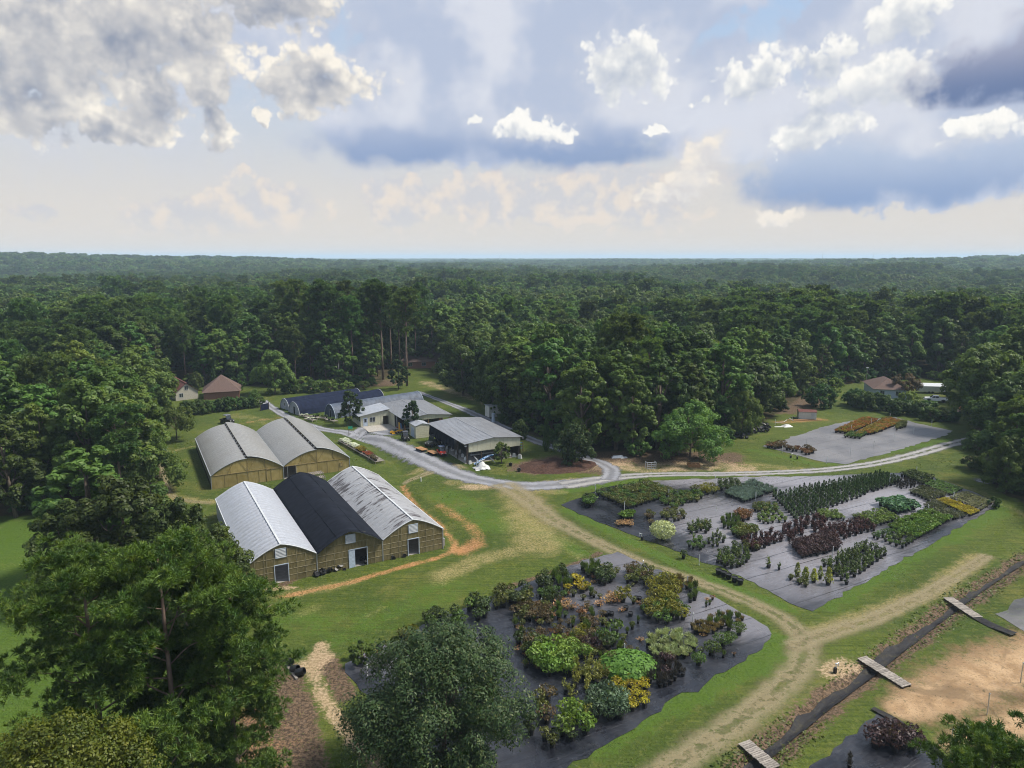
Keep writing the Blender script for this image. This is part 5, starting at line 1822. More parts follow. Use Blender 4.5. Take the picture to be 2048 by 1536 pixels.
def pole_barn():
    w, L, e, r = 12.5, 19.75, 4.1, 4.75
    T = thing('pole_barn', 'open sided barn with grey metal roof and cream gable boards', 'barn', (-9.18, 134.39, 0), 0.478)
    gable_roof(T, w, L, e, r, .25, ROOF_METAL)
    k = (r - e) / (w / 2)
    zg = lambda x: e + k * (w / 2 - abs(x - w / 2)) - .02
    siding(T, 'siding_board', CREAM, .75, w - .25, 0.0, 2.35, zg, .92)
    siding(T, 'siding_board', CREAM, .1, w - .1, L - .05, 2.2, zg, .92)
    for x in (.5, 3.6, 6.4, 9.2, w - .5):
        MB().box(x - .1, .08, 0, x + .1, .28, 4.1).build('post', DARKWOOD, T)
        MB().box(x - .1, L - .35, 0, x + .1, L - .15, 4.1).build('post', DARKWOOD, T)
    for y in (4.5, 9.5, 14.5):
        for x in (.3, w - .3):
            MB().box(x - .1, y - .1, 0, x + .1, y + .1, 4.05).build('post', DARKWOOD, T)
    MB().box(.15, .3, 3.75, .3, L - .3, 4.0).box(w - .3, .3, 3.75, w - .15, L - .3, 4.0).build('eave_beam', DARKWOOD, T)
    # dark mesh curtain along the left eave
    b = MB()
    n = 24
    pts = []
    for i in range(n + 1):
        y = L * .28 + L * .70 * i / n
        pts.append((.02 - .25 * (.5 + .5 * math.sin(i * 1.9)), y))
    for i in range(n):
        (xa, ya), (xb, yb) = pts[i], pts[i + 1]
        b.slab([(0.05, ya, 3.95), (0.05, yb, 3.95), (xb, yb, 1.75), (xa, ya, 1.75)], (.02, 0, 0))
    b.build('mesh_curtain', SHADE, T)
    MB().box(w - .08, .3, 0, w - .02, L - .3, 2.6).build('back_wall', DARKWOOD, T)
    MB().box(.2, .2, -.05, w - .2, L - .2, .02).build('floor', CONCRETE, T)
    MB().box(-.05, -.08, 3.55, .28, .1, 3.8).build('downspout', FRAME_WHITE, T)
    return T


def office():
    w, L, e, r = 11.7, 18.8, 3.3, 3.95
    T = thing('office_building', 'cream sided office with low grey metal roofs and a small front wing', 'building', (-24.96, 159.46, 0), 0.472)
    gable_roof(T, w, L, e, r, .3, ROOF_METAL)
    k = (r - e) / (w / 2)
    zg = lambda x: e + k * (w / 2 - abs(x - w / 2)) - .02
    siding(T, 'gable_board', CREAM, .1, w - .1, 0.0, 2.75, zg, 1.0)
    for x in (.3, 3.2, 6.1, 9.0, w - .3):
        MB().box(x - .09, .1, 0, x + .09, .28, 3.2).build('porch_post', PLANK, T)
    MB().box(.1, 5.0, 0, w - .1, 5.12, 3.2).build('inner_wall', DARKWOOD, T)
    for x in (1.5, 4.5, 7.6):
        MB().box(x, 4.9, .9, x + 1.4, 4.98, 2.2).build('dark_window', GLASS, T)
    MB().box(w - .12, 5.1, 0, w, L - .1, e - .05).build('side_wall', CREAM, T)
    MB().box(.1, L - .15, 0, w - .15, L - .02, e - .05).build('back_wall', CREAM, T)
    MB().box(0, 7.0, 0, .12, L - .16, e - .06).build('side_wall', CREAM, T)
    MB().box(0, 3.6, -.05, w, L, .03).build('floor', CONCRETE, T)
    # wing
    wx, wy, ww, wl = -7.3, 10.6, 7.3, 7.4
    hw = lambda x: 2.7 + (x - wx) / ww * 1.1
    siding(T, 'siding_board', CREAM, wx + .05, wx + ww - 1.7, wy, 0.0, lambda x: hw(x) - .06, .62)
    siding(T, 'siding_board', CREAM, wx + ww - .35, wx + ww, wy, 0.0, lambda x: hw(x) - .06, .62)
    MB().box(wx + ww - 1.7, wy + .0, 2.15, wx + ww - .35, wy + .05, 3.4).build('lintel', CREAM, T)
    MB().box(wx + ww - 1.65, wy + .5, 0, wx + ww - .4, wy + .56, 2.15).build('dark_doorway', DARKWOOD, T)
    MB().box(wx, wy + .07, 0, wx + .1, wy + wl, 1.15).build('side_wall', CREAM, T)
    for i in range(4):
        y0 = wy + .1 + (wl - .2) * i / 4
        y1 = wy + .1 + (wl - .2) * (i + 1) / 4
        window(T, y0 + .09, y1 - .09, 1.22, 2.45, wx + .05, -1, 'y', bars=False)
    MB().box(wx, wy + .07, 2.53, wx + .1, wy + wl, 2.64).build('side_wall', CREAM, T)
    MB().box(wx + .1, wy + wl - .1, 0, wx + ww, wy + wl, 2.6).build('back_wall', CREAM, T)
    MB().slab([(wx - .5, wy - .35, 2.62), (wx + ww, wy - .35, 3.83), (wx + ww, wy + wl + .3, 3.83), (wx - .5, wy + wl + .3, 2.62)], (0, 0, .08)).build('wing_roof', ROOF_LIGHT, T)
    d = MB().box(wx + .75, wy - .05, .05, wx + 1.7, wy + .0, 2.1).build('door', FRAME_BLUE, T)
    MB().box(wx + .95, wy - .07, 1.05, wx + 1.5, wy - .052, 1.9).build('pane', GLASS, d)
    MB().box(wx + 1.6, wy - .1, .98, wx + 1.66, wy - .052, 1.06).build('handle', STEEL, d)
    MB().box(wx + .65, wy - .06, 0, wx + .74, wy - .001, 2.2).box(wx + 1.71, wy - .06, 0, wx + 1.8, wy - .001, 2.2).box(wx + .74, wy - .06, 2.11, wx + 1.71, wy - .001, 2.2).build('door_frame', FRAME_WHITE, T)
    window(T, wx + 2.35, wx + 3.55, 1.0, 2.1, wy - .003, -1, 'x')
    MB().box(wx + .3, wy - 6.0, -.05, wx + ww + .4, wy - .02, .09).build('patio', CONCRETE, T)
    return T


def small_house(name, label, loc, rz, w, L, e, r, roofm, wallm, hip=False, wins=(), cat='house'):
    T = thing(name, label, cat, loc, rz)
    if hip:
        ov = .5
        k = min(w, L) / 2
        if w <= L:
            r0, r1 = (w / 2, k, r), (w / 2, L - k, r)
        else:
            r0, r1 = (k, L / 2, r), (w - k, L / 2, r)
        c = [(-ov, -ov, e - .1), (w + ov, -ov, e - .1), (w + ov, L + ov, e - .1), (-ov, L + ov, e - .1)]
        b = MB()
        if abs(w - L) < .5:
            ap = (w / 2, L / 2, r)
            b.add(c + [ap], [(0, 1, 4), (1, 2, 4), (2, 3, 4), (3, 0, 4), (3, 2, 1, 0)])
        elif w < L:
            b.add(c + [r0, r1], [(0, 1, 4), (1, 2, 5, 4), (2, 3, 5), (3, 0, 4, 5), (3, 2, 1, 0)])
        else:
            b.add(c + [r0, r1], [(0, 1, 5, 4), (1, 2, 5), (2, 3, 4, 5), (3, 0, 4), (3, 2, 1, 0)])
        b.build('roof', roofm, T)
        MB().box(0, 0, 0, w, .15, e).box(0, L - .15, 0, w, L, e).box(0, .15, 0, .15, L - .15, e).box(w - .15, .15, 0, w, L - .15, e).build('wall', wallm, T)
    else:
        gable_roof(T, w, L, e, r, .3, roofm, ribs=False)
        zg = lambda x: e + (r - e) * (1 - abs(x - w / 2) / (w / 2)) - .03
        for y in (0, L - .15):
            MB().slab([(0, y, 0), (w, y, 0), (w, y, e - .03), (w / 2, y, r - .03), (0, y, e - .03)], (0, .15, 0)).build('gable_wall', wallm, T)
        MB().box(0, .15, 0, .15, L - .15, e - .05).box(w - .15, .15, 0, w, L - .15, e - .05).build('side_wall', wallm, T)
    for (x0, x1, z0, z1) in wins:
        window(T, x0, x1, z0, z1, -.002, -1)
    return T


gothic_house()
arch_house()
pole_barn()
office()
hoop_house((-60.8, 185.8, 0), R(43 - 90), 5.6, 3.0, 22, SHADE_BLUE, 'black hoop house nearest the drive, farthest back of three')
hoop_house((-56.6, 180.2, 0), R(44 - 90), 6.2, 3.2, 26, SHADE_BLUE, 'middle hoop house under black shade cloth', end=True)
hoop_house((-46.4, 176.8, 0), R(42 - 90), 5.8, 3.3, 27, HOOP_GREY, 'grey film hoop house behind the cone shaped magnolia', end=False, dark=True)
# houses among the trees
small_house('hip_roof_house', 'house with brown pyramid roof left of the drive', (*P(408, 800)[:2], 0), R(20), 9.5, 9.5, 2.2, 6.4, SHINGLE, BRICK, hip=True)
small_house('gabled_house', 'house with dark red roof and white gable behind the fruit tree', (*P(352, 802)[:2], 0), R(38), 6.0, 13, 2.4, 4.8, SHINGLE_RED, paint('beige_wall', (.34, .32, .27), .7, .12), wins=((2.5, 3.4, 2.9, 4.0), (1.0, 2.0, .9, 2.0)))
small_house('woodland_house', 'long dark roofed house under the trees beyond the pine grove', (*P(800, 738)[:2], 0), R(12), 18, 9, 2.6, 5.6, SHINGLE, BRICK, hip=True, wins=((3, 4.4, 1.0, 2.1), (8, 9.4, 1.0, 2.1), (13, 14.4, 1.0, 2.1)))
small_house('brown_roof_house', 'blue walled house with brown hip roof at the right clearing', (*P(1748, 796)[:2], 0), R(-14), 8.5, 13, 2.8, 5.2, SHINGLE, FRAME_BLUE, hip=True, wins=((1.5, 2.6, 1.0, 2.2), (5.6, 6.8, 1.0, 2.2)))


def metal_shed():
    o = P(846, 876)
    T = thing('metal_shed', 'small cream metal shed squeezed between barn and magnolia', 'shed', (o[0], o[1], 0), 0.478)
    w, L, e, r = 3.4, 4.2, 2.9, 3.4
    gable_roof(T, w, L, e, r, .12, ROOF_LIGHT, thick=.05, ribs=False, cap=False, x0=-w / 2)
    for i in range(7):
        MB().box(-w / 2, -.03, .06 + i * .4, w / 2, .02, .06 + i * .4 + .37).build('siding_board', CREAM, T)
    MB().slab([(-w / 2, 0.0, 2.9), (w / 2, 0.0, 2.9), (0, 0.0, 3.36)], (0, .05, 0)).build('gable', CREAM, T)
    MB().box(-w / 2, .03, 0, -w / 2 + .05, L, e - .03).build('side_wall', CREAM, T)
    MB().box(w / 2 - .05, .03, 0, w / 2, L, e - .03).build('side_wall', CREAM, T)
    MB().box(-w / 2 + .06, L - .05, 0, w / 2 - .06, L, e - .03).build('back_wall', CREAM, T)
    MB().box(-w / 2 - .05, .9, .05, -w / 2 - .005, 1.9, 2.3).build('door', FRAME_BLUE, T)
    MB().box(-w / 2 - .05, 1.95, .05, -w / 2 - .005, 2.95, 2.3).build('door', FRAME_BLUE, T)


def garden_shed():
    o = P(1597, 838)
    T = thing('garden_shed', 'small white shed with rusty brown roof beside the lawn', 'shed', (o[0], o[1], 0), R(-12))
    w, L = 4.2, 2.4
    MB().box(0, 0, 0, w, .06, 1.85).build('front_wall', PALE, T)
    MB().box(0, L - .06, 0, w, L, 1.85).build('back_wall', PALE, T)
    MB().slab([(0, .07, 0), (0, L - .07, 0), (0, L - .07, 1.85), (0, L / 2, 2.2), (0, .07, 1.85)], (.06, 0, 0)).build('side_wall', PALE, T)
    MB().slab([(w, .07, 0), (w, L - .07, 0), (w, L - .07, 1.85), (w, L / 2, 2.2), (w, .07, 1.85)], (-.06, 0, 0)).build('side_wall', PALE, T)
    MB().slab([(-.1, -.12, 1.86), (w + .1, -.12, 1.86), (w + .1, L / 2, 2.28), (-.1, L / 2, 2.28)], (0, 0, .05)).build('roof', SHINGLE_RED, T)
    MB().slab([(-.1, L / 2, 2.28), (w + .1, L / 2, 2.28), (w + .1, L + .12, 1.86), (-.1, L + .12, 1.86)], (0, 0, .05)).build('roof', SHINGLE_RED, T)
    MB().box(w - 1.35, -.03, .05, w - .45, -.003, 1.7).build('door', FRAME_WHITE, T)
    for i in range(5):
        b = tag(MB().box(-2.8, -.1, 0, 2.8, .1, .06).build('loose_board', PLANK), 'orange brown board lying in front of the white shed', 'board', 'boards by the white shed')
        b.location = (o[0] + .5 + RNG.uniform(-1.5, 2.2), o[1] - .7 - .3 * i, .02 + .005 * i)
        b.rotation_euler = (0, 0, RNG.uniform(-.3, .25))


metal_shed()
garden_shed()


def container():
    o = P(978, 836)
    T = thing('storage_container', 'pale grey storage box behind the lane under the trees', 'container', (o[0], o[1], 0), R(25))
    MB().box(0, 0, .15, 7, 2.6, 2.9).build('body', PALE, T)
    for i in range(14):
        MB().box(.2 + i * .48, -.05, .3, .42 + i * .48, -.002, 2.75).build('rib', PALE, T)
    MB().box(-.1, -.1, 2.9, 7.1, 2.7, 3.0).build('roof', FRAME_WHITE, T)
    MB().box(0.3, .2, 0, .8, 2.4, .15).box(6.2, .2, 0, 6.7, 2.4, .15).build('skid', DARKWOOD, T)
    p = P(983, 842)
    k = thing('drum_stack', 'stack of pale blue drums beside the grey storage box', 'drums', (p[0] + .5, p[1] - 1.2, 0))
    for i in range(4):
        MB().lathe([(.42, i * .55), (.45, i * .55 + .12), (.42, i * .55 + .26), (.45, i * .55 + .40), (.42, i * .55 + .52)], 12).build('drum', FRAME_BLUE, k)


container()


def white_trailer():
    o = P(1838, 787)
    T = thing('white_trailer', 'long white roofed trailer parked beyond the pickup', 'trailer', (o[0], o[1], 0), R(-8))
    MB().slab([(0, 0, 2.2), (7.5, 0, 2.2), (7.5, 2.8, 2.75), (0, 2.8, 2.75)], (0, 0, .06)).build('roof', FRAME_WHITE, T)
    MB().box(.1, .1, .6, 7.4, .18, 2.18).build('side', PALE, T)
    MB().box(.1, 2.6, .6, 7.4, 2.68, 2.7).build('side', PALE, T)
    MB().box(.1, .2, .6, 7.4, 2.58, .68).build('floor', STEEL, T)
    for x in (2.8, 3.8):
        for y in (.0, 2.55):
            wh = MB().lathe([(.1, -.1), (.36, -.1), (.36, .1), (.1, .1)], 14, (x, y + .1, .36), 'y').build('wheel', RUBBER, T)


white_trailer()

# ------------------------------------------------------------------ potted stock on the ground cloths
def pot_data(r, h, name):
    b = MB()
    b.lathe([(r * .78, 0), (r * .97, h * .9), (r * 1.06, h * .9), (r * 1.06, h), (r * .93, h), (r * .9, h * .88)], 10)
    me = b.data(name)
    me.materials.append(BLACKP)
    return me


POT_S, POT_M, POT_L = pot_data(.18, .30, 'pot_small'), pot_data(.23, .40, 'pot_medium'), pot_data(.30, .48, 'pot_large')


def sprig(seed, H, W, n, leaf, aspect=.5, shape='round', z0=.36, up=.3, jitter=.7):
    """foliage of one potted plant"""
    r = np.random.default_rng(seed)
    if shape == 'round':
        d = rand_dirs(r, n, .15)
        q = (.45 + .6 * r.random(n) ** .5)[:, None]
        p = d * q * np.array([W, W, (H - z0) * .5]) + np.array([0, 0, z0 + (H - z0) * .5])
        nr = d
        al = None
    elif shape == 'cone':
        s = r.random(n) ** .9
        a = r.uniform(0, 6.283, n)
        q = W * (1 - s * .8) * (.55 + .5 * r.random(n))
        p = np.stack([q * np.cos(a), q * np.sin(a), z0 + s * (H - z0)], 1)
        nr = np.stack([np.cos(a), np.sin(a), .4 + 0 * a], 1)
        al = None
    elif shape == 'loose':
        k = 7
        d0 = rand_dirs(r, k, .9)
        st = r.integers(0, k, n)
        s = r.uniform(.25, 1, n)
        p = d0[st] * s[:, None] * np.array([W * 1.2, W * 1.2, H - z0]) + np.array([0, 0, z0]) + r.normal(size=(n, 3)) * W * .16
        nr = rand_dirs(r, n, .4)
        al = None
    elif shape == 'flat':
        a = r.uniform(0, 6.283, n)
        q = W * np.sqrt(r.random(n))
        p = np.stack([q * np.cos(a), q * np.sin(a), H - (q / W) ** 2 * (H - z0) * .6 - r.random(n) * .08], 1)
        nr = np.tile(np.array([0, 0, 1.0]), (n, 1))
        al = None
    else:      # blades
        a = r.uniform(0, 6.283, n)
        ln = r.uniform(.5, 1, n) * (H - z0)
        sp = W * r.random(n)
        d = unit(np.stack([np.cos(a) * sp, np.sin(a) * sp, ln], 1))
        base = np.stack([np.cos(a) * W * .15, np.sin(a) * W * .15, z0 + 0 * a], 1)
        p = base + d * (ln * .5)[:, None]
        side = unit(r.normal(size=p.shape))
        v, f = leaves(p, np.cross(d, side), leaf, r, aspect, .05, d)
        return v, f
    return leaves(p, nr, leaf, r, aspect, jitter, al)


PLANTS = {}


def plant_kind(name, mat, shape, H, W, n, leaf, aspect=.5, pot=None, var=3):
    ms = []
    for k in range(var):
        me = make_mesh(name + '_foliage', *sprig(sum(map(ord, shape)) % 97 + k * 7 + len(name), H, W, n, leaf, aspect, shape))
        me.materials.append(mat)
        ms.append(me)
    PLANTS[name] = (ms, pot or POT_M)


def pm(name, a, b, c=None, **kw):
    a, b, c = [None if k is None else tuple(min(.6, q * 1.3) for q in k) for k in (a, b, c)]
    kw.setdefault('scale', 2.5)
    kw.setdefault('hue', .012)
    kw.setdefault('rand', .3)
    return leaf_mat(name, a, b, c, **kw)


plant_kind('column', pm('column_leaves', (.026, .052, .018), (.050, .088, .026), (.08, .12, .035)), 'cone', 1.25, .30, 95, .20)
plant_kind('olive', pm('olive_leaves', (.050, .062, .018), (.092, .105, .028), (.13, .14, .04)), 'round', .95, .45, 95, .22)
plant_kind('green', pm('green_leaves', (.035, .072, .016), (.068, .120, .026), (.11, .16, .04)), 'round', .9, .45, 95, .22)
plant_kind('dark', pm('dark_leaves', (.022, .038, .014), (.042, .062, .020), (.07, .085, .03)), 'round', 1.0, .45, 95, .22)
plant_kind('tall', pm('tall_leaves', (.040, .068, .018), (.075, .108, .028), (.115, .14, .04)), 'loose', 1.45, .34, 95, .22)
plant_kind('blue', pm('blue_leaves', (.075, .115, .105), (.125, .175, .160), (.17, .21, .2)), 'blade', .85, .55, 60, .5, .16)
plant_kind('purple', pm('purple_leaves', (.030, .015, .017), (.058, .028, .030), (.085, .05, .045)), 'loose', 1.25, .42, 100, .24)
plant_kind('plum', pm('plum_leaves', (.028, .017, .020), (.050, .030, .032), (.07, .045, .045)), 'round', 1.05, .6, 130, .22)
plant_kind('lightgreen', pm('light_leaves', (.070, .112, .028), (.115, .165, .042), (.16, .2, .06)), 'round', .7, .32, 60, .2, pot=POT_S)
plant_kind('teal', pm('broad_teal_leaves', (.035, .085, .045), (.065, .135, .070), (.1, .17, .09), gloss=.2, rough=.5), 'flat', .95, .7, 60, .42, .8)
plant_kind('bright', pm('bright_leaves', (.048, .098, .016), (.090, .155, .026), (.13, .19, .04)), 'round', .72, .42, 95, .22)
plant_kind('low', pm('low_leaves', (.040, .085, .018), (.070, .130, .026), (.1, .16, .04)), 'flat', .42, .36, 45, .18, pot=POT_S, var=2)
plant_kind('pale', pm('pale_leaves', (.095, .105, .050), (.150, .160, .085), (.22, .22, .14)), 'round', .55, .36, 60, .16, pot=POT_S)
plant_kind('grey', pm('grey_leaves', (.042, .052, .026), (.070, .082, .040), (.09, .1, .05)), 'round', .55, .38, 60, .18, pot=POT_S)
plant_kind('yellow', pm('yellow_flowers', (.20, .17, .016), (.33, .28, .024), (.08, .10, .02), scale=5), 'round', .62, .38, 80, .15)
plant_kind('orange', pm('orange_leaves', (.17, .065, .014), (.24, .11, .018), (.11, .09, .02), scale=4), 'round', .72, .42, 90, .18)
plant_kind('amber', pm('amber_leaves', (.12, .10, .016), (.19, .15, .02), (.08, .095, .02), scale=4), 'round', .72, .42, 90, .18)
plant_kind('gold', pm('golden_leaves', (.075, .085, .014), (.130, .130, .018), (.21, .18, .02), scale=3), 'round', 1.15, .6, 150, .22)
plant_kind('rust', pm('rusty_leaves', (.075, .040, .020), (.120, .062, .028), (.14, .09, .04)), 'round', .55, .42, 70, .18, pot=POT_S)
plant_kind('straw', pm('dead_straw', (.19, .105, .045), (.30, .185, .085), (.36, .25, .13)), 'flat', .32, .55, 60, .22, .3, pot=POT_S)
plant_kind('brown', pm('withered_leaves', (.060, .044, .024), (.105, .078, .042), (.06, .085, .025)), 'round', .85, .55, 110, .2)
plant_kind('reed', pm('reedy_leaves', (.042, .078, .018), (.078, .120, .028), (.12, .15, .04)), 'blade', 1.6, .45, 70, .7, .1)
plant_kind('variegated', pm('striped_blades', (.15, .19, .085), (.24, .28, .14), (.34, .36, .22)), 'blade', .85, .6, 80, .5, .13)
plant_kind('brownreed', pm('brown_blades', (.095, .080, .034), (.150, .115, .050), (.08, .1, .03)), 'blade', .8, .5, 70, .45, .12)
plant_kind('lime', pm('lime_needles', (.13, .165, .022), (.21, .24, .034), (.28, .29, .06)), 'cone', 1.9, .55, 240, .24, pot=POT_L)
plant_kind('boxwood', pm('boxwood_leaves', (.040, .075, .016), (.070, .115, .024), (.10, .14, .035)), 'round', 1.15, .8, 330, .2, pot=POT_L)
plant_kind('silver', pm('silver_leaves', (.036, .066, .036), (.068, .108, .060), (.10, .14, .08)), 'round', 1.35, .7, 190, .24, pot=POT_L)
plant_kind('leafy', pm('fresh_leaves', (.060, .115, .018), (.110, .180, .028), (.16, .22, .045)), 'round', 1.35, .75, 190, .27, pot=POT_L)
plant_kind('bamboo', pm('bamboo_leaves', (.085, .095, .020), (.145, .155, .032), (.19, .2, .05)), 'loose', 1.7, .5, 150, .28, .3, pot=POT_L)
plant_kind('spike', pm('dark_stems', (.020, .019, .020), (.038, .034, .034), (.05, .05, .03)), 'blade', 1.4, .4, 60, .55, .1)
COUNT = {}
NAMES = {'column': 'upright_shrub', 'olive': 'olive_shrub', 'green': 'green_shrub', 'dark': 'dark_shrub', 'tall': 'leafy_shrub', 'blue': 'blue_fescue_pot', 'purple': 'purple_shrub', 'plum': 'plum_bush', 'lightgreen': 'young_plant', 'teal': 'broadleaf_plant', 'bright': 'bright_shrub', 'low': 'low_pot_plant', 'pale': 'flecked_plant', 'grey': 'grey_plant', 'yellow': 'flowering_plant', 'orange': 'orange_plant', 'amber': 'amber_plant', 'gold': 'golden_shrub', 'rust': 'rusty_plant', 'straw': 'dead_plant', 'brown': 'withered_plant', 'reed': 'reedy_plant', 'variegated': 'striped_sedge', 'brownreed': 'brown_sedge', 'lime': 'lime_conifer', 'boxwood': 'boxwood', 'silver': 'silver_shrub', 'leafy': 'fresh_shrub', 'bamboo': 'bamboo', 'spike': 'dark_stemmed_plant', 'whitebloom': 'white_flower', 'redbloom': 'red_flower'}


def potted(kind_, x, y, label, group, s=1.0, name=None, cat='potted plant'):
    name = name or NAMES[kind_]
    ms, pot = PLANTS[kind_]
    t = thing(name, label, cat, (x, y, .05), RNG.uniform(0, 6.28), group)
    t.scale = (s * RNG.uniform(.9, 1.1), s * RNG.uniform(.9, 1.1), s * RNG.uniform(.85, 1.15))
    link('pot', pot, None, t)
    link('foliage', ms[int(RNG.integers(0, len(ms)))], None, t)
    COUNT[kind_] = COUNT.get(kind_, 0) + 1
    return t


def block(q, sx, sy, kind_, label, group, s=1.0, jit=.08, skip=.03, alt=None, altp=.0):
    """rows of pots filling a four-sided plot given by pixels (near left, near right, far right, far left)"""
    A, B, C_, D = [P(*p)[:2] for p in q]
    nu = max(2, int(round((np.linalg.norm(B - A) + np.linalg.norm(C_ - D)) / 2 / sx)))
    nv = max(2, int(round((np.linalg.norm(D - A) + np.linalg.norm(C_ - B)) / 2 / sy)))
    for i in range(nu):
        for j in range(nv):
            if RNG.random() < skip:
                continue
            a, b = (i + .5) / nu, (j + .5) / nv
            p = (A * (1 - a) + B * a) * (1 - b) + (D * (1 - a) + C_ * a) * b + RNG.normal(size=2) * jit
            k = alt if alt and RNG.random() < altp else kind_
            potted(k, p[0], p[1], label, group, s * 1.04)


def cluster(u, v, ru, rv, kind_, label, s=1.0, gap=.75, alt=None, altp=0.3, fill=.9):
    """an uneven clump of pots inside an ellipse given in pixels"""
    c = P(u, v)[:2]
    ax = P(u + ru, v)[:2] - c
    ay = (P(u, v - rv)[:2] - P(u, v + rv)[:2]) / 2
    area = math.pi * np.linalg.norm(ax) * np.linalg.norm(ay)
    n = max(1, int(area / gap ** 2 * fill))
    pts = []
    tries = 0
    while len(pts) < n and tries < n * 40:
        tries += 1
        a, q = RNG.uniform(0, 6.283), math.sqrt(RNG.random())
        p = c + ax * q * math.cos(a) + ay * q * math.sin(a)
        if all(np.hypot(*(p - o)) > gap * .72 for o in pts):
            pts.append(p)
    for p in pts:
        k = alt if alt and RNG.random() < altp else kind_
        potted(k, p[0], p[1], label, label, s)


# --- the large ground cloth on the right
block([(1256, 1021), (1356, 989), (1294, 967), (1190, 991)], 1.05, 0.75, 'olive', 'olive green shrub in the big block at the left end of the large cloth', 'olive block', 1.0, alt='green', altp=.35)
block([(1350, 1021), (1408, 999), (1390, 981), (1312, 1005)], .95, .95, 'green', 'green shrub in the strip right of the olive block', 'green strip', 1.0, .2, .1, 'olive', .3)
cluster(1412, 983, 22, 7, 'gold', 'yellowish shrub behind the green strip by the gravel road', .95, 1.0)
block([(1437, 983), (1482, 981), (1479, 965), (1434, 967)], .95, .95, 'dark', 'dark green shrub between the yellowish shrubs and the blue block', 'dark back rows')
block([(1491, 1007), (1557, 983), (1503, 964), (1448, 990)], .72, .72, 'blue', 'blue green spiky plant in the blue block', 'blue block')
block([(1590, 1046), (1803, 965), (1762, 953), (1540, 993)], 1.3, 0.76, 'column', 'dark green upright shrub in the long rows down the middle', 'dark upright rows', 1.0, .05, .02)
block([(1640, 1041), (1694, 1043), (1672, 1026), (1630, 1024)], .7, .6, 'lightgreen', 'small light green plant in the wedge below the dark upright rows', 'light wedge')
block([(1505, 1109), (1656, 1053), (1636, 1036), (1478, 1089)], 1.2, 1.0, 'purple', 'purple leaved shrub in the long slanting row', 'long purple row', 1.05, .2, .1)
block([(1642, 1091), (1756, 1062), (1722, 1043), (1633, 1063)], 1.15, 0.78, 'purple', 'purple leaved shrub in the block right of the long purple row', 'second purple block', .95)
block([(1602, 1119), (1682, 1101), (1660, 1075), (1580, 1091)], .72, .72, 'plum', 'plum black bushy shrub in the dense dark mound', 'plum mound', 1.1, .12)
block([(1740, 1057), (1802, 1043), (1766, 1022), (1702, 1037)], 1.05, 0.66, 'lightgreen', 'light green young plant in the rows above the second purple block', 'light rows', 1.1)
block([(1790, 1031), (1836, 1021), (1800, 1002), (1752, 1011)], 1.0, .95, 'teal', 'broad leaved teal green plant near the bare strip', 'teal plants', 1.2)
block([(1832, 1083), (1904, 1041), (1851, 1025), (1775, 1057)], 1.08, 0.72, 'bright', 'bright green plant in the dense block near the right edge', 'bright block', 1.15, .05, .01)
block([(1898, 1043), (1936, 1036), (1871, 1005), (1846, 1015)], .7, .7, 'grey', 'dull grey green low plant left of the yellow strip', 'grey green strip')
block([(1939, 1035), (1961, 1027), (1891, 1000), (1873, 1005)], .6, .6, 'yellow', 'yellow flowering plant in the bright strip near the right tip', 'yellow strip', 1.0, .04, 0)
block([(1963, 1024), (1987, 1009), (1930, 986), (1896, 999)], .72, .72, 'pale', 'pale flecked low plant behind the yellow strip', 'pale block')
block([(1858, 1006), (1896, 993), (1846, 978), (1818, 987)], .8, .8, 'grey', 'olive grey plant in the block beyond the bare strip', 'olive grey block', 1.3)
block([(1900, 993), (1926, 981), (1870, 960), (1850, 972)], .62, .62, 'low', 'low flat bright green plant at the far right corner', 'low green block')
block([(1846, 973), (1869, 961), (1826, 948), (1798, 952)], .85, .85, 'dark', 'dark plant in the farthest rows of the large cloth', 'farthest dark rows')
block([(1800, 981), (1846, 973), (1815, 962), (1782, 967)], .9, .8, 'spike', 'near black spindly plant in the small rows by the far corner', 'black spindly rows', .7)
block([(1692, 1176), (1776, 1110), (1725, 1093), (1640, 1134)], 1.3, 0.82, 'tall', 'tall leafy shrub in the front rows beside the lime conifers', 'tall front rows', 1.0, .08, .04, 'dark', .35)
block([(1806, 1101), (1832, 1085), (1776, 1062), (1738, 1076)], 1.2, 0.76, 'tall', 'leafy dark shrub in the rows between purple and bright blocks', 'middle dark rows', .85, .08, .04, 'green', .4)
block([(1520, 1051), (1577, 1046), (1562, 1028), (1505, 1031)], .95, .8, 'lightgreen', 'thin light plant in the sparse rows left of the dark upright ones', 'sparse light rows', 1.0, .1, .1)
for k, (u, v, s) in enumerate([(1594, 1153, .85), (1610, 1163, 1.05), (1627, 1165, 1.0), (1656, 1170, 1.15), (1640, 1158, .8)]):
    p = P(u, v)
    potted('lime', p[0], p[1], ['slim lime conifer at the left of the lime group', 'tall lime conifer second in the lime group', 'middle lime conifer of the group', 'round lime conifer at the right of the group', 'small lime conifer behind the group'][k], 'lime conifers', s, 'lime_conifer', 'conifer')
block([(1575, 1160), (1612, 1178), (1618, 1172), (1580, 1154)], .7, .7, 'olive', 'low olive shrub along the foot of the lime conifers', 'olive edging', .7, .1, .1)
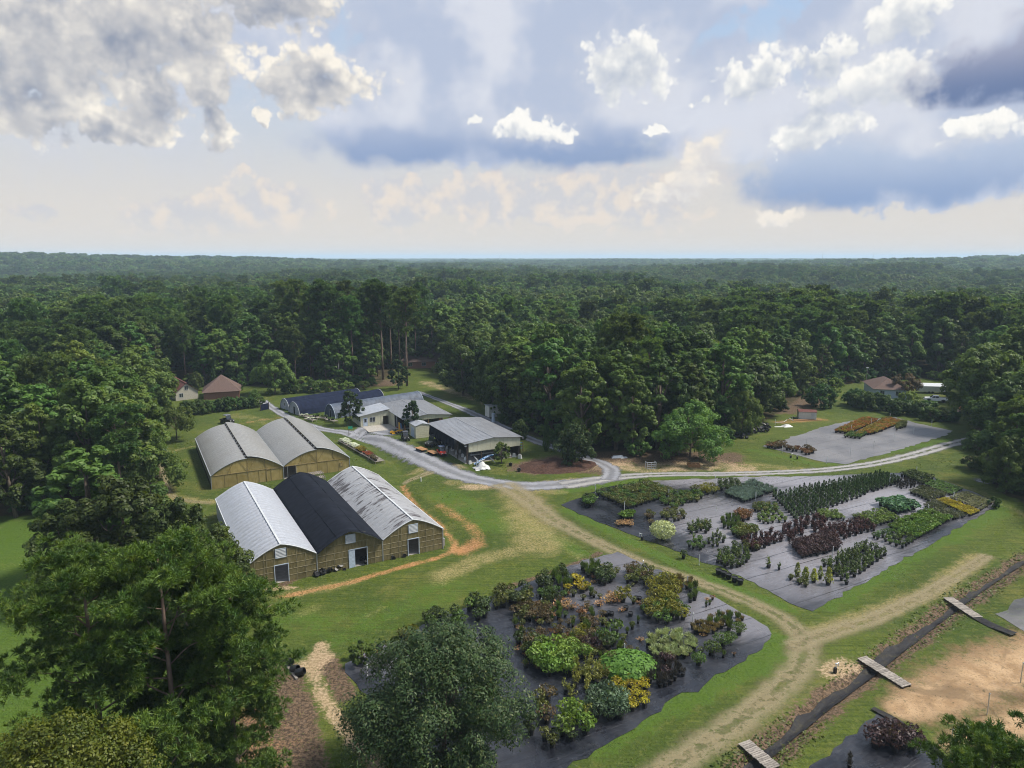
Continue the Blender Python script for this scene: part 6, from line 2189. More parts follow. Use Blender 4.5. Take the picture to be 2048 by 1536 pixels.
for (u, v, ru, rv, k, lb, s, g, al) in [
        (1399, 1060, 24, 11, 'tall', 'upright olive shrub in the loose group left of centre', .95, 1.0, 'olive'),
        (1400, 1091, 27, 10, 'green', 'loose green shrub in front of the upright olive group', .85, 1.15, 'tall'),
        (1437, 1086, 14, 16, 'tall', 'scattered thin shrub between the loose groups', .9, 1.5, None),
        (1466, 1120, 34, 17, 'tall', 'dark leafy shrub in the clump above the empty pots', .95, 1.0, 'dark'),
        (1462, 1048, 20, 13, 'reed', 'upright dark green plant beside the reddish shrubs', .75, .8, 'column'),
        (1488, 1036, 16, 8, 'rust', 'reddish shrub behind the upright dark group', 1.5, .9, None),
        (1490, 1068, 24, 11, 'olive', 'rounded olive shrub in the thick clump mid left', 1.1, .75, 'green'),
        (1530, 1020, 26, 8, 'olive', 'loose olive plant left of the dark upright rows', .85, .9, 'green'),
        (1345, 1034, 24, 10, 'olive', 'straggly olive shrub below the green strip', .95, 1.1, 'brown'),
        (1302, 1040, 10, 14, 'brown', 'straggly brown shrub on the empty left part', .9, 1.3, 'olive'),
        (1500, 1098, 22, 6, 'olive', 'olive shrub at the lower end of the long purple row', 1.0, .95, 'purple'),
        (1470, 1105, 8, 12, 'dark', 'dark lone shrub between clumps left of the purple row', .9, 1.2, None),
        (1255, 1034, 15, 6, 'bright', 'light green tuft on the empty left part of the cloth', 1.0, .7, None),
        (1181, 1008, 12, 9, 'green', 'dark bush at the left tip of the large cloth', 1.2, .8, 'dark'),
        (1250, 1050, 18, 5, 'straw', 'tan dead clump at the left edge of the large cloth', 1.1, .8, None),
        (1370, 1118, 4, 3, 'dark', 'small dark shrub on the left edge of the cloth', 1.0, .8, None),
        (1540, 1140, 4, 7, 'tall', 'lone shrub in front of the plum mound', 1.0, 1.0, None),
        (1558, 1138, 4, 5, 'tall', 'small lone shrub beside the lone one before the plum mound', .7, 1.0, None)]:
    cluster(u, v, ru, rv, k, lb, s * 1.08, g * .82, al)
# --- the far grey cloth
block([(1665, 866), (1702, 869), (1757, 843), (1727, 838)], .85, .85, 'orange', 'red orange plant in the left half of the far coloured block', 'far orange rows', 1.1, .1, 0, 'amber', .35)
block([(1706, 874), (1747, 869), (1808, 846), (1772, 838)], .85, .85, 'amber', 'amber plant in the right half of the far coloured block', 'far amber rows', 1.1, .1, 0, 'orange', .4)
block([(1686, 876), (1722, 879), (1736, 870), (1700, 868)], .9, .8, 'green', 'dull green plant edging the far coloured block', 'far green edging', .9)
block([(1790, 862), (1812, 855), (1812, 846), (1795, 850)], .9, .9, 'olive', 'olive plant at the right end of the far coloured block', 'far olive end', .9)
cluster(1552, 894, 20, 4, 'rust', 'rusty red low plant at the left tip of the far grey cloth', 1.3, .75, 'brown')
cluster(1588, 900, 16, 4, 'rust', 'rusty low plant in the thin middle clump of the far grey cloth', 1.3, 1.0, 'brown')
cluster(1615, 906, 12, 5, 'rust', 'rusty brown low plant in the right clump of the far grey cloth', 1.4, .75, 'brown')


# --- the near ground cloth
def Z(x, y):
    return 940 + x / 3.303, 1100 + y / 3.303


for (x, y, rx, ry, k, lb, s, g, al) in [
        (795, 150, 62, 38, 'reed', 'upright green reedy plant near the top corner of the near cloth', .95, .7, None),
        (895, 190, 72, 42, 'dark', 'dark olive bush near the top corner of the near cloth', 1.25, .85, 'olive'),
        (610, 215, 62, 70, 'reed', 'spiky green plant left of the yellow flowers', 1.1, .95, 'dark'),
        (500, 235, 42, 55, 'dark', 'dark bush at the upper left edge of the near cloth', 1.2, .95, None),
        (728, 245, 52, 40, 'yellow', 'yellow blooming plant in the upper clump of the near cloth', 1.7, .95, None),
        (652, 268, 22, 18, 'yellow', 'yellow blooming plant left of the upper yellow clump', 1.5, .9, None),
        (280, 330, 112, 62, 'olive', 'dark olive bush along the upper left side of the near cloth', 1.4, 1.05, 'dark'),
        (55, 415, 58, 62, 'dark', 'dark upright bush at the left side of the near cloth', 1.45, 1.0, 'green'),
        (545, 315, 82, 42, 'dark', 'dark green weedy plant below the spiky group', 1.0, .9, 'green'),
        (410, 430, 125, 55, 'brown', 'withered brown plant in the wide dead patch', 1.1, .9, 'olive'),
        (575, 430, 58, 52, 'reed', 'grassy green plant right of the withered patch', .7, .8, 'green'),
        (640, 365, 75, 28, 'straw', 'tan dried plant below the yellow clump', 1.2, .9, None),
        (938, 342, 52, 28, 'straw', 'orange tan dead plant beside the yellow green bush', 1.5, .8, None),
        (1022, 335, 20, 40, 'gold', 'yellow green tall bush standing alone mid cloth', 1.5, 1.0, None),
        (842, 385, 28, 22, 'straw', 'tan tuft in the open middle of the near cloth', 1.2, .8, None),
        (765, 420, 25, 18, 'straw', 'small tan tuft left of the open middle', 1.0, .8, None),
        (700, 440, 40, 18, 'rust', 'rusty low weeds on the open cloth', 1.0, 1.0, 'straw'),
        (770, 520, 90, 42, 'brown', 'brown weedy plant in the lower middle clump', 1.0, .95, 'straw'),
        (730, 575, 45, 30, 'gold', 'small yellow green bush in the lower middle clump', .9, .8, None),
        (540, 600, 112, 52, 'brown', 'dark brown withered plant right of the big tree', 1.0, .85, 'rust'),
        (915, 605, 62, 68, 'green', 'full green bush standing in the open lower middle', 1.6, 1.15, 'dark'),
        (1115, 180, 95, 62, 'olive', 'olive weedy plant near the water tap', 1.0, .95, 'brown'),
        (1275, 290, 92, 75, 'gold', 'golden bush in the upper half of the golden block', 1.1, .95, None),
        (1295, 425, 150, 62, 'gold', 'golden bush in the lower half of the golden block', 1.05, .9, 'green'),
        (1395, 235, 70, 50, 'brownreed', 'grey brown grass behind the golden block', 1.1, .9, None),
        (1480, 320, 42, 52, 'reed', 'spiky green plant at the right of the golden block', 1.0, .95, None),
        (1540, 535, 105, 38, 'brownreed', 'brown grassy pot in the strip near the right corner', 1.0, .7, None),
        (1690, 485, 112, 55, 'brownreed', 'mixed green and brown grass pot near the right corner', .9, .75, 'reed'),
        (1325, 645, 158, 88, 'variegated', 'pale striped grass pot in the pale square block', 1.0, .68, None),
        (1380, 830, 40, 40, 'spike', 'thin black stemmed plant at the right of the dark clump', .9, .8, None),
        (1250, 820, 125, 85, 'spike', 'black purple stemmed plant in the dark clump', 1.0, .72, 'plum'),
        (1055, 965, 150, 105, 'yellow', 'round yellow flowering pot in the bright front group', 1.35, .92, None),
        (390, 650, 85, 55, 'dark', 'dark bush behind the bright leafy group', 1.3, 1.0, 'brown'),
        (560, 745, 150, 92, 'leafy', 'bright leafy shrub right of the big grey green tree', 1.15, 1.05, None),
        (690, 690, 75, 55, 'leafy', 'light leafy shrub behind the bamboo clump', 1.0, 1.05, 'green'),
        (785, 650, 62, 45, 'plum', 'brownish purple bush behind the bamboo clump', 1.2, .9, 'brown'),
        (770, 850, 120, 78, 'bamboo', 'olive yellow bamboo like shrub left of the green mound', 1.0, .95, None),
        (655, 950, 48, 38, 'bamboo', 'yellowish shrub at the front of the bamboo clump', .8, .9, None),
        (930, 815, 48, 52, 'olive', 'olive shrub between bamboo clump and green mound', 1.3, 1.0, None),
        (500, 1060, 62, 85, 'brown', 'olive brown bush beside the big tree near the front edge', 1.4, 1.05, 'olive'),
        (890, 1050, 150, 92, 'silver', 'blue green shrub in the thick front clump', 1.1, 1.0, None),
        (680, 1170, 105, 72, 'leafy', 'light green leafy shrub at the front edge by the big tree', 1.15, 1.05, 'bamboo'),
        (560, 1270, 120, 55, 'dark', 'low dark pot plant along the front edge of the near cloth', 1.0, 1.0, 'olive'),
        (380, 1180, 60, 60, 'dark', 'dark shrub tucked against the big tree at the front', 1.3, 1.1, None),
        (1545, 380, 18, 12, 'reed', 'small green weed on the right part of the near cloth', .5, 1.2, None),
        (1590, 335, 25, 12, 'rust', 'small dark weed near the upper right edge of the near cloth', .8, 1.2, None)]:
    u, v = Z(x, y)
    cluster(u, v, rx / 3.303, ry / 3.303, k, lb, s * (.95 if k == 'yellow' else 1.1), g * (1.05 if k == 'yellow' else 1.0), al, fill=1.15 if k == 'yellow' else .98)
for k, (x, y, s, lb) in enumerate([(1498, 745, 1.0, 'front'), (1592, 690, 1.15, 'second'), (1680, 640, 1.2, 'third'), (1730, 605, 1.0, 'fourth'), (1770, 570, 1.1, 'farthest')]):
    u, v = Z(x, y)
    cluster(u, v, 9, 7, 'boxwood', f'{lb} rounded boxwood clump of the row along the right edge', s, 1.3)
# strays and weeds over the open parts
for (x, y, k, s) in [(RNG.uniform(380, 1800), RNG.uniform(110, 760), str(RNG.choice(['straw', 'rust', 'brown', 'reed', 'olive'])), RNG.uniform(.45, .85)) for q in range(110)] + [(RNG.uniform(300, 1080), RNG.uniform(260, 800), str(RNG.choice(['olive', 'brown', 'reed', 'straw', 'olive'])), RNG.uniform(.6, 1.0)) for q in range(130)]:
    u, v = Z(x, y)
    p = P(u, v)
    if float(sdist(p[0], p[1], G(PAD2))) < -1.0:
        potted(k, p[0], p[1], {'straw': 'stray tan dead plant', 'rust': 'stray rusty weed', 'brown': 'stray withered plant', 'reed': 'stray green reedy weed', 'olive': 'stray small olive plant'}[k] + ' scattered over the near cloth', 'strays of ' + k, s)
# big leafed green mound
u, v = Z(1045, 790)
c = P(u, v)
r_ = np.random.default_rng(88)
n_ = 2600
d_ = rand_dirs(r_, n_, .35)
d_[:, 2] = np.abs(d_[:, 2])
m_ = thing('broadleaf_mound', 'low dome of overlapping bright green leaves left of the dark clump', 'shrub', (c[0], c[1], .05))
mm = pm('mound_leaves', (.045, .110, .020), (.085, .180, .032), (.12, .22, .05), gloss=.15, rough=.55, rand=0)
link('foliage', make_mesh('mound_foliage', *leaves(d_ * np.array([3.0, 2.5, 1.5]) * r_.uniform(.92, 1.04, (n_, 1)), unit(d_ + np.array([0, 0, .6])), .38, r_, .8, .25)), mm, m_)
link('stem', limb_mesh('mound_stem', [(bent((0, 0, 0), (1.8 * math.cos(k), 1.5 * math.sin(k), .9), r_), .05, .02, 5) for k in range(7)]), BARK, m_)
# left edge of the near cloth
for (u, v, ru, rv, k, lb, s, g, al) in [(892, 1246, 44, 14, 'dark', 'dark green upright bush in the hedge like row behind the big tree', 1.4, 1.0, 'green'),
                                        (822, 1282, 24, 14, 'gold', 'staked yellow green bush left of the dark row', 1.2, 1.05, 'olive'),
                                        (748, 1312, 8, 6, 'straw', 'rusty dead plant beside the corner bush', 1.3, .9, None),
                                        (1000, 1212, 16, 8, 'olive', 'olive bush at the left edge above the withered patch', 1.1, 1.0, None)]:
    cluster(u, v, ru, rv, k, lb, s, g, al)
# bottom right cloth
cluster(1790, 1492, 42, 22, 'plum', 'dark brown leafless looking shrub on the cloth at the bottom right', 1.5, .85, 'brown')
cluster(1700, 1530, 30, 10, 'spike', 'dark pot plant at the bottom edge of the picture on the right', .8, .95, None)
# pale shrub and lone pieces
p = P(1325, 1078)
w_ = thing('pale_shrub', 'large pale cream green feathery shrub on the left edge of the large cloth', 'shrub', (p[0], p[1], .05))
w_.scale = (1.0, 1.0, 1.0)
link('pot', POT_L, None, w_)
pmat_ = pm('cream_leaves', (.24, .28, .13), (.36, .40, .21), (.46, .48, .3), rand=0)
link('foliage', make_mesh('pale_foliage', *sprig(9, 2.6, 1.75, 1300, .42, .3, 'round', z0=.15)), pmat_, w_)
print('POTTED', sum(COUNT.values()), COUNT)


# --- empty pots
def pots_at(pts, label, group, tip=0.0, mesh=None):
    for (x, y, z, s) in pts:
        o = bpy.data.objects.new('empty_pot', mesh or POT_L)
        COL.objects.link(o)
        tag(o, label, 'pot', group)
        o.location = (x, y, z)
        o.scale = (s,) * 3
        o.rotation_euler = (RNG.uniform(-tip, tip), RNG.uniform(-tip, tip), RNG.uniform(0, 6.28))


pots_at([(*P(u, v)[:2], .05, 1.35) for (u, v) in ((1437, 1149), (1447, 1153), (1457, 1158), (1469, 1164), (1480, 1169))], 'large empty black pot in the row of five on the cloth edge', 'five empty pots')
pots_at([(*P(*Z(x, y))[:2], .05, 1.0) for (x, y) in ((1098, 335), (1118, 338), (895, 440), (918, 436), (935, 440), (930, 475), (890, 492), (1060, 440), (1030, 400))], 'small empty black pot on the open middle of the near cloth', 'stray pots mid cloth')
pots_at([(*P(760, 1303)[:2], .05, 1.3)], 'lone tall black pot at the left end of the near cloth', None)
heap = []
for k in range(70):
    a = RNG.random()
    p = P(1468 + 72 * a + RNG.normal() * 3, 874 - 17 * a + RNG.normal() * 3)
    heap.append((p[0], p[1], RNG.uniform(0.05, .55), RNG.uniform(.9, 1.5)))
pots_at(heap, 'tipped black pot in the dump along the lawn by the shade trees', 'pot dump', 1.6)
for (u0, v0, u1, v1, n, lb, g) in ((630, 1152, 688, 1133, 34, 'black pot in the tumbled pile between the left and middle doors', 'pots by the middle door'), (722, 1126, 744, 1118, 16, 'black pot in the pile right of the middle door', 'pots right of the middle door'),
                                   (780, 1117, 815, 1106, 16, 'black pot in the pile beside the right hand door', 'pots by the right door')):
    hp = []
    for k in range(n):
        a = RNG.random()
        p = P(u0 + (u1 - u0) * a + RNG.normal() * 2.5, v0 + (v1 - v0) * a + RNG.normal() * 1.6 + 2)
        hp.append((p[0], p[1], RNG.uniform(.05, .5), RNG.uniform(.6, 1.0)))
    pots_at(hp, lb, g, 1.5)


# --- white sprinkler risers
def riser(u, v, h, label, group, mat=WHITEP):
    p = P(u, v)
    t = thing('sprinkler_riser', label, 'standpipe', (p[0], p[1], .03), RNG.uniform(0, 6.28), group)
    MB().tube([(0, 0, 0), (.02, 0, h * .5), (RNG.normal() * .04, RNG.normal() * .04, h)], .055, 6).build('pipe', mat, t)
    MB().lathe([(.03, h), (.07, h + .03), (.06, h + .1), (.02, h + .14)], 8).build('sprinkler_head', STEEL, t)


for (u, v) in ((1191, 986), (1249, 1021), (1344, 1061), (1337, 995), (1430, 967), (1432, 1030), (1511, 1001), (1503, 1087), (1398, 1131), (1722, 994), (1779, 971), (1906, 1001), (1855, 1026), (1665, 1114), (1798, 1048), (1832, 949)):
    riser(u, v, 1.35, 'thin white sprinkler riser standing among the plants of the large cloth', 'risers on the large cloth')
for (u, v) in ((1375, 1171), (1083, 1216), (1385, 1245), (1248, 1309), (1079, 1396), (735, 1352)):
    riser(u, v, 1.1, 'thin white sprinkler riser on the near cloth', 'risers on the near cloth')
for (u, v) in ((1660, 876), (1613, 892), (1564, 906), (1653, 927), (1701, 911), (1747, 896), (1788, 881), (1827, 868), (1863, 854), (1779, 839), (1742, 850), (1702, 863)):
    riser(u, v, 1.45, 'white sprinkler riser on the far grey cloth', 'risers on the far cloth')
for (u, v) in ((1550, 850), (1585, 841), (1474, 869)):
    riser(u, v, 1.3, 'white riser on the lawn edge by the pot dump', 'risers by the pot dump')
TANP = paint('faded_pvc', (.50, .44, .33), .6, .15)
for (u, v, lb) in ((1901, 1505, 'front'), (1974, 1430, 'middle'), (2041, 1366, 'far')):
    riser(u, v, 2.0, f'{lb} tall tan riser on the bare sand at the right', 'risers on the bare sand', TANP)

# ------------------------------------------------------------------ vehicles and yard things
def wheel(root, x, y, r, w, rimm=None, n=16):
    t = MB().lathe([(r * .55, -w / 2), (r * .93, -w / 2), (r, -w * .3), (r, w * .3), (r * .93, w / 2), (r * .55, w / 2)], n, (x, y, r), 'y').build('tyre', RUBBER, root)
    MB().lathe([(r * .12, -w * .42), (r * .54, -w * .46), (r * .54, w * .46), (r * .12, w * .42)], 12, (x, y, r), 'y').build('rim', rimm or STEEL, t)


def utility_cart(label, at_px, to_px, body, roofm, rear_bed=True, seats=BLACKP):
    """side-by-side utility vehicle, front along +x"""
    a, b = P(*at_px), P(*to_px)
    rz = math.atan2(b[1] - a[1], b[0] - a[0])
    T = thing('utility_vehicle', label, 'utility vehicle', (a[0], a[1], .03), rz)
    for x in (-.95, .95):
        for y in (-.62, .62):
            wheel(T, x, y, .33, .26)
    MB().box(-1.35, -.5, .35, 1.35, .5, .52).build('chassis', BLACKP, T)
    MB().hexa([(.5, -.66, .5), (1.45, -.6, .5), (1.45, .6, .5), (.5, .66, .5)], [(.5, -.62, 1.08), (1.35, -.52, .92), (1.35, .52, .92), (.5, .62, 1.08)]).build('hood', body, T)
    for y in (-.4, .4):
        MB().box(1.38, y - .12, .74, 1.46, y + .12, .86).build('headlight', WHITEP, T)
    MB().box(1.42, -.5, .42, 1.55, .5, .7).build('bumper', BLACKP, T)
    MB().box(-.45, -.6, .52, .5, .6, .62).box(-.45, -.66, .5, .5, -.6, .82).box(-.45, .6, .5, .5, .66, .82).build('tub', body, T)
    for y in (-.31, .31):
        MB().box(-.42, y - .26, .62, .08, y + .26, .82).box(-.48, y - .26, .82, -.34, y + .26, 1.3).build('seat', seats, T)
    if rear_bed:
        MB().box(-1.55, -.64, .62, -.52, .64, .7).box(-1.55, -.64, .7, -.52, -.58, .95).box(-1.55, .58, .7, -.52, .64, .95).box(-1.55, -.58, .7, -1.49, .58, .95).box(-.58, -.58, .7, -.52, .58, .95).build('cargo_bed', body, T)
    cg = MB()
    for y in (-.58, .58):
        cg.tube([(.55, y, 1.0), (.28, y, 1.88), (-.5, y, 1.9), (-.55, y, .85)], .035, 5)
    cg.tube([(.28, -.58, 1.88), (.28, .58, 1.88)], .03, 5)
    cg.tube([(-.5, -.58, 1.9), (-.5, .58, 1.9)], .03, 5)
    cg.build('roll_cage', BLACKP, T)
    MB().hexa([(-.6, -.64, 1.92), (.36, -.64, 1.9), (.36, .64, 1.9), (-.6, .64, 1.92)], [(-.56, -.58, 2.0), (.3, -.58, 1.98), (.3, .58, 1.98), (-.56, .58, 2.0)]).build('roof', roofm, T)
    MB().slab([(.52, -.55, 1.05), (.52, .55, 1.05), (.3, .55, 1.84), (.3, -.55, 1.84)], (.015, 0, 0)).build('windscreen', GLASS, T)
    MB().lathe([(.14, -.015), (.18, 0), (.14, .015)], 12, (.3, .31, 1.1), 'x').build('steering_wheel', BLACKP, T)
    return T


utility_cart('red utility vehicle with dark blue roof at the barn corner', (884, 911), (896, 921), RED, paint('dark_blue_roof', (.04, .06, .11), .4, .1))
utility_cart('black utility vehicle on the drive edge before the magnolia', (811, 880), (818, 888), BLACKP, paint('charcoal_roof', (.05, .055, .07), .45, .1))
utility_cart('large camouflage utility vehicle beside the metal shed', (866, 892), (852, 896), paint('camo_paint', (.10, .10, .08), .5, .5, 5), BLACKP).scale = (1.25, 1.2, 1.15)
utility_cart('black roofed cart parked on the grass behind the arched greenhouse', (455, 847), (468, 849), BLACKP, paint('grey_roof', (.08, .09, .11), .45, .1)).scale = (1.2, 1.15, 1.1)


def wagon(label, at_px, to_px):
    a, b = P(*at_px), P(*to_px)
    T = thing('flat_wagon', label, 'wagon', (a[0], a[1], .03), math.atan2(b[1] - a[1], b[0] - a[0]))
    for x in (-.9, .9):
        for y in (-.62, .62):
            wheel(T, x, y, .24, .14, WHITEP, 12)
    MB().box(-1.35, -.06, .38, 1.35, .06, .5).box(-.95, -.6, .22, -.85, .6, .32).box(.85, -.6, .22, .95, .6, .32).box(-.93, -.05, .32, -.87, .05, .38).box(.87, -.05, .32, .93, .05, .38).build('frame', BLACKP, T)
    for i in range(9):
        x = -1.45 + i * .325
        MB().box(x, -.75, .5, x + .3, .75, .56).build('plank', PLANK, T)
    MB().tube([(1.35, 0, .44), (2.0, 0, .36)], .03, 5).build('tongue', BLACKP, T)


wagon('orange plank wagon at the back of the two on the drive', (843, 902), (858, 908))
wagon('orange plank wagon hitched behind the red vehicle', (866, 909), (880, 915))


def mower():
    a = P(787, 868)
    T = thing('riding_mower', 'yellow riding mower on the grass before the office patio', 'mower', (a[0], a[1], .03), R(200))
    for (x, y, r) in ((-.5, -.42, .26), (-.5, .42, .26), (.55, -.38, .17), (.55, .38, .17)):
        wheel(T, x, y, r, .18, YELLOW, 12)
    MB().box(-.75, -.28, .35, .2, .28, .62).build('body', YELLOW, T)
    MB().hexa([(.2, -.26, .3), (.85, -.22, .3), (.85, .22, .3), (.2, .26, .3)], [(.2, -.24, .78), (.75, -.18, .68), (.75, .18, .68), (.2, .24, .78)]).build('hood', YELLOW, T)
    MB().box(-.45, -.22, .62, -.05, .22, .72).box(-.55, -.22, .72, -.45, .22, 1.08).build('seat', BLACKP, T)
    MB().box(-.3, -.62, .1, .45, .62, .25).build('cutting_deck', YELLOW, T)
    MB().tube([(.15, 0, .7), (-.02, 0, 1.0)], .02, 5).build('steering_column', BLACKP, T)
    a = P(800, 865)
    T2 = thing('garden_cart', 'small yellow garden cart right of the riding mower', 'cart', (a[0], a[1], .03), R(20))
    for (x, y) in ((-.4, -.34), (-.4, .34), (.4, -.34), (.4, .34)):
        wheel(T2, x, y, .18, .1, YELLOW, 10)
    MB().box(-.65, -.34, .3, .65, .34, .36).box(-.65, -.34, .36, .65, -.3, .55).box(-.65, .3, .36, .65, .34, .55).build('tray', YELLOW, T2)
    MB().tube([(.65, 0, .33), (1.1, 0, .75)], .02, 5).build('handle', BLACKP, T2)


mower()


def pickup():
    a, b = P(1893, 804), P(1849, 801)
    c = P(1871, 804)
    T = thing('pickup_truck', 'white crew cab pickup parked on the right hand lawn', 'pickup', (c[0], c[1], .02), math.atan2(b[1] - a[1], b[0] - a[0]) + R(0))
    white = paint('white_car_paint', (.74, .75, .77), .25, .04, spec=.6)
    for x in (-1.75, 1.75):
        for y in (-.82, .82):
            wheel(T, x, y, .40, .27)
    prof = [(-2.9, .55), (-2.3, .55), (-2.2, .85), (-1.75, 1.0), (-1.3, .85), (-1.2, .5), (1.2, .5), (1.3, .85), (1.75, 1.0), (2.2, .85), (2.3, .5), (2.9, .55), (2.92, .98), (2.6, 1.15), (1.35, 1.24), (-.75, 1.24), (-2.9, 1.24)]
    MB().slab([(x, -.95, z) for x, z in prof], (0, .16, 0)).build('side_panel', white, T)
    MB().slab([(x, .79, z) for x, z in prof], (0, .16, 0)).build('side_panel', white, T)
    MB().hexa([(1.3, -.78, .9), (2.85, -.78, .8), (2.85, .78, .8), (1.3, .78, .9)], [(1.3, -.78, 1.25), (2.7, -.74, 1.14), (2.7, .74, 1.14), (1.3, .78, 1.25)]).build('hood', white, T)
    MB().hexa([(-.8, -.86, 1.24), (1.4, -.86, 1.24), (1.4, .86, 1.24), (-.8, .86, 1.24)], [(-.62, -.72, 1.86), (.75, -.72, 1.86), (.75, .72, 1.86), (-.62, .72, 1.86)]).build('cab', white, T)
    for s in (-1, 1):
        for (x0, x1, x2, x3) in ((-.66, .16, .16, -.55), (.24, 1.12, .66, .24)):
            MB().slab([(x0, s * .845, 1.3), (x1, s * .845, 1.3), (x2, s * .75, 1.76), (x3, s * .75, 1.76)], (0, s * .02, 0)).build('side_window', GLASS, T)
    MB().slab([(1.38, -.76, 1.28), (1.38, .76, 1.28), (.80, .68, 1.82), (.80, -.68, 1.82)], (.03, 0, .01)).build('windscreen', GLASS, T)
    MB().box(-2.88, -.78, .7, -.8, .78, .78).build('bed_floor', BLACKP, T)
    MB().box(-2.92, -.94, .6, -2.84, .94, 1.22).build('tailgate', white, T)
    MB().box(-.85, -.78, .79, -.8, .78, 1.24).build('bed_wall', white, T)
    for y in (-.7, .7):
        MB().box(2.86, y - .14, .82, 2.95, y + .14, 1.0).build('headlight', GLASS, T)
    MB().box(2.88, -.9, .5, 3.02, .9, .72).build('bumper', STEEL, T)
    MB().box(-3.0, -.9, .5, -2.93, .9, .7).build('bumper', STEEL, T)
    MB().box(-2.3, -.76, .45, 2.5, .76, .68).build('chassis', BLACKP, T)


pickup()


# --- benches of bedding plants left of the drive
def bench(px0, px1, w, label, group=None, h=.5):
    a, b = P(*px0), P(*px1)
    L = float(np.hypot(*(b - a)[:2]))
    T = thing('plant_bench', label, 'bench', (a[0], a[1], float(terrain(a[0], a[1]))), math.atan2(b[1] - a[1], b[0] - a[0]), group)
    MB().box(0, -w / 2, h - .06, L, -w / 2 + .06, h + .04).box(0, w / 2 - .06, h - .06, L, w / 2, h + .04).box(0, -w / 2 + .06, h - .06, .06, w / 2 - .06, h + .04).box(L - .06, -w / 2 + .06, h - .06, L, w / 2 - .06, h + .04).build('rim', TIMBER, T)
    for i in range(int(L / .3)):
        MB().box(.1 + i * .3, -w / 2 + .07, h - .04, .28 + i * .3, w / 2 - .07, h).build('slat', TIMBER, T)
    for (x, y) in ((.1, -w / 2 + .1), (L - .1, -w / 2 + .1), (.1, w / 2 - .1), (L - .1, w / 2 - .1)):
        MB().box(x - .05, y - .05, -1.0, x + .05, y + .05, h - .07).build('leg', TIMBER, T)
    return T, L


plant_kind('whitebloom', pm('white_flowers', (.36, .42, .32), (.55, .60, .50), (.12, .17, .06), scale=5), 'flat', .55, .4, 60, .2, .7, pot=POT_S)
plant_kind('redbloom', pm('red_brown_leaves', (.16, .035, .02), (.24, .06, .025), (.10, .08, .03), scale=5), 'round', .5, .34, 60, .15, pot=POT_S)
line = [(684, 884), (700, 893), (716, 902), (730, 910), (745, 918), (760, 927)]
names = [('whitebloom', 'pale green flowers'), ('whitebloom', 'white flowers'), ('amber', 'orange flowers'), ('redbloom', 'dark red foliage'), ('olive', 'olive grasses')]
for i in range(5):
    kd, nm = names[i]
    T, L = bench(line[i], line[i + 1], 2.0, f'slatted bench carrying {nm} on the bank left of the drive')
    if i == 4:
        kd = 'brown'
    a, b = P(*line[i]), P(*line[i + 1])
    d = (b - a)[:2] / np.hypot(*(b - a)[:2])
    nrm = np.array([-d[1], d[0]])
    for k in range(14 if i < 4 else 6):
        q = a[:2] + d * (.25 + (L - .5) * (k % 5 + .5) / 5) + nrm * ((k // 5) - 1) * .55
        t = potted(kd, q[0], q[1], f'potted plant with {nm} on the benches by the drive', f'bench plants with {nm}', .95)
        t.location.z = T.location.z + .51
for i, (u, v) in enumerate(((601, 833), (622, 835), (642, 838), (612, 840), (655, 842))):
    T, L = bench((u, v), (u + 17, v + 4), 1.3, ('leftmost', 'second', 'third', 'front left', 'rightmost')[i] + ' low plant bench before the hoop houses')
    a = P(u + 8, v + 2)
    for k in range(5):
        t = potted(('whitebloom', 'green', 'dark')[i % 3], a[0] + RNG.uniform(-.8, .8), a[1] + RNG.uniform(-.4, .4), 'small potted plant on the low benches before the hoop houses', 'hoop house bench plants', .8)
        t.location.z = .51
# tables between the two greenhouses
for i, (p0, p1) in enumerate((((452, 968), (552, 957)), ((585, 962), (645, 952)), ((590, 969), (650, 961)))):
    bench(p0, p1, 1.6, ('long', 'rear short', 'front short')[i] + ' empty bench between the two greenhouses', h=.8)


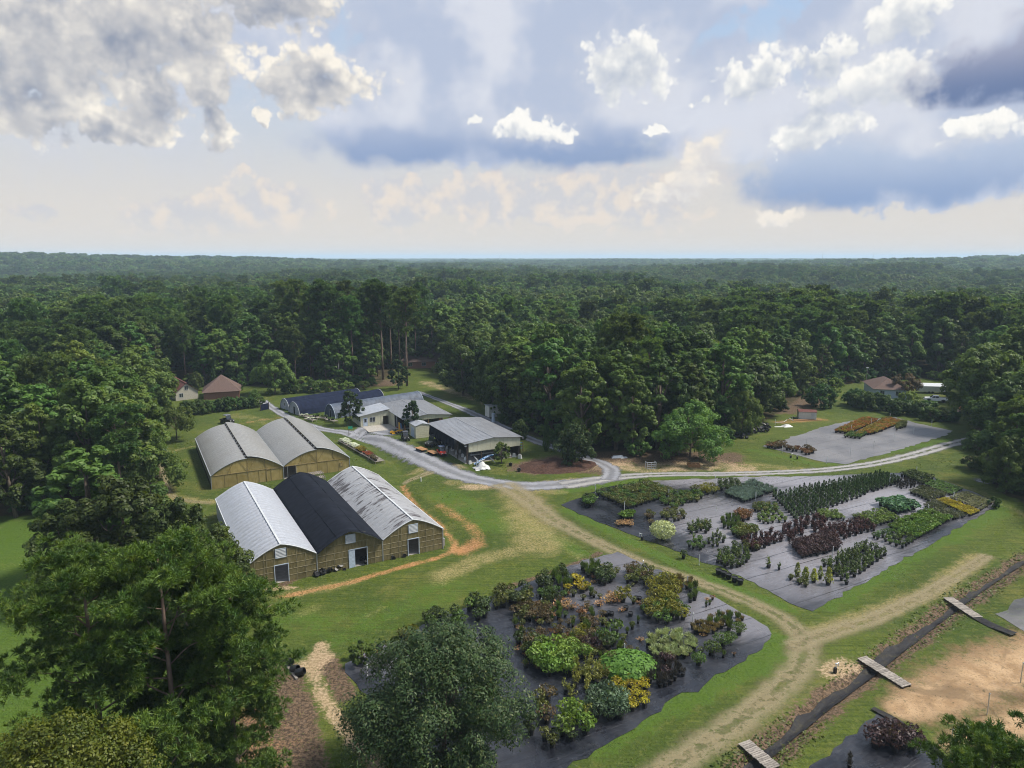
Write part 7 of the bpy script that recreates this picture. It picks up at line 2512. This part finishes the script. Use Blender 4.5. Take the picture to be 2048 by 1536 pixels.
# --- blue conveyor, white pipes and tarp in front of the barn
def conveyor():
    o = P(950, 932)
    T = thing('blue_conveyor', 'bent blue potting conveyor with white struts before the barn gable', 'conveyor', (o[0], o[1], 0), R(24))
    pts = [(0, 0, .3), (1.2, .3, .7), (2.4, .5, 1.2), (3.6, .7, 1.45), (5.0, .9, 1.5)]
    for dy in (0, .55):
        MB().tube([(x, y + dy, z) for x, y, z in pts], .1, 6).build('side_rail', BLUEP, T)
    for i in range(9):
        s = i / 8 * 4
        k = min(3, int(s))
        f = s - k
        p = [pts[k][j] * (1 - f) + pts[k + 1][j] * f for j in range(3)]
        MB().box(p[0] - .12, p[1] + .06, p[2] - .03, p[0] + .12, p[1] + .5, p[2] + .03).build('belt_slat', FRAME_BLUE, T)
    for (a, b) in (((.2, -.3, 1.6), (1.4, 0, 0)), ((.2, .9, 1.6), (1.4, .6, 0)), ((.2, -.3, 1.6), (.2, .9, 1.6)), ((3.4, .7, 1.3), (4.4, .3, 0)), ((3.4, 1.2, 1.3), (4.4, 1.5, 0)), ((.2, -.3, 0), (.3, -.3, 1.6)), ((.3, -.3, .8), (2.2, .4, 1.0))):
        MB().tube([a, b], .06, 5).build('strut', FRAME_WHITE, T)
    # tarp
    o = P(964, 937)
    r = np.random.default_rng(3)
    n = 18
    V, Fc = [], []
    for j in range(n + 1):
        for i in range(n + 1):
            x, y = (i / n - .5) * 3.2, (j / n - .5) * 2.4
            d = math.hypot(x / 1.6, y / 1.2)
            z = max(.03, 1.35 * math.exp(-(d * 1.55) ** 2) + .10 * math.sin(math.atan2(y, x) * 7 + d * 3) * min(1, d * 1.5) + r.normal() * .03)
            V.append((x * (1 + .12 * math.sin(i * 1.3)), y * (1 + .12 * math.sin(j * 1.7)), z))
    for j in range(n):
        for i in range(n):
            a = j * (n + 1) + i
            Fc.append((a, a + 1, a + n + 2, a + n + 1))
    t = link('crumpled_tarp', make_mesh('crumpled_tarp', V, Fc, True), TARP, None, (o[0], o[1], 0), .4)
    tag(t, 'crumpled white tarp heaped on the grass before the barn', 'tarp')
    # long white pipes racked under the gable
    o = P(940, 918)
    T = thing('pipe_rack', 'rack of long white pipes under the barn gable', 'rack', (o[0], o[1], 0), 0.478)
    for z in (.55, 1.25):
        for k in range(3):
            MB().tube([(.3, .2 + k * .22, z + .1), (6.8, .2 + k * .22, z + .12)], .09, 6).build('pipe', WHITEP, T)
        for x in (.8, 3.5, 6.2):
            MB().box(x - .05, .05, z - .08, x + .05, .95, z - .0).build('bracket', STEEL, T)
    for x in (.8, 3.5, 6.2):
        MB().box(x - .05, .95, 0, x + .05, 1.05, 1.6).build('upright', STEEL, T)


conveyor()
for i, (u, v, m, lb) in enumerate(((905, 902, WHITEP, 'white sack'), (913, 908, TARP, 'pale sack'), (920, 905, WHITEP, 'white jug'), (925, 914, TARP, 'grey sack'), (931, 920, WHITEP, 'white sack by the corner post'), (940, 928, TARP, 'pale jug'), (896, 897, TARP, 'sack near the red vehicle'),
                                   (886, 893, BLACKP, 'dark crate'), (878, 888, DARKWOOD, 'dark timber crate'), (1028, 914, TARP, 'pale bag right of the gable'), (1040, 917, WHITEP, 'white bag right of the gable'), (1018, 912, WHITEP, 'small white bucket'))):
    p = P(u, v)
    t = thing('yard_sack', f'{lb} in the clutter along the open barn, {("near the rear", "left of middle", "mid row", "right of middle", "at the post", "beside the post", "behind the vehicle", "at the shed end", "beside the shed", "on the grass", "by the mulch", "behind the small tree")[i]}', 'sack', (p[0], p[1], .02), RNG.uniform(0, 6))
    s = RNG.uniform(.8, 1.2)
    MB().hexa([(-.35 * s, -.25, 0), (.35 * s, -.25, 0), (.35 * s, .25, 0), (-.35 * s, .25, 0)], [(-.25 * s, -.16, .7 * s), (.28 * s, -.14, .75 * s), (.24 * s, .16, .68 * s), (-.28 * s, .14, .72 * s)]).build('body', m, t)
    MB().box(-.1, -.06, .7 * s, .1, .06, .82 * s).build('neck', m, t)


# --- mulch heap
def heap(name, u, v, rx, ry, h, mat, label, cat, rz=.3, seed=1, n=40):
    r = np.random.default_rng(seed)
    o = P(u, v)
    xs = np.linspace(-1.25, 1.25, n)
    X, Y = np.meshgrid(xs, xs)
    d = np.hypot(X, Y)
    Zz = h * np.exp(-(d * 1.5) ** 2) * (.75 + .5 * vnoise(X * 10, Y * 10, 3, seed)) + .12 * (vnoise(X * 20, Y * 20, 1.7, seed + 1) - .5) * np.exp(-d * d)
    Zz = Zz - .10 - np.clip(d - .9, 0, 1) * .5
    i = np.arange((n - 1) * n).reshape(n - 1, n)[:, :-1].ravel()
    me = make_mesh(name, np.stack([X.ravel() * rx, Y.ravel() * ry, Zz.ravel()], 1), np.stack([i, i + 1, i + n + 1, i + n], 1), True)
    tag(link(name, me, mat, None, (o[0], o[1], 0), rz), label, cat)


MULCH = paint('dark_mulch', (.048, .027, .021), .95, .45, 3.0, spec=.1, bump=.8, dirt=(.10, .062, .045), dirt_amt=.5)
heap('mulch_heap', 1115, 932, 8.0, 5.0, 1.5, MULCH, 'dark red brown mulch heap beside the wide magnolia', 'mulch heap')
for k, (u, v, lb) in enumerate(((1021, 932, 'left'), (1038, 943, 'right'))):
    p = P(u, v)
    b = thing('black_tub', f'{lb} hand black tub on the grass before the mulch heap', 'tub', (p[0], p[1], .01))
    MB().lathe([(.28, 0), (.36, .5), (.40, .5), (.40, .55), (.33, .55), (.3, .1)], 12).build('shell', BLACKP, b)
    MB().tube([(-.38, 0, .5), (0, 0, .85), (.38, 0, .5)], .02, 4).build('handle', STEEL, b)


# --- footbridges over the lined ditch
def footbridge(q, label):
    A, B, C_, D = [P(*p)[:2] for p in q]     # two ends: A-B near end, D-C far end
    c0, c1 = (A + B) / 2, (C_ + D) / 2
    L = float(np.hypot(*(c1 - c0)))
    w = float(np.hypot(*(B - A)) + np.hypot(*(C_ - D))) / 2
    T = thing('footbridge', label, 'footbridge', (c0[0], c0[1], .12), math.atan2(c1[1] - c0[1], c1[0] - c0[0]))
    for y in (-w * .35, w * .35):
        MB().box(0, y - .06, -.12, L, y + .06, .06).build('stringer', DARKWOOD, T)
    n = int(L / .2)
    for i in range(n):
        x = i * L / n
        j = RNG.uniform(-.04, .04)
        b = MB().box(x, -w / 2 + j, .06, x + L / n * .86, w / 2 + j, .11 + RNG.uniform(0, .02)).build('plank', TIMBER, T)


footbridge([(1716, 1322), (1730, 1315), (1820, 1371), (1808, 1381)], 'weathered plank footbridge in the middle of the lined ditch')
footbridge([(1889, 1201), (1901, 1195), (1961, 1236), (1949, 1240)], 'weathered plank footbridge farthest up the lined ditch')
footbridge([(1481, 1495), (1494, 1481), (1558, 1534), (1540, 1548)], 'weathered plank footbridge cut by the bottom edge')


def tap(u, v, label):
    p = P(u, v)
    T = thing('water_tap', label, 'standpipe', (p[0], p[1], 0), RNG.uniform(0, 3))
    MB().tube([(0, 0, 0), (0, 0, .9), (.45, 0, .9), (.45, 0, .55)], .05, 6).build('pipe', WHITEP, T)
    MB().box(-.25, -.12, 0, .05, .12, .55).build('valve_box', BLACKP, T)
    MB().lathe([(.02, .88), (.1, .9), (.1, .95), (.02, .97)], 8).build('valve', STEEL, T)


tap(1283, 1080, 'white bent water pipe at the left edge of the large cloth')
tap(1286, 1136, 'white bent water pipe at the top edge of the near cloth')
tap(1582, 916, 'white standpipe at the front of the far grey cloth, left one')
tap(1594, 918, 'white standpipe at the front of the far grey cloth, right one')
tap(1671, 1345, 'dark post tap on the bare patch beside the sandy track')


def sign_post():
    p = P(698, 872)
    T = thing('sign_post', 'small green sign on a wooden post where the drive forks', 'sign', (p[0], p[1], 0), R(10))
    MB().box(-.06, -.05, 0, .06, .05, 2.1).build('post', TIMBER, T)
    MB().box(-.1, -.09, 1.65, .85, -.05, 2.25).build('panel', paint('green_sign', (.04, .36, .22), .5, .1), T)


sign_post()


def poles():
    p = P(679, 771)
    T = thing('utility_pole', 'bare grey utility pole in front of the pine grove', 'pole', (p[0], p[1], 0))
    MB().tube([(0, 0, 0), (-.1, 0, 5), (-.15, 0, 9.2)], .13, 8, .09).build('pole', paint('pale_pole', (.34, .33, .31), .8, .2), T)
    MB().tube([(-.15, 0, 8.9), (.9, 0, 8.5)], .03, 5).build('bracket', STEEL, T)
    p = P(1731, 780)
    T = thing('lamp_post', 'tall lamp post left of the brown roofed house', 'lamp post', (p[0], p[1], 0))
    MB().tube([(0, 0, 0), (0, 0, 6.8)], .11, 8, .08).build('pole', TIMBER, T)
    MB().box(-.35, -.15, 6.8, .35, .15, 6.98).build('lamp_head', WHITEP, T)
    MB().box(-.25, -.12, 1.2, .25, .1, 1.7).build('meter_box', STEEL, T)
    for k, (u, v, dist, lb) in enumerate(((1000, 511, 5200, 'leftmost'), (1155, 513, 6000, 'second'), (1626, 502, 4300, 'taller right hand'), (1724, 505, 4800, 'rightmost'))):
        x = (u - 1024) / FPX * dist / CP
        gz = float(terrain(x, dist))
        h = CAMH + (515 - v) / FPX * dist - gz
        T = thing('radio_mast', f'{lb} thin radio mast on the horizon', 'mast', (x, dist, gz))
        for a in range(3):
            q = a * 2.094
            MB().tube([(1.1 * math.cos(q), 1.1 * math.sin(q), 0), (.3 * math.cos(q), .3 * math.sin(q), h)], .55, 4, .3).build('leg', STEEL, T)
        for z in range(1, 8):
            MB().box(-.8, -.8, h * z / 8, .8, .8, h * z / 8 + .4).build('brace', STEEL, T)


poles()


# --- barrels on a plank by the near pines, barn-side bits
def barrels():
    a, b = P(566, 1322), P(594, 1360)
    T = thing('loading_plank', 'grey plank sleeper on the bare soil beside the pines', 'plank', (a[0], a[1], .02), math.atan2(b[1] - a[1], b[0] - a[0]))
    L = float(np.hypot(*(b - a)[:2]))
    MB().box(0, -.12, 0, L, .12, .16).build('beam', TIMBER, T)
    MB().box(.1, -.2, -.02, .3, .2, .0).box(L - .3, -.2, -.02, L - .1, .2, .0).build('bearer', DARKWOOD, T)
    for k, (u, v) in enumerate(((576, 1327), (584, 1342), (593, 1350))):
        p = P(u, v)
        o = thing('black_barrel', ('back', 'middle', 'front')[k] + ' black barrel lying against the grey plank', 'barrel', (p[0], p[1], .22))
        o.rotation_euler = (R(68), 0, R(40 + 20 * k))
        s = MB().lathe([(.33, 0), (.37, .15), (.38, .45), (.37, .75), (.33, .9), (.29, .9), (.3, .1)], 14).build('shell', BLACKP, o)
        MB().lathe([(.385, .28), (.395, .3), (.385, .34)], 14).build('hoop', BLACKP, o)
    p = P(842, 963)
    o = thing('white_marker', 'short white marker post on the lawn slope', 'marker', (p[0], p[1], -.1))
    MB().tube([(0, 0, 0), (0, 0, .75)], .09, 8).build('post', WHITEP, o)
    MB().lathe([(.1, .75), (.11, .8), (.02, .86)], 8).build('cap', WHITEP, o)
    p = P(522, 822)
    o = thing('gate_panel', 'dark blue grey gate panel at the end of the drive', 'gate', (p[0], p[1], 0), R(60))
    for i in range(6):
        MB().box(i * .42, -.03, .1, i * .42 + .38, .03, 1.7).build('board', SHADE_BLUE, o)
    MB().box(0, .035, .4, 2.5, .08, .5).box(0, .035, 1.3, 2.5, .08, 1.4).build('rail', DARKWOOD, o)
    MB().box(-.15, -.08, 0, -.02, .08, 1.9).box(2.55, -.08, 0, 2.68, .08, 1.9).build('post', DARKWOOD, o)


barrels()


# --- debris: white sheet and trellis at the road fork, lawn sheet by the pot dump
def debris():
    p = P(1303, 938)
    T = thing('white_crate_frame', 'white metal cage frame on the bare soil by the road fork', 'frame', (p[0], p[1], 0), R(12))
    for x in (-.9, 0, .9):
        MB().tube([(x, 0, 0), (x, 0, 1.3)], .045, 5).build('upright', FRAME_WHITE, T)
    for z in (.1, .5, .9, 1.3):
        MB().tube([(-.9, 0, z), (.9, 0, z)], .04, 5).build('rail', FRAME_WHITE, T)
    for x in (-.9, .9):
        MB().tube([(x, 0, 1.3), (x, .9, 1.3), (x, .9, 0)], .04, 5).build('side_rail', FRAME_WHITE, T)
    p = P(1388, 935)
    T = thing('timber_frame', 'tan timber frame lying right of the white cage', 'frame', (p[0], p[1], 0), R(-8))
    for y in (0, 1.4):
        MB().box(-1.2, y, 0, 1.2, y + .12, .55).build('side_board', PLANK, T)
    for x in (-1.2, -.4, .4, 1.1):
        MB().box(x, .12, .4, x + .1, 1.4, .5).build('slat', PLANK, T)
    p = P(1235, 915)
    T = thing('grey_sheet_pile', 'low grey crumpled sheet at the edge of the shaded soil', 'sheet', (p[0], p[1], 0), R(10))
    MB().hexa([(-1.4, -.5, 0), (1.3, -.6, 0), (1.5, .5, 0), (-1.2, .6, 0)], [(-1.0, -.2, .4), (.8, -.3, .55), (1.1, .3, .35), (-.7, .3, .5)]).build('fold', STEEL, T)
    MB().hexa([(.4, -.9, 0), (2.0, -.7, 0), (2.0, -.1, 0), (.6, -.2, 0)], [(.7, -.7, .3), (1.7, -.6, .2), (1.6, -.3, .3), (.8, -.3, .25)]).build('fold', STEEL, T)
    p = P(1573, 853)
    T = thing('white_sheet', 'torn white plastic sheet on the ground by the pot dump', 'sheet', (p[0], p[1], .02), R(15))
    MB().hexa([(-1.2, -.8, 0), (1.2, -1.0, 0), (1.6, .6, 0), (-.9, .9, 0)], [(-.3, -.2, .4), (.5, -.3, .5), (.6, .2, .45), (-.2, .3, .5)]).build('fold', TARP, T)
    MB().hexa([(-3.2, .1, 0), (-1.2, -.4, 0), (-1.1, .3, 0), (-3.0, .6, 0)], [(-3.0, .2, .08), (-1.3, -.2, .12), (-1.3, .2, .1), (-2.9, .5, .07)]).build('fold', TARP, T)
    for i in range(4):
        p = P(1560 + i * 11, 845 - i * 3)
        o = tag(MB().box(-1.4, -.06, 0, 1.4, .06, .08).build('loose_lath', FRAME_WHITE, None, (p[0], p[1], .03), R(20 + 35 * i)), 'white lath lying in the litter between the pot dump and the shed', 'lath', 'laths by the pot dump')
    p = P(1925, 826)
    T = thing('tan_equipment', 'tan and orange yard equipment at the right end of the hedge', 'equipment', (p[0], p[1], 0), R(-10))
    MB().box(-1.2, -.5, .3, 1.2, .5, .9).build('body', paint('tan_paint', (.5, .36, .26), .6, .2), T)
    MB().box(-.9, -.4, .9, .2, .4, 1.7).build('cab', paint('orange_paint', (.5, .16, .06), .5, .2), T)
    for x in (-.8, .8):
        for y in (-.55, .55):
            wheel(T, x, y, .3, .2, STEEL, 10)
    # flag and banner by the patio
    p = P(797, 864)
    T = thing('feather_banner', 'striped yellow and blue banner on the office patio', 'banner', (p[0], p[1], 0), R(10))
    MB().tube([(0, 0, 0), (0, 0, 2.4)], .025, 5).build('pole', STEEL, T)
    MB().slab([(.03, 0, .5), (.45, 0, .7), (.4, 0, 2.2), (.03, 0, 2.35)], (0, .02, 0)).build('yellow_cloth', YELLOW, T)
    MB().slab([(.46, 0, .7), (.8, 0, .9), (.7, 0, 2.0), (.42, 0, 2.18)], (0, .02, 0)).build('blue_cloth', BLUEP, T)
    p = P(796, 858)
    T = thing('porch_column', 'white and red column at the corner of the office porch', 'column', (p[0] - .3, p[1] + 1.0, 0))
    MB().box(-.14, -.14, 0, .14, .14, 3.0).build('shaft', FRAME_WHITE, T)
    MB().box(-.2, -.2, 0, .2, .2, .25).build('base', RED, T)
    p = P(1022, 905)
    T = thing('tool_rack', 'rusty upright tool rack behind the small tree at the barn end', 'rack', (p[0] + 1.2, p[1] + .5, 0), .478)
    for x in (0, 1.4):
        MB().box(x, 0, 0, x + .12, .12, 2.0).build('upright', PLANK, T)
    for z in (.6, 1.2, 1.8):
        MB().box(.12, .03, z, 1.4, .1, z + .1).build('rail', BLUEP, T)


debris()


# ------------------------------------------------------------------ air
def build_haze():
    m, t, N, out = new_mat('damp_summer_air')
    pv = N.new('ShaderNodeVolumePrincipled')
    pv.inputs['Color'].default_value = (0.60, 0.79, 1.0, 1)
    pv.inputs['Density'].default_value = 0.00014
    pv.inputs['Anisotropy'].default_value = 0.0
    t.links.new(pv.outputs[0], out.inputs['Volume'])
    b = MB().box(-15200, -3000, -60, 15200, 16500, 86)
    tag(b.build('haze', m), 'thin blue summer haze over the far woods', 'haze', kind='stuff')


build_haze()
